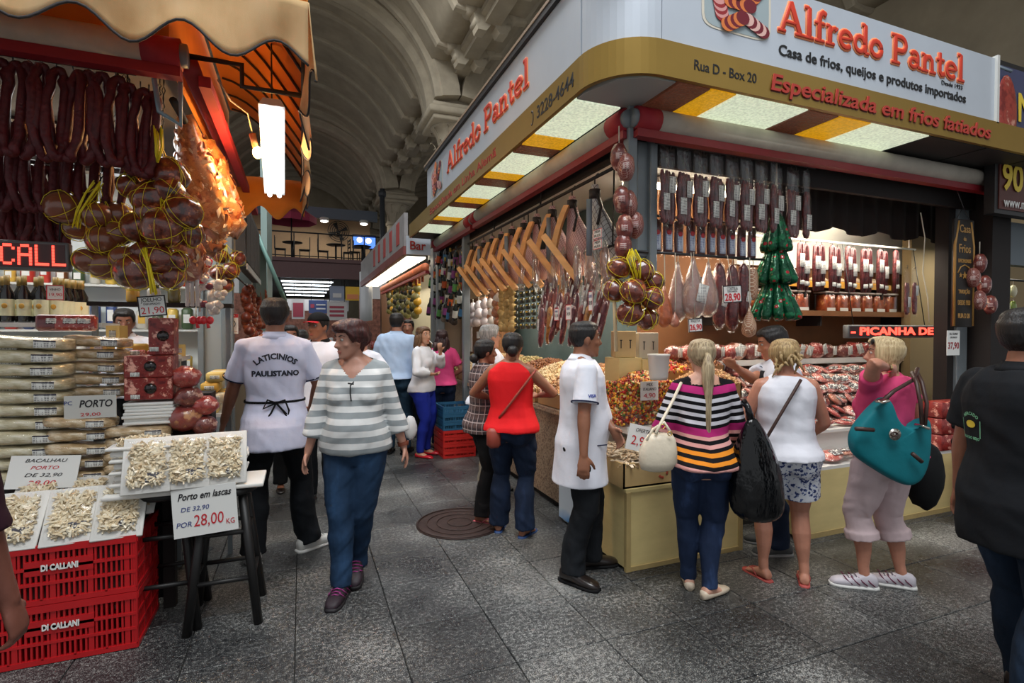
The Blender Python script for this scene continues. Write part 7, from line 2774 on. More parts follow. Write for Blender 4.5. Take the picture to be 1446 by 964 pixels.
# strings carrying the bunches
t = thing('chain', 'dark chains and wires holding the netted bunches at the left stall corner', 'chain', AD(224, 186, 2.95))
mb = MB()
for a, b in (((224, 186), (226, 96)), ((140, 262), (176, 104)), ((226, 282), (232, 100)), ((212, 345), (220, 180))):
 p, q = AD(a[0], a[1], 2.95), AD(b[0], b[1], 3.0)
 n = 16
 for k in range(n):
  c = p.lerp(q, (k + .5) / n)
  d = (q - p) / n
  s_ = d.cross(V((0, 1, 0)) if k % 2 else V((1, 0, 0))).normalized() * .008
  mb.tube([c - d * .6, c + s_, c + d * .6, c - s_, c - d * .6], .0028, 4)
mb.build('links', steel_dk, t)
# long column of netted dried snacks, lit orange from the bulb
def snack_net(px0, py0, px1, py1, label, m, seed, dep, r=.085, n=14):
 rr = random.Random(seed)
 a, b = AD(px0, py0, dep[0]), AD(px1, py1, dep[1])
 t = thing('snack_net', label, 'dried food', a)
 mb = MB()
 rings = []
 for i in range(n):
  f = i / (n - 1)
  c = a.lerp(b, f)
  k = r * (.35 + 1.0 * sin(min(1, f * 1.25 + .1) * pi / 2) * (1 - max(0, f - .85) * 4.5))
  rings.append([c + V((cos(x) * k * (1 + .14 * rr.uniform(-1, 1)), sin(x) * k * (1 + .14 * rr.uniform(-1, 1)), rr.uniform(-.02, .02))) for x in [2 * pi * j / 14 for j in range(14)]])
 mb.loft(rings)
 mb.build('snacks', m, t)
 mb = MB()
 rr2 = random.Random(seed + 1)
 for i in range(150):
  f = rr2.uniform(.1, .95)
  c = a.lerp(b, f)
  x = rr2.uniform(0, 2 * pi)
  k = r * (.35 + 1.0 * sin(min(1, f * 1.25 + .1) * pi / 2) * (1 - max(0, f - .85) * 4.5))
  p = c + V((cos(x) * k, sin(x) * k, 0))
  s_ = .035 * rr2.uniform(.6, 1.3)
  d1 = V((rr2.gauss(0, 1), rr2.gauss(0, 1), rr2.gauss(0, 1.6))).normalized() * s_
  d2 = d1.cross(V((cos(x), sin(x), 0))).normalized() * s_ * .5
  mb.add([p - d1, p - d2 * .6, p + d1, p + d2, p + V((cos(x), sin(x), 0)) * .012], [(0, 1, 4), (1, 2, 4), (2, 3, 4), (3, 0, 4)])
 o = mb.build('snack_pieces', islandmat('snack_%s' % m.name, [(220, 150, 84), (196, 110, 54), (232, 176, 120), (170, 84, 44), (226, 196, 160)], .4, .3), t)
 o['kind'] = 'stuff'
 return t
snackm = marbled('snack_orange', (150, 84, 44), (204, 134, 76), (232, 190, 140), 14, .5)
snack_net(262, 165, 300, 345, 'long net of crisp orange dried snacks beside the red awning arm', snackm, 1, (3.3, 3.7), .10)
snack_net(292, 200, 322, 335, 'second net of dried snacks lit by the bare bulb', snackm, 2, (3.9, 4.2), .11)
snack_net(250, 300, 262, 395, 'net of pale meat chips hanging below the orange snacks', marbled('snack_pink', (140, 76, 60), (190, 126, 100), (222, 180, 160), 14, .5), 3, (3.1, 3.15), .085)
snack_net(282, 295, 290, 360, 'short net of brown dried meat with a white ticket', marbled('snack_brown', (110, 60, 34), (156, 92, 56), (196, 140, 96), 14, .5), 4, (3.6, 3.65), .085)
for i, px in enumerate((264, 271, 278)):
 p = AD(px, 372, 3.15)
 t = thing('white_sausage_pack', 'long thin white plastic strip pack below the nets, %s from the left' % ORD[i], 'pack', p, group='white strip packs')
 MB().rbox(p + V((0, 0, -.09)), (.022, .014, .33), .006).build('pack', film('strip_film', (240, 236, 232), .2, .12, .45), t)
 MB().rbox(p + V((0, .01, -.10)), (.012, .008, .29), .003).build('contents', ham_pink, t)
# candy and garlic clusters
rr = random.Random(9)
t = thing('sweets_cluster', 'hanging cluster of red, plum and white wrapped sweets below the nets', 'sweets', AD(282, 380, 3.4))
for i in range(34):
 p = AD(282 + rr.uniform(-14, 14), 398 + rr.uniform(-32, 34), 3.4 + rr.uniform(-.06, .06))
 MB().blob(p, .024, nu=9, nv=6, fn=lambda a, q: q * (1 + .2 * noise.noise(a * 3 + V((i, 0, 0))))).build('sweet', (mat('sweet_red', (214, 36, 48), .3, coat=.5), mat('sweet_plum', (110, 40, 60), .4, coat=.5), mat('sweet_white', (216, 206, 200), .4, coat=.5), mat('sweet_green', (40, 100, 70), .4))[(0, 1, 2, 1, 2, 2, 3)[i % 7]], t)
MB().tube([AD(282, 440, 3.4), AD(282, 330, 3.4)], .005, 5).build('cord', string, t)
t = thing('garlic_cluster', 'cluster of small white garlic bulbs beside the red sweets', 'garlic', AD(306, 400, 3.7))
for i in range(22):
 p = AD(306 + rr.uniform(-11, 11), 418 + rr.uniform(-20, 24), 3.7 + rr.uniform(-.05, .05))
 MB().blob(p, .024, nu=8, nv=6).build('bulb', garlic, t)
MB().tube([AD(306, 444, 3.7), AD(306, 370, 3.7)], .005, 5).build('cord', string, t)
for i, px in enumerate((277, 292)):
 p = AD(px, 452, 3.35)
 t = thing('red_bow', 'glossy red ribbon bow under the sweets, ' + ('left', 'right')[i] + ' one', 'ribbon', p)
 mb = MB()
 for sx in (-1, 1):
  mb.blob(p + V((sx * .018, 0, 0)), (.022, .014, .026), nu=10, nv=7)
 mb.tube([p, p + V((.01, 0, -.05))], [.006, .012], 5)
 mb.build('bow', mat('sweet_red', (214, 36, 48), .3), t)
 MB().tube([p, p + V((0, 0, .09))], .003, 4).build('string', string, t)
# LED board, bottles, cheese
a, b = AY(-46, 360, 3.55), AY(97, 360, 3.55)
t, c, n = led('grey framed LED board with red lit letters ending in CALL', a, b, XR, '', (b - a).x, .155, 0)
DOT = {'C': ('01110', '10001', '10000', '10000', '10000', '10001', '01110'), 'A': ('01110', '10001', '10001', '11111', '10001', '10001', '10001'), 'L': ('10000', '10000', '10000', '10000', '10000', '10000', '11111'),
       'D': ('11110', '10001', '10001', '10001', '10001', '10001', '11110'), 'I': ('11111', '00100', '00100', '00100', '00100', '00100', '11111'), ' ': ('00000',) * 7}
mb = MB()
s_ = 'DI CALL'
bx0, bx1 = AY(-30, 360, 3.52).x, AY(91, 360, 3.52).x
x1 = bx1
cw = .0107
for li, ch in enumerate(reversed(s_)):
 for r in range(7):
  for cc_ in range(5):
   if DOT[ch][r][cc_] == '1':
    for sx in (0, 1):
     for sz in (0, 1):
      x = x1 - (li * 6 + (5 - cc_)) * cw * 1.12 + sx * cw * .55
      mb.box((x, 3.545, c.z + .047 - r * .0158 + sz * .0072), (cw * .44, .004, .0058))
mb.build('lit_letters', led_r, t)['kind'] = 'stuff'
mb = MB()
mb.tube([(a.x + .1, 3.58, c.z + .07), (a.x + .1, 3.62, 2.48)], .004, 5)
mb.tube([(b.x - .05, 3.58, c.z + .07), (b.x - .05, 3.62, 2.48)], .004, 5)
mb.build('hanging_wire', steel_dk, t)
def shelf_obj(label, a, b, m, posts=()):
 t = thing('display_shelf', label, 'shelf', a)
 MB().box2(a, b).build('board', m, t)
 for x, y in posts:
  MB().box2((x, y, .17 if y > 4.3 else 0), (x + .03, y + .03, a[2])).build('leg', grey_steel, t)
 return t
zb = 1.66
shelf_obj('white shelf holding the wine bottles of the left stall', (-3.0, 4.45, zb - .03), (-1.28, 4.85, zb), white_edge, ((-2.9, 4.5), (-1.35, 4.5), (-1.35, 4.78)))
def wine():
 t = thing('wine_bottle', 'x', 'bottle')
 MB().lathe([(.036, 0), (.038, .01), (.038, .19), (.015, .245), (.0145, .31)], n=14).build('glass', mat('wine_glass', (16, 14, 14), .08, coat=.6), t, world=False)
 MB().lathe([(.0388, .045), (.0388, .155)], n=14, cap=False).build('label', mat('wine_label', (212, 206, 170), .6), t, world=False)
 MB().blob((0, -.038, .11), (.016, .004, .018), nu=10, nv=6).build('crest', mat('crest_gold', (190, 140, 50), .5), t, world=False)
 MB().lathe([(.0165, .25), (.0165, .315)], n=10).build('capsule', mat('capsule_gold', (140, 116, 60), .4), t, world=False)
 return t
wb = wine()
used = {}
k = 0
for row in range(2):
 for i in range(10):
  px = -14 + 24 * i - 6 * row if i < 4 else 70 + 8.6 * (i - 3) + 2 * row
  p = AY(px, 420, 4.52 + .1 * row + (.06 * (i - 3) if i > 3 else 0))
  if p.x > -1.32:
   continue
  first_or_dup(used, wb, loc=(p.x, min(p.y, 4.80), zb), rz=0, label='dark wine bottle with pale label on the shelf, %s row, %s from the left' % (('front', 'rear')[row], ORD[i]), group='wine bottles of the left stall')
p = AY(78, 413, 4.42)
price('small white price card clipped before the wine bottles', p, XR, ZU, .095, .10, [('VINHO', .2, .22, ink_b, {'width': .06}), ('19,90', -.15, .3, ink_r, {'width': .07})], border=ink_r)
zb2 = 1.56
shelf_obj('pale shelf holding yellow cheese wedges', (-1.26, 4.15, 1.40), (-.75, 4.45, 1.43), white_edge, ((-1.25, 4.16), (-.8, 4.16), (-.8, 4.4)))
ch_m = mat('cheese_yellow', (224, 196, 116), .5, var=.08, vs=5)
ch_d = mat('cheese_gold', (214, 170, 72), .5, var=.08, vs=5)
rr = random.Random(4)
for i, (px, py, w, h, m_, sh) in enumerate(((120, 446, .10, .12, ch_m, 0), (133, 440, .09, .11, ch_m, 0), (128, 440, .13, .08, ch_d, 0), (155, 443, .10, .09, ch_d, 1), (160, 462, .10, .08, ch_m, 0), (178, 468, .09, .09, ch_d, 1), (192, 465, .08, .10, ch_d, 0), (146, 468, .09, .08, ch_m, 0))):
 p = AD(px, py, 3.9 - .15 * (i > 3))
 z = 1.43 if i < 4 else 1.43
 z = 1.43 + (.10 if i in (1,) else 0)
 q = V((max(-1.2, min(-.8, -1.2 + .06 * i)), 4.20 + .07 * (i % 3), z))
 t = thing('cheese_wedge', 'cut yellow cheese piece on the pale shelf, %s from the left' % ORD[i], 'cheese', q, rr.uniform(-.5, .5), 'cheese pieces on the pale shelf')
 mb = MB()
 if sh:
  mb.lathe([(.055, 0), (.07, .02), (.072, h * .8), (.06, h)], n=18)
 else:
  mb.loft([[V((-w / 2, -w / 2, z_)), V((w / 2, -w / 2, z_)), V((w / 2, w / 3, z_)), V((-w / 3, w / 2, z_))] for z_ in (0, h)], smooth=False)
 mb.build('cheese', m_, t, world=False)
 MB().rbox((0, -w / 2 - .003 if not sh else -.073, h * .5), (w * .5, .003, h * .4), .001).build('label', lab, t, world=False)
# stacked packs of dried cod
tblL = thing('cod_table', 'dark table under the stacks of dried cod packs', 'table', (-2.0, 3.9, 0))
MB().box2((-3.4, 3.52, .72), (-.66, 4.30, .78)).build('table_top', dark_brown, tblL)
for x in (-3.3, -.75):
 for y in (3.56, 4.22):
  MB().box2((x, y, 0), (x + .06, y + .06, .72)).build('leg', dark_brown, tblL)
MB().box2((-3.38, 3.6, .05), (-.70, 3.63, .70)).build('front_cloth', black_cloth, tblL)
def codmat(name, c1, c2, c3):
 N = NT(name)
 v = N.coord((1, 1, 3))
 f = N.noise(v, 13, 4, .6)
 N.l(N.ramp(f, [(.32, rgb(c1)), (.5, rgb(c2)), (.68, rgb(c3))]), N.b.inputs['Base Color'])
 N.set(Roughness=.38, Coat_Weight=.5, Coat_Roughness=.15)
 N.bump(N.math('MULTIPLY_ADD', N.noise(N.coord((1, 1, 2)), 34, 3), .7, f), .55, .012)
 return N.m
codp = [codmat('cod_pack_pale', (166, 152, 116), (206, 196, 162), (232, 226, 206)), codmat('cod_pack_tan', (146, 120, 82), (194, 166, 124), (228, 214, 186))]
def cod_pack(v):
 t = thing('cod_pack', 'x', 'cod pack')
 mb = MB()
 rr = random.Random(v + 20)
 rings = []
 L_ = .40
 n = 18
 for i in range(15):
  f = i / 14
  x = -L_ / 2 + L_ * f
  k = min(1, min(f, 1 - f) * 7 + .25)
  h = (.037 + .004 * sin(f * 5 + v)) * (.62 + .38 * k)
  w = .11 * k ** .5
  ring = []
  for j in range(n):
   a = 2 * pi * j / n
   cx, sx = cos(a), sin(a)
   ring.append(V((x + rr.uniform(-.003, .003), w * abs(cx) ** .6 * (1 if cx > 0 else -1), .036 + h * abs(sx) ** .7 * (1 if sx > 0 else -1) + rr.uniform(-.002, .002))))
  rings.append(ring)
 mb.loft(rings)
 mb.build('cod_fillet', codp[v % 2], t, world=False)
 MB().loft([[p + V((0, (.004 if p.y > 0 else -.004), (p.z - .036) * .12)) for p in r] for r in rings]).build('film', clear, t, world=False)
 MB().rbox((.10, -.116, .034), (.10, .004, .042), .001, M=Matrix.Rotation(-.05, 3, 'Y')).build('label', lab, t, world=False)
 MB().box((.10, -.1185, .051), (.10, .002, .007)).build('label_band', mat('label_band', (60, 58, 70), .5), t, world=False)
 return t
cps = [cod_pack(v) for v in range(4)]
used = {}
def stack(nm, px, py_base, Y, n, pitch, vs, sc_, jit=.012, z0=None, skew=0):
 p = AY(px, py_base, Y)
 z = z0 if z0 is not None else p.z
 for i in range(n):
  first_or_dup(used, cps[vs[i % len(vs)]], loc=(p.x + R.uniform(-jit, jit) + skew * i, Y + R.uniform(-jit, jit), z + pitch * i), rot=(R.uniform(-.03, .03), radians(R.uniform(1, 4)), R.uniform(-.06, .06)), scale=sc_,
                     label='wrapped dried cod pack in the %s, %s from the bottom' % (nm, ORD[i]), group='cod packs in the ' + nm)
 return z + pitch * n, p
stack('far left stack', -6, 690, 3.72, 11, .071, (0, 2, 0), 1.0, z0=.78)
stack('second stack from the left', 46, 690, 3.66, 11, .0725, (0, 2, 2), .95, z0=.78)
stack('middle stack below the PORTO card', 116, 690, 3.62, 5, .073, (1, 3, 1), .80, z0=.78)
stack('middle stack above the PORTO card', 138, 560, 3.78, 5, .072, (3, 1, 3), .80, z0=1.225)
stack('right stack under the red cartons', 196, 690, 3.60, 4, .068, (1, 3), .78, z0=.80)
shelf_obj('hidden pale board between the cod stacks behind the PORTO card', (-1.75, 3.66, 1.195), (-1.15, 4.1, 1.222), white_edge, ((-1.7, 4.05), (-1.2, 4.05)))
c = AY(128, 574, 3.55)
price('white card reading PORTO between the middle cod stacks', c, XR, ZU, .235, .125, [('PORTO', .12, .44, ink_b, {'width': .15, 'bold': .001, 'shear': .2, 'dx': .1}), ('29,00', -.34, .2, ink_r, {'width': .09}), ('PC', .18, .24, ink_u, {'width': .035, 'dx': -.42})], mat_=mat('card_grey', (198, 198, 192), .6))
# white papers under the red cartons
t = thing('paper_pile', 'pile of white paper sheets under the red marbled cartons', 'paper', (-.98, 3.6, 1.08))
p = AY(208, 580, 3.55)
mb = MB()
for i in range(7):
 mb.rbox((p.x + R.uniform(-.008, .008), 3.67 + R.uniform(-.008, .008), 1.078 + .018 * i), (.24, .2, .0165), .003)
mb.build('sheets', paper, t)
# red marbled cartons
gm = marbled('gift_print_b', (96, 20, 20), (140, 44, 38), (232, 170, 150), 17, .2)
def gift(label, c, w, h, d):
 t = thing('meat_carton', label, 'carton', (c[0], c[1], c[2]))
 MB().rbox((c[0], c[1], c[2] + h / 2), (w, d, h), .005, smooth=False).build('carton', gm, t)
 MB().lathe([(.030, -.003), (.030, .003)], c=(c[0] + .01, c[1] - d / 2 - .001, c[2] + h * .52), n=20, M=Matrix.Rotation(pi / 2, 3, 'X')).build('window', mat('window_dark', (22, 16, 16), .2, coat=.5), t)
 MB().rbox((c[0] - w * .27, c[1] - d / 2 - .002, c[2] + h * .16), (.045, .003, .024), .001).build('barcode', lined('barcode', (226, 226, 220), (30, 30, 30), 260), t)
p = AY(209, 555, 3.56)
zc = 1.21
gift('red marbled meat carton with round window, lower of the two', (p.x, 3.66, zc), .235, .125, .18)
gift('red marbled meat carton with round window, upper of the two', (p.x, 3.66, zc + .127), .235, .125, .18)
gift('tall red marbled meat carton standing on top of the two cartons', (p.x + .06, 3.66, zc + .254), .125, .215, .14)
c = AY(215, 432, 3.5)
price('white price sign JOELHO 21,90 leaning over the red cartons', c, XR, ZU, .135, .115, [('JOELHO', .30, .28, ink_b, {'width': .10}), ('DEFUMADO', .10, .14, ink_b, {'width': .08}), ('21,90', -.22, .46, ink_r, {'width': .11})], border=ink_b, tilt=6)
t = thing('sign_stick', 'thin stick holding the JOELHO price sign above the tall carton', 'stick', c)
MB().tube([c + V((0, .006, -.05)), (p.x + .06, 3.62, zc + .46)], .004, 5).build('rod', string, t)
# jamon lumps beside the cartons
for i, (px, py, r) in enumerate(((262, 532, 20), (266, 560, 19), (262, 590, 24), (290, 572, 18), (288, 600, 18))):
 q = AY(px, py, 3.62)
 t = thing('cut_ham', 'cut cured ham piece in film beside the red cartons, %s from the top' % ORD[i], 'ham', q, group='cut hams beside the red cartons')
 rr_ = r / F * 3.0
 MB().blob(q, (rr_, rr_ * .8, rr_ * .8), nu=14, nv=9, fn=lambda a, w_: w_ * (1 + .2 * noise.noise(a * 2 + V((i, 3, 0))))).build('meat', (raw_red, copa, marbled('ham_cut', (104, 34, 34), (140, 56, 50), (196, 140, 90), 9))[i % 3], t)
 MB().blob(q, (rr_ * 1.1, rr_ * .88, rr_ * .88), nu=12, nv=8).build('film', clear, t)
t = thing('ham_rack', 'dark stepped rack holding the cut hams', 'rack', (-.8, 3.7, .78))
mb = MB()
q = AY(270, 600, 3.66)
mb.box2((q.x - .12, 3.64, .78), (q.x + .18, 3.9, .93))
mb.box2((q.x - .12, 3.72, .93), (q.x + .10, 3.9, 1.22))
mb.build('steps', dark_brown, t)
# vacuum packed ham on top of the left stacks
for i, (px, py) in enumerate(((72, 457), (98, 462), (118, 468))):
 q = AY(px, py, 3.75)
 t = thing('sliced_pack', 'dark red sliced ham pack leaning on top of the cod stacks, %s from the left' % ORD[i], 'ham pack', (q.x, 3.75, 1.60), R.uniform(-.3, .3), 'ham packs on the cod stacks')
 MB().rbox((0, 0, .05), (.13, .05, .09), .03, M=Matrix.Rotation(-.3, 3, 'X')).build('meat', raw_red if i else marbled('ham_dark', (84, 30, 36), (116, 46, 50), (150, 84, 84), 6), t, world=False)
 MB().rbox((.01, -.032, .06), (.06, .003, .03), .001, M=Matrix.Rotation(-.3, 3, 'X')).build('label', lab, t, world=False)
# goods on the rear wall
sj = None
for r in range(3):
 shelf_obj('pale grocery shelf at the back of the left stall, %s from the bottom' % ORD[r], (-3.2, 6.0, 1.18 + .42 * r), (-.95, 6.2, 1.2 + .42 * r), white_edge)
 for i in range(17):
  w = R.uniform(.07, .10)
  h = R.uniform(.14, .28)
  t = thing('grocery_pack', 'small grocery pack at the back of the left stall, %s shelf, %s from the left' % (ORD[r], ORD[i]), 'pack', (-3.05 + .125 * i, 6.1, 1.2 + .42 * r), 0, 'groceries at the back of the left stall')
  k = R.randrange(6)
  MB().rbox((0, 0, h / 2), (w, w, h), .02).build('pack', mat('grocery_%d' % k, ((190, 60, 50), (214, 180, 80), (70, 90, 60), (200, 196, 186), (120, 70, 40), (60, 80, 130))[k], .4), t, world=False)
  MB().box((0, -w / 2 - .002, h * .5), (w * .6, .003, h * .4)).build('label', paper if k != 3 else ch_d, t, world=False)
# small tubs further in
used = {}
def mini_pack():
 t = thing('small_pack', 'x', 'pack')
 MB().rbox((0, 0, .018), (.075, .055, .034), .008).build('meat', raw_red, t, world=False)
 MB().rbox((0, -.029, .02), (.05, .003, .024), .001).build('label', lab, t, world=False)
 return t
sh2 = shelf_obj('pale tray shelf of small red packs behind the cod stacks', (-1.62, 3.98, 1.42), (-.75, 4.14, 1.445), white_edge, ((-1.6, 3.99), (-.8, 3.99)))
mpk = mini_pack()
for i in range(16):
 first_or_dup(used, mpk, loc=(-1.58 + .1 * (i % 8), 4.02 + .075 * (i // 8), 1.446), rz=R.uniform(-.1, .1), label='small labelled red pack on the tray shelf, %s row, %s from the left' % (('front', 'rear')[i // 8], ORD[i % 8]), group='small red packs on the tray shelf')
# trays of shredded cod, stools, crates
foam = mat('foam_tray', (226, 224, 218), .6)
flake_m = islandmat('cod_flakes', [(234, 220, 190), (240, 230, 206), (222, 204, 170), (228, 214, 184), (208, 186, 150)], .5, .3)
def cod_tray(v):
 t = thing('cod_tray', 'x', 'cod tray')
 mb = MB()
 mb.rbox((0, 0, .012), (.155, .215, .024), .012)
 mb.rbox((0, 0, .036), (.182, .244, .012), .005)
 mb.build('foam_tray', foam, t, world=False)
 MB().blob((0, 0, .024), (.070, .098, .034), nu=16, nv=8, fn=lambda a, q: V((abs(a.x) ** .5 * (1 if a.x > 0 else -1) * .070, abs(a.y) ** .5 * (1 if a.y > 0 else -1) * .099, q.z))).build('fish', mat('cod_heap_b', (228, 212, 178), .6), t, world=False)
 o = flakes('flakes', 620, ((-.058, -.086), (.058, .086)), lambda x, y: .047 + .006 * sin(x * 60 + v) * sin(y * 50), flake_m, None, (.018, .045), .0042, v + 3)
 o.parent = t
 MB().rbox((0, 0, .036), (.160, .220, .052), .014).build('film', clear, t, world=False)
 MB().rbox((.03, -.06, .063), (.06, .042, .002), .0005).build('label', lab, t, world=False)
 MB().box((.03, -.045, .0645), (.06, .010, .0015)).build('label_band', mat('label_band', (60, 58, 70), .5), t, world=False)
 return t
cts = [cod_tray(v) for v in range(3)]
used = {}
# stool with a board
def stool(label, x, y, h=.74, w=.30):
 t = thing('bar_stool', label, 'stool', (x, y, 0))
 MB().lathe([(.15, h - .04), (.165, h - .03), (.165, h - .005), (.15, h)], c=(x, y, 0), n=20).build('seat', blk, t)
 for sx in (-1, 1):
  for sy in (-1, 1):
   MB().tube([(x + sx * .17, y + sy * .17, 0), (x + sx * .09, y + sy * .09, h - .03)], .024, 8).build('leg', blk, t)
 for z, o_ in ((.25, .145), (.5, .12)):
  for k in range(4):
   a, b = ((-1, -1), (1, -1), (1, 1), (-1, 1))[k], ((1, -1), (1, 1), (-1, 1), (-1, -1))[k]
   MB().tube([(x + a[0] * o_, y + a[1] * o_, z), (x + b[0] * o_, y + b[1] * o_, z)], .013, 6).build('stretcher', blk, t)
 return t
stool('black wooden stool nearest the aisle under the cod trays', -.40, 3.36)
stool('black wooden stool behind, half hidden by the red crates', -.70, 3.42)
bd = thing('white_board', 'white board laid across the stools under the shredded cod trays', 'board', (-.62, 3.36, .745))
MB().rbox((-.57, 3.36, .756), (.74, .30, .022), .004).build('board', foam, bd)
# leaning trays on the board
for i, (px, py) in enumerate(((234, 688), (283, 676), (322, 666))):
 q = AY(px, py, 3.28 + .02 * i)
 first_or_dup(used, cts[i], loc=(-.745 + .175 * i, 3.235 + .02 * i, .772), rot=(radians(66), 0, radians(3)), scale=1.18, label='leaning tray of shredded cod on the white board, %s from the left' % ORD[i], group='leaning cod trays')
 o = [c for c in COL.objects if c.get('label') == 'leaning tray of shredded cod on the white board, %s from the left' % ORD[i]][0]
 o.location.z = .772 + .132 * sin(radians(66))
 o.location.y += .03
for i in range(4):
 q = AY(190, 684 - 17 * i, 3.4)
 dup(cts[i % 3], loc=(-.78 + R.uniform(-.01, .01), 3.36 + R.uniform(-.01, .01), .768 + .062 * i), rz=R.uniform(-.1, .1) + pi / 2, label='cod tray in the flat pile left of the leaning trays, %s from the bottom' % ORD[i], group='flat pile of cod trays')
for i, x in enumerate((-.62, -.44)):
 dup(cts[i], loc=(x, 3.44, .772 + .06 * 2), rot=(radians(14), 0, pi / 2 + .1), label='flat cod tray lying behind the leaning trays, ' + ('left', 'right')[i] + ' one', group='cod trays behind the leaning ones')
 for k in range(2):
  dup(cts[k], loc=(x, 3.44, .768 + .06 * k), rz=pi / 2, label='cod tray stacked beneath the flat tray behind, %s pile, %s layer' % (('left', 'right')[i], ('lower', 'upper')[k]), group='cod trays behind the leaning ones')
c = AY(290, 717, 3.19)
price('handwritten white sign Porto em lascas 28,00 hung below the cod trays', V((c.x, 3.19, .655)), XR, ZU, .30, .255, [('Porto em lascas', .33, .20, ink_b, {'width': .25, 'shear': .35, 'bold': .001}), ('DE 32,90', .07, .13, ink_u, {'width': .13, 'shear': .2, 'dx': -.16}),
      ('POR', -.24, .15, ink_u, {'width': .07, 'dx': -.34, 'shear': .2}), ('28,00', -.20, .34, ink_r, {'width': .14, 'dx': .04, 'shear': .1}), ('KG', -.30, .16, ink_r, {'width': .04, 'dx': .38})], tilt=3)
# red crates
red_dc = mat('crate_scarlet', (186, 22, 28), .38, var=.06, coat=.2)
cx0 = -1.10
for i in range(2):
 z = .003 + .288 * i
 t = crate_('red slatted plastic crate lettered DI CALLANI, ' + ('lower of the two', 'upper of the two')[i], (cx0, 3.38, z), red_dc, .64, .42, .285, 'DI CALLANI crates', lettering=True, deep=True)
 text('DI CALLANI', (cx0 + .01, 3.38 - .21 - .009, z + .285 * .62), XR, ZU, .04, paper, t, width=.145, bold=.0015)
 dup(t, loc=(cx0 - .66 - .0, 3.38, z), label='red slatted crate left of the lettered pair, ' + ('lower', 'upper')[i] + ' one', group='left red crates')
# trays standing on the crates
fb = thing('crate_filler', 'dark tray insert inside the upper lettered crate', 'tray', (cx0, 3.38, .31))
MB().box2((cx0 - .30, 3.19, .31), (cx0 + .30, 3.57, .53)).build('insert', mat('insert_dark', (60, 30, 28), .8), fb)
for i, (dx, lab_) in enumerate(((-.21, 'left'), (.01, 'middle'), (.21, 'right'))):
 dup(cts[i], loc=(cx0 + dx + .02, 3.29, .655), rot=(radians(52), 0, R.uniform(-.05, .05)), scale=1.2, label='tray of shredded cod tilted in the upper red crate, %s one of the front row' % lab_, group='cod trays in the red crate')
for i, dx in enumerate((-.24, -.02, .2)):
 dup(cts[(i + 1) % 3], loc=(cx0 + dx + .06, 3.45, .69), rot=(radians(40), 0, R.uniform(-.05, .05)), scale=1.1, label='tray of shredded cod behind the front row in the red crate, %s from the left' % ORD[i], group='cod trays in the red crate')
for i in range(2):
 dup(cts[i], loc=(cx0 - .62 + .2 * i, 3.34, .60), rot=(radians(30), 0, 0), scale=1.1, label='tray of shredded cod in the left red crate, %s from the left' % ORD[i], group='cod trays in the left crate')
c = AY(62, 683, 3.5)
price('handwritten white card behind the cod trays in the red crate', V((c.x, 3.50, .86)), XR, (0, .35, 1), .30, .17, [('BACALHAU', .34, .15, ink_b, {'width': .18, 'shear': .3}), ('PORTO', .12, .15, ink_r, {'width': .12, 'shear': .3}), ('DE 32,90', -.10, .15, ink_b, {'width': .16, 'shear': .3}), ('28,00', -.34, .2, ink_r, {'width': .12, 'shear': .2})], tilt=-4)
# smiley notice on the post, cheeses by the aisle
c = V((-.76, 5.60, 1.43))
n_y = 5.615
a_, b_ = AY(317, 453, n_y), AY(334, 468, n_y)
c = (a_ + b_) / 2
t = price('white notice with a smiling face and red header on the grey post', V((c.x, n_y, AY(325, 457, n_y).z)), XR, ZU, .13, .19, [('SORRIA', .40, .12, paper, {'width': .08}), ('SENDO FILMADO', -.38, .07, ink_r, {'width': .11})], cat='notice', name='smiley_notice')
cc_ = V((c.x, n_y - .004, AY(325, 457, n_y).z))
MB().box(cc_ + V((0, .0015, .076)), (.13, .002, .036)).build('header', mat('notice_red', (180, 40, 44), .6), t)
mb = MB()
mb.tube([cc_ + V((.040 * cos(k * pi / 10), 0, .0 + .040 * sin(k * pi / 10))) for k in range(21)], .004, 5)
mb.tube([cc_ + V((.022 * cos(pi + k * pi / 8), 0, -.004 + .022 * sin(pi + k * pi / 8))) for k in range(9)], .003, 5)
for sx in (-1, 1):
 mb.blob(cc_ + V((sx * .014, 0, .012)), (.005, .002, .008), nu=8, nv=5)
mb.build('smiling_face', ink_b, t)
shelf_obj('pale stepped shelf of white cheeses beside the lettered coat', (-.80, 4.9, .90), (-.58, 5.5, .93), white_edge, ((-.79, 4.92), (-.62, 4.92), (-.62, 5.45)))
for i in range(12):
 x, y, z = -.70 + .04 * (i % 2), 4.98 + .15 * (i // 4), .931 + .085 * (i % 4)
 t = thing('cheese_block', 'pale cheese block beside the lettered coat, %s pile, %s from the bottom' % (ORD[i // 4], ORD[i % 4]), 'cheese', (x, y, z), 0, 'cheese blocks by the aisle')
 MB().rbox((0, 0, .04), (.13, .12, .078), .012).build('cheese', (ch_m, mat('cheese_white', (226, 214, 184), .5), ch_d)[i % 3], t, world=False)
 MB().rbox((0, -.062, .04), (.07, .003, .03), .001).build('label', lab, t, world=False)
for i in range(5):
 t = thing('shelf_jar', 'small jar on the dark shelf below the hanging nets, %s from the left' % ORD[i], 'jar', (-1.06 + .12 * i, 4.30, 1.80), 0, 'jars on the dark shelf')
 MB().lathe([(.035, 0), (.04, .01), (.04, .08), (.03, .10)], n=12).build('glass', (mat('jar_gold', (206, 160, 60), .2, coat=.5), mat('jar_white', (200, 196, 190), .2, coat=.5), mat('jar_olive', (110, 104, 60), .2, coat=.5))[i % 3], t, world=False)
 MB().lathe([(.034, .10), (.034, .12)], n=12).build('lid', mat('jar_lid', (70, 66, 60), .4), t, world=False)
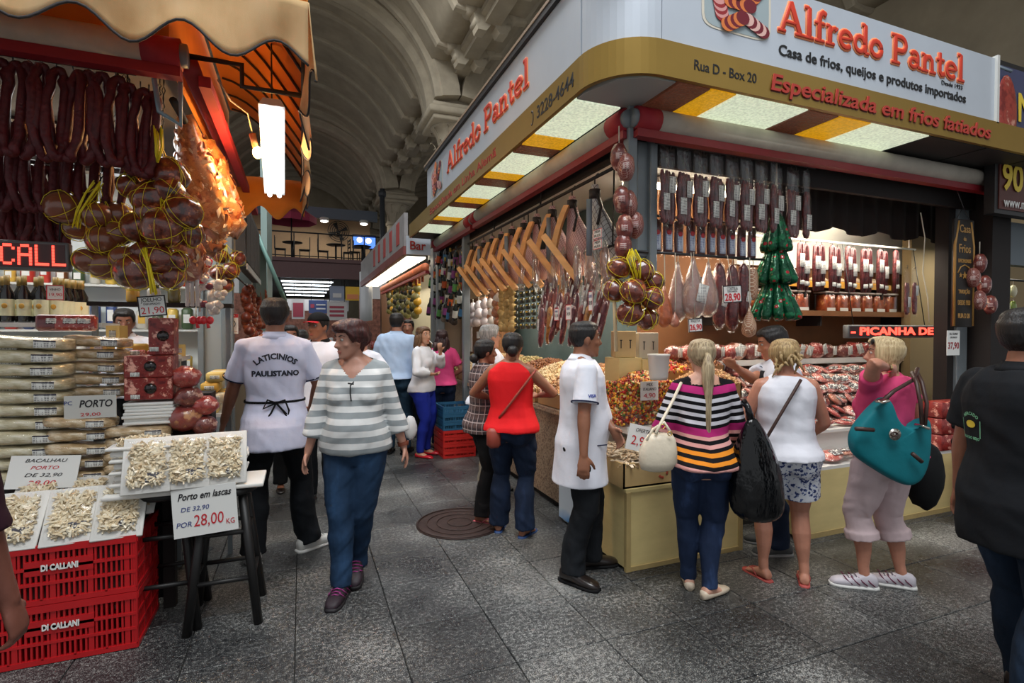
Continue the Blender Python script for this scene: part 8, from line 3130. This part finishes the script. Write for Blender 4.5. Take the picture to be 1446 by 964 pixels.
shelf_obj('narrow dark shelf of jars behind the netted bunches', (-1.3, 4.24, 1.77), (-.46, 4.38, 1.798), dark_brown, ((-1.28, 4.26), (-.5, 4.26)))
# stalls farther along the aisle
def box_thing(name, label, cat, a, b, m, part='body', loc=None):
 t = thing(name, label, cat, loc or a)
 MB().box2(a, b).build(part, m, t)
 return t
# left: fascia boards, counter, dried chillies
t = thing('stall_fascia', 'dark grey fascia boards of the next stall on the left', 'sign', (-.62, 6.9, 2.4))
MB().box2((-.70, 6.9, 2.36), (-.60, 9.2, 3.15)).build('board', mat('board_grey', (84, 80, 78), .7, var=.1), t)
MB().box2((-.595, 6.95, 2.33), (-.58, 9.2, 2.40)).build('silver_strip', mat('strip_silver', (190, 192, 190), .4, metal=.5), t)
for k in range(4):
 MB().box2((-.60, 7.0 + .55 * k, 2.44), (-.592, 7.5 + .55 * k, 3.08)).build('menu_panel', mat('menu_dark', (70, 64, 60), .8, var=.25, vs=12), t)
t = thing('glass_case', 'teal framed glass hood projecting from the left stall beyond the post', 'display case', (-.6, 9.4, 2.2))
teal = mat('teal_frame', (120, 160, 152), .5)
g4 = [V((-.30, 9.4, 2.25)), V((-.30, 12.0, 2.25)), V((-.64, 12.0, 3.15)), V((-.64, 9.4, 3.15))]
for a, b in ((0, 1), (1, 2), (2, 3), (3, 0)):
 MB().tube([g4[a], g4[b]], .035, 6).build('frame_bar', teal, t)
mb = MB()
mb.add(g4, [(0, 1, 2, 3)])
mb.build('glass', film('case_glass', (190, 210, 205), .12, .05, .12), t)
MB().box2((-.9, 9.3, 2.2), (-.66, 12.1, 3.2)).build('back_board', mat('case_back', (104, 112, 108), .7), t)
t = box_thing('tall_panel', 'pale teal upright panel behind the awning end', 'panel', (-.78, 12.4, 0), (-.66, 14.5, 5.6), mat('pale_teal', (150, 172, 168), .6))
lc = thing('stall_counter', 'dim counter and wall of the second left stall', 'counter', (-1.5, 7, 0))
MB().box2((-1.6, 6.4, 0), (-.72, 13.5, .95)).build('base', mat('counter_dim', (120, 104, 84), .6), lc)
MB().box2((-2.2, 6.4, 0), (-2.1, 13.5, 3.4)).build('rear_wall', mat('rear_dim', (150, 136, 116), .7), lc)
chil = marbled('dried_chilli', (96, 34, 18), (146, 58, 30), (186, 90, 50), 16, .3)
for i, (px, y0, y1) in enumerate(((349, 408, 470), (356, 406, 476), (364, 412, 474), (371, 410, 462))):
 p = AX(px, y0, -.70)
 strand('dried_strand', 'string of reddish brown dried sausages beyond the grey post, %s from the left' % ORD[i], px, y0, y1, -.70, chil, .075, 10, 'dried sausage', 30 + i, tail='piece')
t = thing('ceiling_rail', 'thin rail carrying the dried strings beyond the grey post', 'rail', (-.7, 6.0, 2.15))
mb = MB()
mb.tube([(-.70, 5.9, 2.24), (-.70, 9.0, 2.24)], .012, 6)
mb.tube([(-.70, 6.92, 2.24), (-.66, 6.95, 2.4)], .01, 6)
mb.build('bar', steel_dk, t)
# right: second stall fascia
t = thing('stall_fascia', 'silver and red fascia of the second right stall with BAR lettering', 'sign', (1.60, 8.75, 2.95))
MB().box2((1.58, 8.75, 3.0), (1.64, 15.5, 3.55)).build('board', mat('fascia_silver', (150, 146, 146), .5, var=.2, vs=3), t)
MB().box2((1.56, 8.72, 2.86), (1.62, 15.5, 3.0)).build('lower_band', mat('fascia_red', (128, 62, 58), .5, var=.2, vs=3), t)
MB().box2((1.60, 8.66, 2.86), (2.0, 8.70, 3.16)).build('end_plate', silver, t)
text('Bar', (1.78, 8.655, 3.0), XR, ZU, .2, sdeep, t, width=.26, bold=.003)
for k in range(5):
 MB().box2((1.572, 9.2 + k * .8, 3.10), (1.578, 9.5 + k * .8, 3.48)).build('red_print', mat('print_red_b', (170, 60, 56), .6), t)
t = thing('lit_soffit', 'bright white lit strip under the second right fascia', 'lamp', (1.7, 8.9, 2.9))
MB().box2((1.66, 8.95, 2.84), (1.98, 15.0, 2.87)).build('panel', emit('soffit_glow', (255, 240, 214), 2.2), t)
for k in range(6):
 MB().box2((1.66, 9.6 + .9 * k, 2.835), (1.98, 9.63 + .9 * k, 2.845)).build('joint', steel_dk, t)
t = roller('orange brown rolled awning under the lit strip of the second right stall', (2.02, 9.0, 2.72), (2.02, 14.5, 2.72), (0, 0))
for c_ in t.children:
 if c_.name.startswith('roll'):
  c_.data.materials.clear()
  c_.data.materials.append(mat('roll_orange', (190, 110, 78), .6, var=.15))
t = thing('market_stall', 'brown post and pale walls of the second right stall', 'stall', (2.1, 9, 0))
MB().box2((2.02, 14.6, 0), (2.25, 14.85, 2.8)).build('post', mat('post_brown', (92, 60, 40), .6), t)
MB().box2((2.05, 8.7, 0), (2.2, 8.9, 3.0)).build('post', grey_steel, t)
MB().box2((2.9, 8.7, 0), (2.95, 15, 3.0)).build('rear_wall', mat('rear_pale', (196, 186, 156), .7), t)
MB().box2((2.15, 9.0, 0), (2.85, 14.6, 1.0)).build('counter', beige_board, t)
def brickwall():
 N = NT('small_brick')
 br = N.n('ShaderNodeTexBrick')
 br.inputs['Color1'].default_value = rgb((176, 124, 78))
 br.inputs['Color2'].default_value = rgb((160, 108, 66))
 br.inputs['Mortar'].default_value = rgb((120, 84, 56))
 br.inputs['Scale'].default_value = 9
 mp = N.coord((1, 1, 1), (pi / 2, 0, pi / 2))
 N.l(mp, br.inputs['Vector'])
 N.l(br.outputs['Color'], N.b.inputs['Base Color'])
 N.set(Roughness=.7)
 return N.m
t = box_thing('brick_pier', 'pier faced with small tan bricks behind the hanging bottles', 'pier', (2.45, 7.2, .9), (2.9, 8.3, 2.1), brickwall())
for i, (dy, dz, w, h) in enumerate(((7.45, 1.55, .10, .10), (7.8, 1.5, .10, .42), (7.95, 1.6, .06, .3))):
 MB().box2((2.435, dy, dz - h / 2), (2.45, dy + w, dz + h / 2)).build('wall_paper', paper, t)
used = {}
for i in range(9):
 px = 588 - 4.8 * i
 c_ = [mat('far_dark', (44, 42, 36), .4), mat('far_gold', (206, 158, 40), .4, coat=.4), mat('far_green', (70, 84, 48), .5)][(1, 0, 1, 0, 0, 2, 0, 1, 0)[i]]
 strand('hanging_pack', 'string of small packs hung at the second right stall, %s from the right' % ORD[i], px, 398, 448 - (i % 3) * 3, 2.12, c_, .085, 8, 'packs', 50 + i, mat('far_olive', (120, 116, 70), .4), tail='pack')
for i in range(9):
 p = AX(597 - 4.5 * i, 375 + 3 * i, 2.10)
 t = thing('hanging_sausage', 'short reddish sausage on the top rail of the second right stall, %s from the right' % ORD[i], 'sausage', p, group='sausages of the second right stall')
 MB().tube([p + V((0, 0, .0)), p + V((0, .02, -.3))], [.03, .026], 8).build('sausage', chil, t)
 MB().tube([p, (2.05, p.y, 2.72)], .004, 4).build('string', string, t)
t = thing('white_curtain', 'white plastic curtain hanging at the end of the second right stall', 'curtain', (1.75, 15, 2))
p0, p1 = AX(508, 385, 1.75), AX(525, 385, 1.75)
o = MB().grid([[V((1.75 + .03 * sin(j * 1.6), p1.y + (p0.y - p1.y) * j / 14, z)) for j in range(15)] for z in (3.5, 2.9, 2.35, 1.9)]).build('sheet', mat('curtain_white', (224, 226, 228), .6), t)
o.modifiers.new('t', 'SOLIDIFY').thickness = .01
# signs and stalls at the far end, under the bridge
ye = 24.0
def far_sign(label, px0, py0, px1, py1, y, m, bits=()):
 a, b = AY(px0, py1, y), AY(px1, py0, y)
 t = thing('far_sign', label, 'sign', ((a.x + b.x) / 2, y, a.z))
 MB().box2((a.x, y, a.z), (b.x, y + .06, b.z)).build('board', m, t)
 MB().tube([(a.x + .1, y + .03, b.z), (a.x + .1, y + .03, 3.72)], .012, 5).tube([(b.x - .1, y + .03, b.z), (b.x - .1, y + .03, 3.72)], .012, 5).build('hanger', steel_dk, t)
 for fx0, fy0, fx1, fy1, mm in bits:
  MB().box2((a.x + (b.x - a.x) * fx0, y - .02, a.z + (b.z - a.z) * fy0), (a.x + (b.x - a.x) * fx1, y - .001, a.z + (b.z - a.z) * fy1)).build('print', mm, t)
 return t
fw, fr_, fb_, fy_ = mat('far_white', (206, 204, 204), .6), mat('far_red', (166, 66, 84), .6), mat('far_blue', (62, 80, 130), .6), mat('far_yellow', (226, 180, 50), .6)
far_sign('white and pink hanging banner at the far end of the aisle', 412, 422, 430, 450, ye, fw, ((.1, .1, .9, .8, fr_),))
far_sign('blue hanging banner with small red emblem at the far end', 436, 424, 462, 442, ye, fb_, ((.1, .4, .3, .7, fr_), (.4, .3, .9, .4, fw), (.4, .6, .9, .7, fw)))
far_sign('white notice board with maroon lines beyond the cap', 462, 426, 490, 452, 22.6, fw, ((.12, .2, .85, .32, fr_), (.12, .42, .85, .54, fr_), (.12, .64, .85, .76, fr_)))
far_sign('yellow lit sign at the far end beside the white curtain', 488, 405, 508, 424, 22.45, fy_, ((.1, .1, .9, .45, mat('far_orange', (222, 140, 90), .6)),))
far_sign('blue and white board beside the far yellow sign', 466, 404, 486, 424, 22.5, mat('far_pale_blue', (140, 150, 172), .6), ((.2, .2, .8, .5, fw),))
for i, (x0, x1, y, m_) in enumerate(((-4.6, -1.1, 17.0, mat('far_stall_a', (128, 110, 92), .7, var=.2)), (2.1, 4.6, 18.4, mat('far_stall_b', (150, 118, 92), .7, var=.2)), (-1.4, 2.4, 30.0, mat('far_stall_c', (176, 168, 156), .7, var=.2)))):
 t = thing('far_stall', ('far left market stall beyond the glass hood', 'far right market stall beyond the white curtain', 'last pale market stall closing the aisle')[i], 'stall', (x0, y, 0))
 MB().box2((x0, y, 0), (x1, y + 3, 1.0)).build('counter', m_, t)
 MB().box2((x0, y + 2.4, 1.0), (x1, y + 3, 3.0)).build('shelf_wall', mat('far_shelf', (150, 100, 84), .7, var=.5, vs=9), t)
 MB().box2((x0, y - .1, 2.7), (x1, y + .1, 3.3)).build('fascia', fw, t)
 for k in range(8):
  mb = MB()
  x = x0 + .1 + (x1 - x0 - .2) * k / 8
  mb.rbox((x + .12, y + .5, 1.14), (.2, .4, .26), .04)
  mb.build('goods', (raw_red, ch_m, fw, chil)[k % 4], t)
# right neighbour
a, b = AY(1408, 300, 2.8), AY(1500, 112, 2.8)
t = thing('neighbour_sign', 'dark framed advertising sign at the right edge with yellow numerals and a web address', 'sign', (a.x, 2.8, a.z))
MB().box2((a.x, 2.82, 2.66), (7.6, 2.9, 4.02)).build('frame', mat('sign_frame', (26, 26, 28), .5), t)
MB().box2((a.x + .05, 2.81, 3.25), (7.55, 2.82, 3.97)).build('picture', mat('sign_sky', (62, 66, 96), .5, var=.2, vs=2), t)
MB().box2((a.x + .05, 2.81, 2.70), (7.55, 2.82, 3.24)).build('lower_panel', mat('sign_maroon', (84, 34, 26), .5, var=.2, vs=3), t)
MB().blob((a.x + .12, 2.80, 3.55), (.16, .012, .34), nu=14, nv=10).build('meat_photo', marbled('sign_meat', (120, 30, 30), (164, 60, 50), (210, 150, 130), 7, .2), t)
p = AY(1442, 160, 2.8)
text('NOVA', (p.x + .42, 2.80, 3.62), XR, ZU, .36, mat('sign_yellow', (226, 196, 60), .5), t, width=.95, bold=.006)
p = AY(1412, 250, 2.8)
text('90', (p.x + .20, 2.80, 2.98), XR, ZU, .34, mat('sign_yellow', (226, 196, 60), .5), t, width=.32, bold=.008, align='CENTER')
p = AY(1416, 285, 2.8)
text('www.mr', (p.x + .22, 2.80, 2.76), XR, ZU, .13, paper, t, width=.40)
t = thing('neighbour_stall', 'dim neighbouring stall with grey blinds at the right edge', 'stall', (6.4, 3.0, 0))
MB().box2((6.4, 3.0, 2.25), (8.8, 3.1, 2.66)).build('blind', mat('blind_grey', (88, 98, 104), .6), t)
MB().box2((6.4, 3.9, 0), (10.5, 4.0, 3.2)).build('rear_wall', mat('neighbour_wall', (140, 120, 84), .7), t)
MB().box2((6.45, 3.1, 0), (8.4, 3.7, .9)).build('counter', mat('counter_dim', (120, 104, 84), .6), t)
MB().tube([(6.45, 3.3, 2.15), (8.4, 3.3, 2.15)], .012, 6).build('bar', steel_dk, t)
rr = random.Random(8)
n_ = 0
for row in range(4):
 for i in range(6):
  t = thing('green_pack', 'small pack hung at the right edge stall, %s row, %s from the left' % (ORD[row], ORD[i]), 'pack', (6.5 + .12 * i, 3.3, 2.10 - .17 * row), 0, 'packs of the right edge stall')
  MB().blob((0, 0, -.07), (.05, .03, .07), nu=9, nv=6, fn=lambda a, q: q * (1 + .2 * noise.noise(a * 3 + V((i, row, 0))))).build('pack', (mat('pack_green', (120, 140, 50), .3, coat=.4), mat('pack_yellow', (206, 180, 90), .3, coat=.4), mat('pack_cream', (214, 206, 170), .3, coat=.4))[rr.randrange(3)], t, world=False)
  MB().tube([(0, 0, 0), (0, 0, .05)], .003, 4).build('string', string, t, world=False)
area('stall_light', (7.0, 3.45, 2.55), (0, 0, 0), 1.2, .3, 10, (1, .95, .8))
area('far_light', (2.45, 12, 2.7), (0, 0, 0), .5, 5, 25, (1, .93, .8))
area('far_light', (.2, 27, 3.55), (0, 0, 0), 2, 8, 60, (1, 1, 1))
area('mezzanine_light', (1, 25.5, 6.8), (0, 0, 0), 4, 1, 60, (1, .93, .82))
# lamp hung from the right vault
p = AY(1354, 36, 8.0)
t = thing('pendant_lamp', 'white conical pendant lamp hanging high behind the front sign', 'lamp', p)
MB().lathe([(.05, .26), (.08, .2), (.22, -.02), (.23, -.10), (.2, -.12)], c=p, n=20).build('shade', white_plastic, t)
MB().tube([p + V((0, 0, .24)), (p.x, p.y, 10.7)], .02, 6).build('cord', steel_dk, t)
# bags carried by the shoppers
teal_b = cloth('teal_bag_cloth', (16, 112, 122), .6)
brown_l = mat('bag_leather', (62, 38, 32), .5)
silver_m = mat('buckle_silver', (196, 192, 182), .25, metal=1)
dB = 3.12
ctr = AD(1258, 622, dB)
rgt, upv = RT.copy(), V((0, 0, 1))
nrm = rgt.cross(upv)
t = thing('shoulder_bag', 'large teal shoulder bag hanging behind the woman in the pink top', 'bag', ctr)
mb = MB()
out = [(1199, 618), (1203, 604), (1220, 582), (1240, 562), (1249, 558), (1255, 570), (1261, 592), (1279, 606), (1296, 600), (1303, 588), (1311, 592), (1310, 625), (1308, 652), (1299, 675), (1288, 684), (1276, 686), (1255, 676), (1232, 662), (1208, 646), (1200, 634)]
cp = [AD(x, y, dB) for x, y in out]
cen = sum(cp, V((0, 0, 0))) / len(cp)
rings = []
for f, k in ((-.055, .84), (-.045, .97), (0, 1.0), (.04, .97), (.055, .84)):
 rings.append([cen + (p - cen) * k - nrm * (f) for p in cp])
mb.loft(rings)
o = mb.build('bag_body', teal_b, t)
s_ = o.modifiers.new('s', 'SUBSURF')
s_.levels = s_.render_levels = 2
mb = MB()
mb.tube([AD(1247, 566, 3.06), AD(1262, 552, 3.10), AD(1290, 536, 3.16), AD(1296, 520, 3.22)], .012, 6)
mb.tube([AD(1247, 566, 3.06), AD(1256, 556, 3.2), AD(1285, 536, 3.3)], .012, 6)
mb.tube([AD(1302, 600, 3.06), AD(1300, 570, 3.06), AD(1294, 540, 3.09), AD(1288, 526, 3.2)], .012, 6)
mb.tube([AD(1306, 600, 3.06), AD(1309, 570, 3.08), AD(1302, 540, 3.12), AD(1294, 524, 3.24)], .012, 6)
mb.build('strap', brown_l, t)
for px, py in ((1246, 566), (1302, 602)):
 MB().rbox(AD(px, py, 3.035), (.045, .015, .07), .01, M=frame(rgt, upv) @ Matrix.Rotation(-.4 if px > 1280 else .3, 3, 'Z')).build('buckle', silver_m, t)
for (a, b) in (((1208, 605), (1234, 607)), ((1288, 640), (1302, 652))):
 MB().tube([AD(a[0], a[1], 3.03), AD(b[0], b[1], 3.03)], .012, 6).build('pocket_flap', brown_l, t)
MB().lathe([(.030, -.006), (.034, 0), (.034, .006)], c=AD(1263, 613, 3.035), n=20, M=frame(rgt, upv)).build('medallion', silver_m, t)
MB().tube([AD(1263, 613, 3.026) + rgt * (.02 * cos(k * pi / 6)) + upv * (.012 * sin(k * pi / 6)) for k in range(13)], .004, 5).build('medallion_mark', brown_l, t)
# black bag behind the pink trousers
cen = AD(1305, 670, 3.42)
t = thing('black_bag', 'black bag hanging beyond the teal bag', 'bag', cen)
MB().blob(cen, (.13, .10, .22), nu=16, nv=10, fn=lambda a, q: q * (1 + .12 * noise.noise(a * 2))).build('bag_body', black_cloth, t)
# black rubbish sack
dS = 3.10
cen = AD(1068, 668, dS)
t = thing('plastic_sack', 'full glossy black plastic sack held between the striped and white tops', 'bag', cen)
mb = MB()
rings = []
for py, w in ((588, 5), (604, 14), (624, 24), (650, 33), (680, 38), (708, 39), (726, 34), (736, 20)):
 c = AD(1062 + (py - 588) * .06, py, dS)
 r = w / F * dS
 rings.append([c + rgt * (r * cos(a) * (1 + .08 * sin(a * 5 + py))) + nrm * (r * .65 * sin(a) * (1 + .08 * sin(a * 4 + py * .3))) for a in [2 * pi * j / 24 for j in range(24)]])
mb.loft(rings)
o = mb.build('bag_body', mat('black_plastic_film', (7, 8, 10), .16, bump=1, bs=24, stretch=(1, 1, .35)), t)
s_ = o.modifiers.new('s', 'SUBSURF')
s_.levels = s_.render_levels = 1
MB().tube([AD(1060, 592, dS), AD(1056, 575, dS + .03), AD(1050, 566, dS + .06)], [.022, .018, .02], 8).build('twisted_neck', mat('black_plastic_film', (0, 0, 0)), t)
# cream handbag
dH = 2.98
cen = AD(930, 634, dH)
t = thing('handbag', 'cream leather handbag on the arm of the striped top', 'bag', cen)
cream = mat('cream_leather', (216, 204, 182), .45, var=.06, bump=.2, bs=40)
mb = MB()
rings = []
for py, w, o_ in ((612, 16, 4), (620, 22, 3), (636, 27, 0), (652, 27, 0), (662, 22, -2), (665, 12, -2)):
 c = AD(929 + o_, py, dH)
 r = w / F * dH
 rings.append([c + rgt * (r * abs(cos(a)) ** .7 * (1 if cos(a) > 0 else -1)) + nrm * (r * .5 * sin(a)) for a in [2 * pi * j / 20 for j in range(20)]])
mb.loft(rings)
mb.build('bag_body', cream, t)
mb = MB()
mb.tube([AD(914, 622, dH - .02), AD(922, 606, dH), AD(938, 596, dH), AD(948, 612, dH - .02)], .009, 6)
mb.tube([AD(926, 612, dH - .04), AD(934, 596, dH), AD(950, 566, dH + .1), AD(962, 540, dH + .17)], .009, 6)
mb.build('strap', cream, t)
mb = MB()
for px, py in ((936, 602), (946, 612)):
 mb.tube([AD(px, py, dH - .05) + rgt * (.012 * cos(k * pi / 5)) + upv * (.012 * sin(k * pi / 5)) for k in range(11)], .003, 5)
mb.build('ring', mat('gold_metal', (212, 170, 90), .2, metal=1), t)
# straps across two backs
def strap(label, pts, info, m, name='bag_strap', r=.010):
 t = thing(name, label, 'strap', pts[0])
 bvh = None
 MB().tube(pts, r, 6).build('strap', m, t)
 return t
def backline(px0, py0, px1, py1, dep, n=8, bulge=.03):
 return [AD(px0 + (px1 - px0) * i / n, py0 + (py1 - py0) * i / n, dep - bulge * sin(pi * i / n)) for i in range(n + 1)]
strap('thin brown shoulder strap across the back of the white tank top', backline(1131, 536, 1072, 636, 3.24, bulge=.03), i14, brown_l)
strap('terracotta bag strap slanting across the red blouse', backline(757, 522, 705, 590, 4.06, bulge=.03), i4, mat('terracotta_leather', (150, 66, 52), .5))
p = AD(697, 618, 4.05)
t = thing('small_bag', 'small terracotta bag hanging at the hip of the woman in red', 'bag', p)
MB().rbox(p, (.10, .09, .15), .03).build('bag_body', mat('terracotta_leather', (150, 66, 52), .5), t)
# white carrier bag in the aisle, drinking cup
p = AD(580, 604, 6.6)
t = thing('carrier_bag', 'white plastic carrier bag beside the royal blue trousers', 'bag', p)
MB().blob(p, (.08, .06, .15), nu=14, nv=9, fn=lambda a, q: q * (1 + .15 * noise.noise(a * 2.5))).build('bag_body', mat('curtain_white', (224, 226, 228), .6), t)
q = lw(i8, i8['AR'][-1][2])
t = thing('drinking_cup', 'dark cup with a straw held by the woman in the white jacket', 'cup', q)
hd = lw(i8, i8['hp']((0, .115, -.07)))
mb = MB()
c = q.lerp(hd, .45)
mb.lathe([(.028, -.06), (.034, .05)], c=c, n=14)
mb.build('cup', mat('cup_dark', (60, 36, 34), .4), t)
MB().tube([c, hd], .005, 6).build('straw', paper, t)
# emblem and flag on the black polo
cloth_text(i16, 'MERCADO', .020, (-.10, -.1, 1.27), (1, 0, 0), (0, 0, 1), mat('emblem_mint', (120, 190, 150), .6), bold=.0006, arc=.07)
cloth_text(i16, 'RUA DO BEIJO', .016, (-.10, -.1, 1.165), (1, 0, 0), (0, 0, 1), mat('emblem_mint', (120, 190, 150), .6), bold=.0005)
bvh16 = BVHTree.FromPolygons([v.co for v in i16['top'].data.vertices], [p.vertices for p in i16['top'].data.polygons])
def decal(poly, org, right, upv, m, name, push=.004, lift=.3):
 right, upv = V(right).normalized(), V(upv).normalized()
 n = right.cross(upv)
 vs = []
 for x, y in poly:
  p = V(org) + right * x + upv * y
  h = bvh16.ray_cast(p + n * lift, -n)
  vs.append((h[0] if h[0] is not None else p) + n * push)
 mb = MB()
 mb.add(vs, [tuple(range(len(vs)))], 0, False)
 return mb.build(name, m, i16['root'], world=False)
decal([(.028 * cos(a), .016 * sin(a)) for a in [2 * pi * j / 16 for j in range(16)]], (-.10, -.1, 1.225), (1, 0, 0), (0, 0, 1), mat('emblem_yellow', (214, 190, 50), .6), 'emblem')
for x0 in (-.155, -.045):
 decal([(-.002, -.045), (.002, -.045), (.002, .03), (-.002, .03)], (x0, -.1, 1.215), (1, 0, 0), (0, 0, 1), mat('emblem_mint', (120, 190, 150), .6), 'emblem_line')
fo, fr2, fu2 = (.25, -.02, 1.235), (.25, 1, 0), (0, 0, 1)
decal([(-.035, -.024), (.035, -.024), (.035, .024), (-.035, .024)], fo, (0, 1, 0), fu2, mat('flag_green', (30, 140, 60), .6), 'flag')
decal([(-.027, 0), (0, -.018), (.027, 0), (0, .018)], fo, (0, 1, 0), fu2, mat('flag_yellow', (236, 206, 40), .6), 'flag_diamond', .0055)
decal([(.010 * cos(a), .010 * sin(a)) for a in [2 * pi * j / 12 for j in range(12)]], fo, (0, 1, 0), fu2, mat('flag_blue', (30, 50, 130), .6), 'flag_disc', .007)
# fit lettering to its measured width
bpy.context.view_layer.update()
for o, w in FITS:
 d = o.dimensions.x
 if d > 1e-6:
  o.scale = (w / d, 1, 1)
# lettering becomes plain mesh
_dg = bpy.context.evaluated_depsgraph_get()
for o in [o for o in COL.objects if o.type == 'FONT']:
 me = bpy.data.meshes.new_from_object(o.evaluated_get(_dg))
 n = bpy.data.objects.new('lettering', me)
 COL.objects.link(n)
 n.parent = o.parent
 n.matrix_local = o.matrix_basis.copy()
 for k in o.keys():
  n[k] = o[k]
 bpy.data.objects.remove(o)
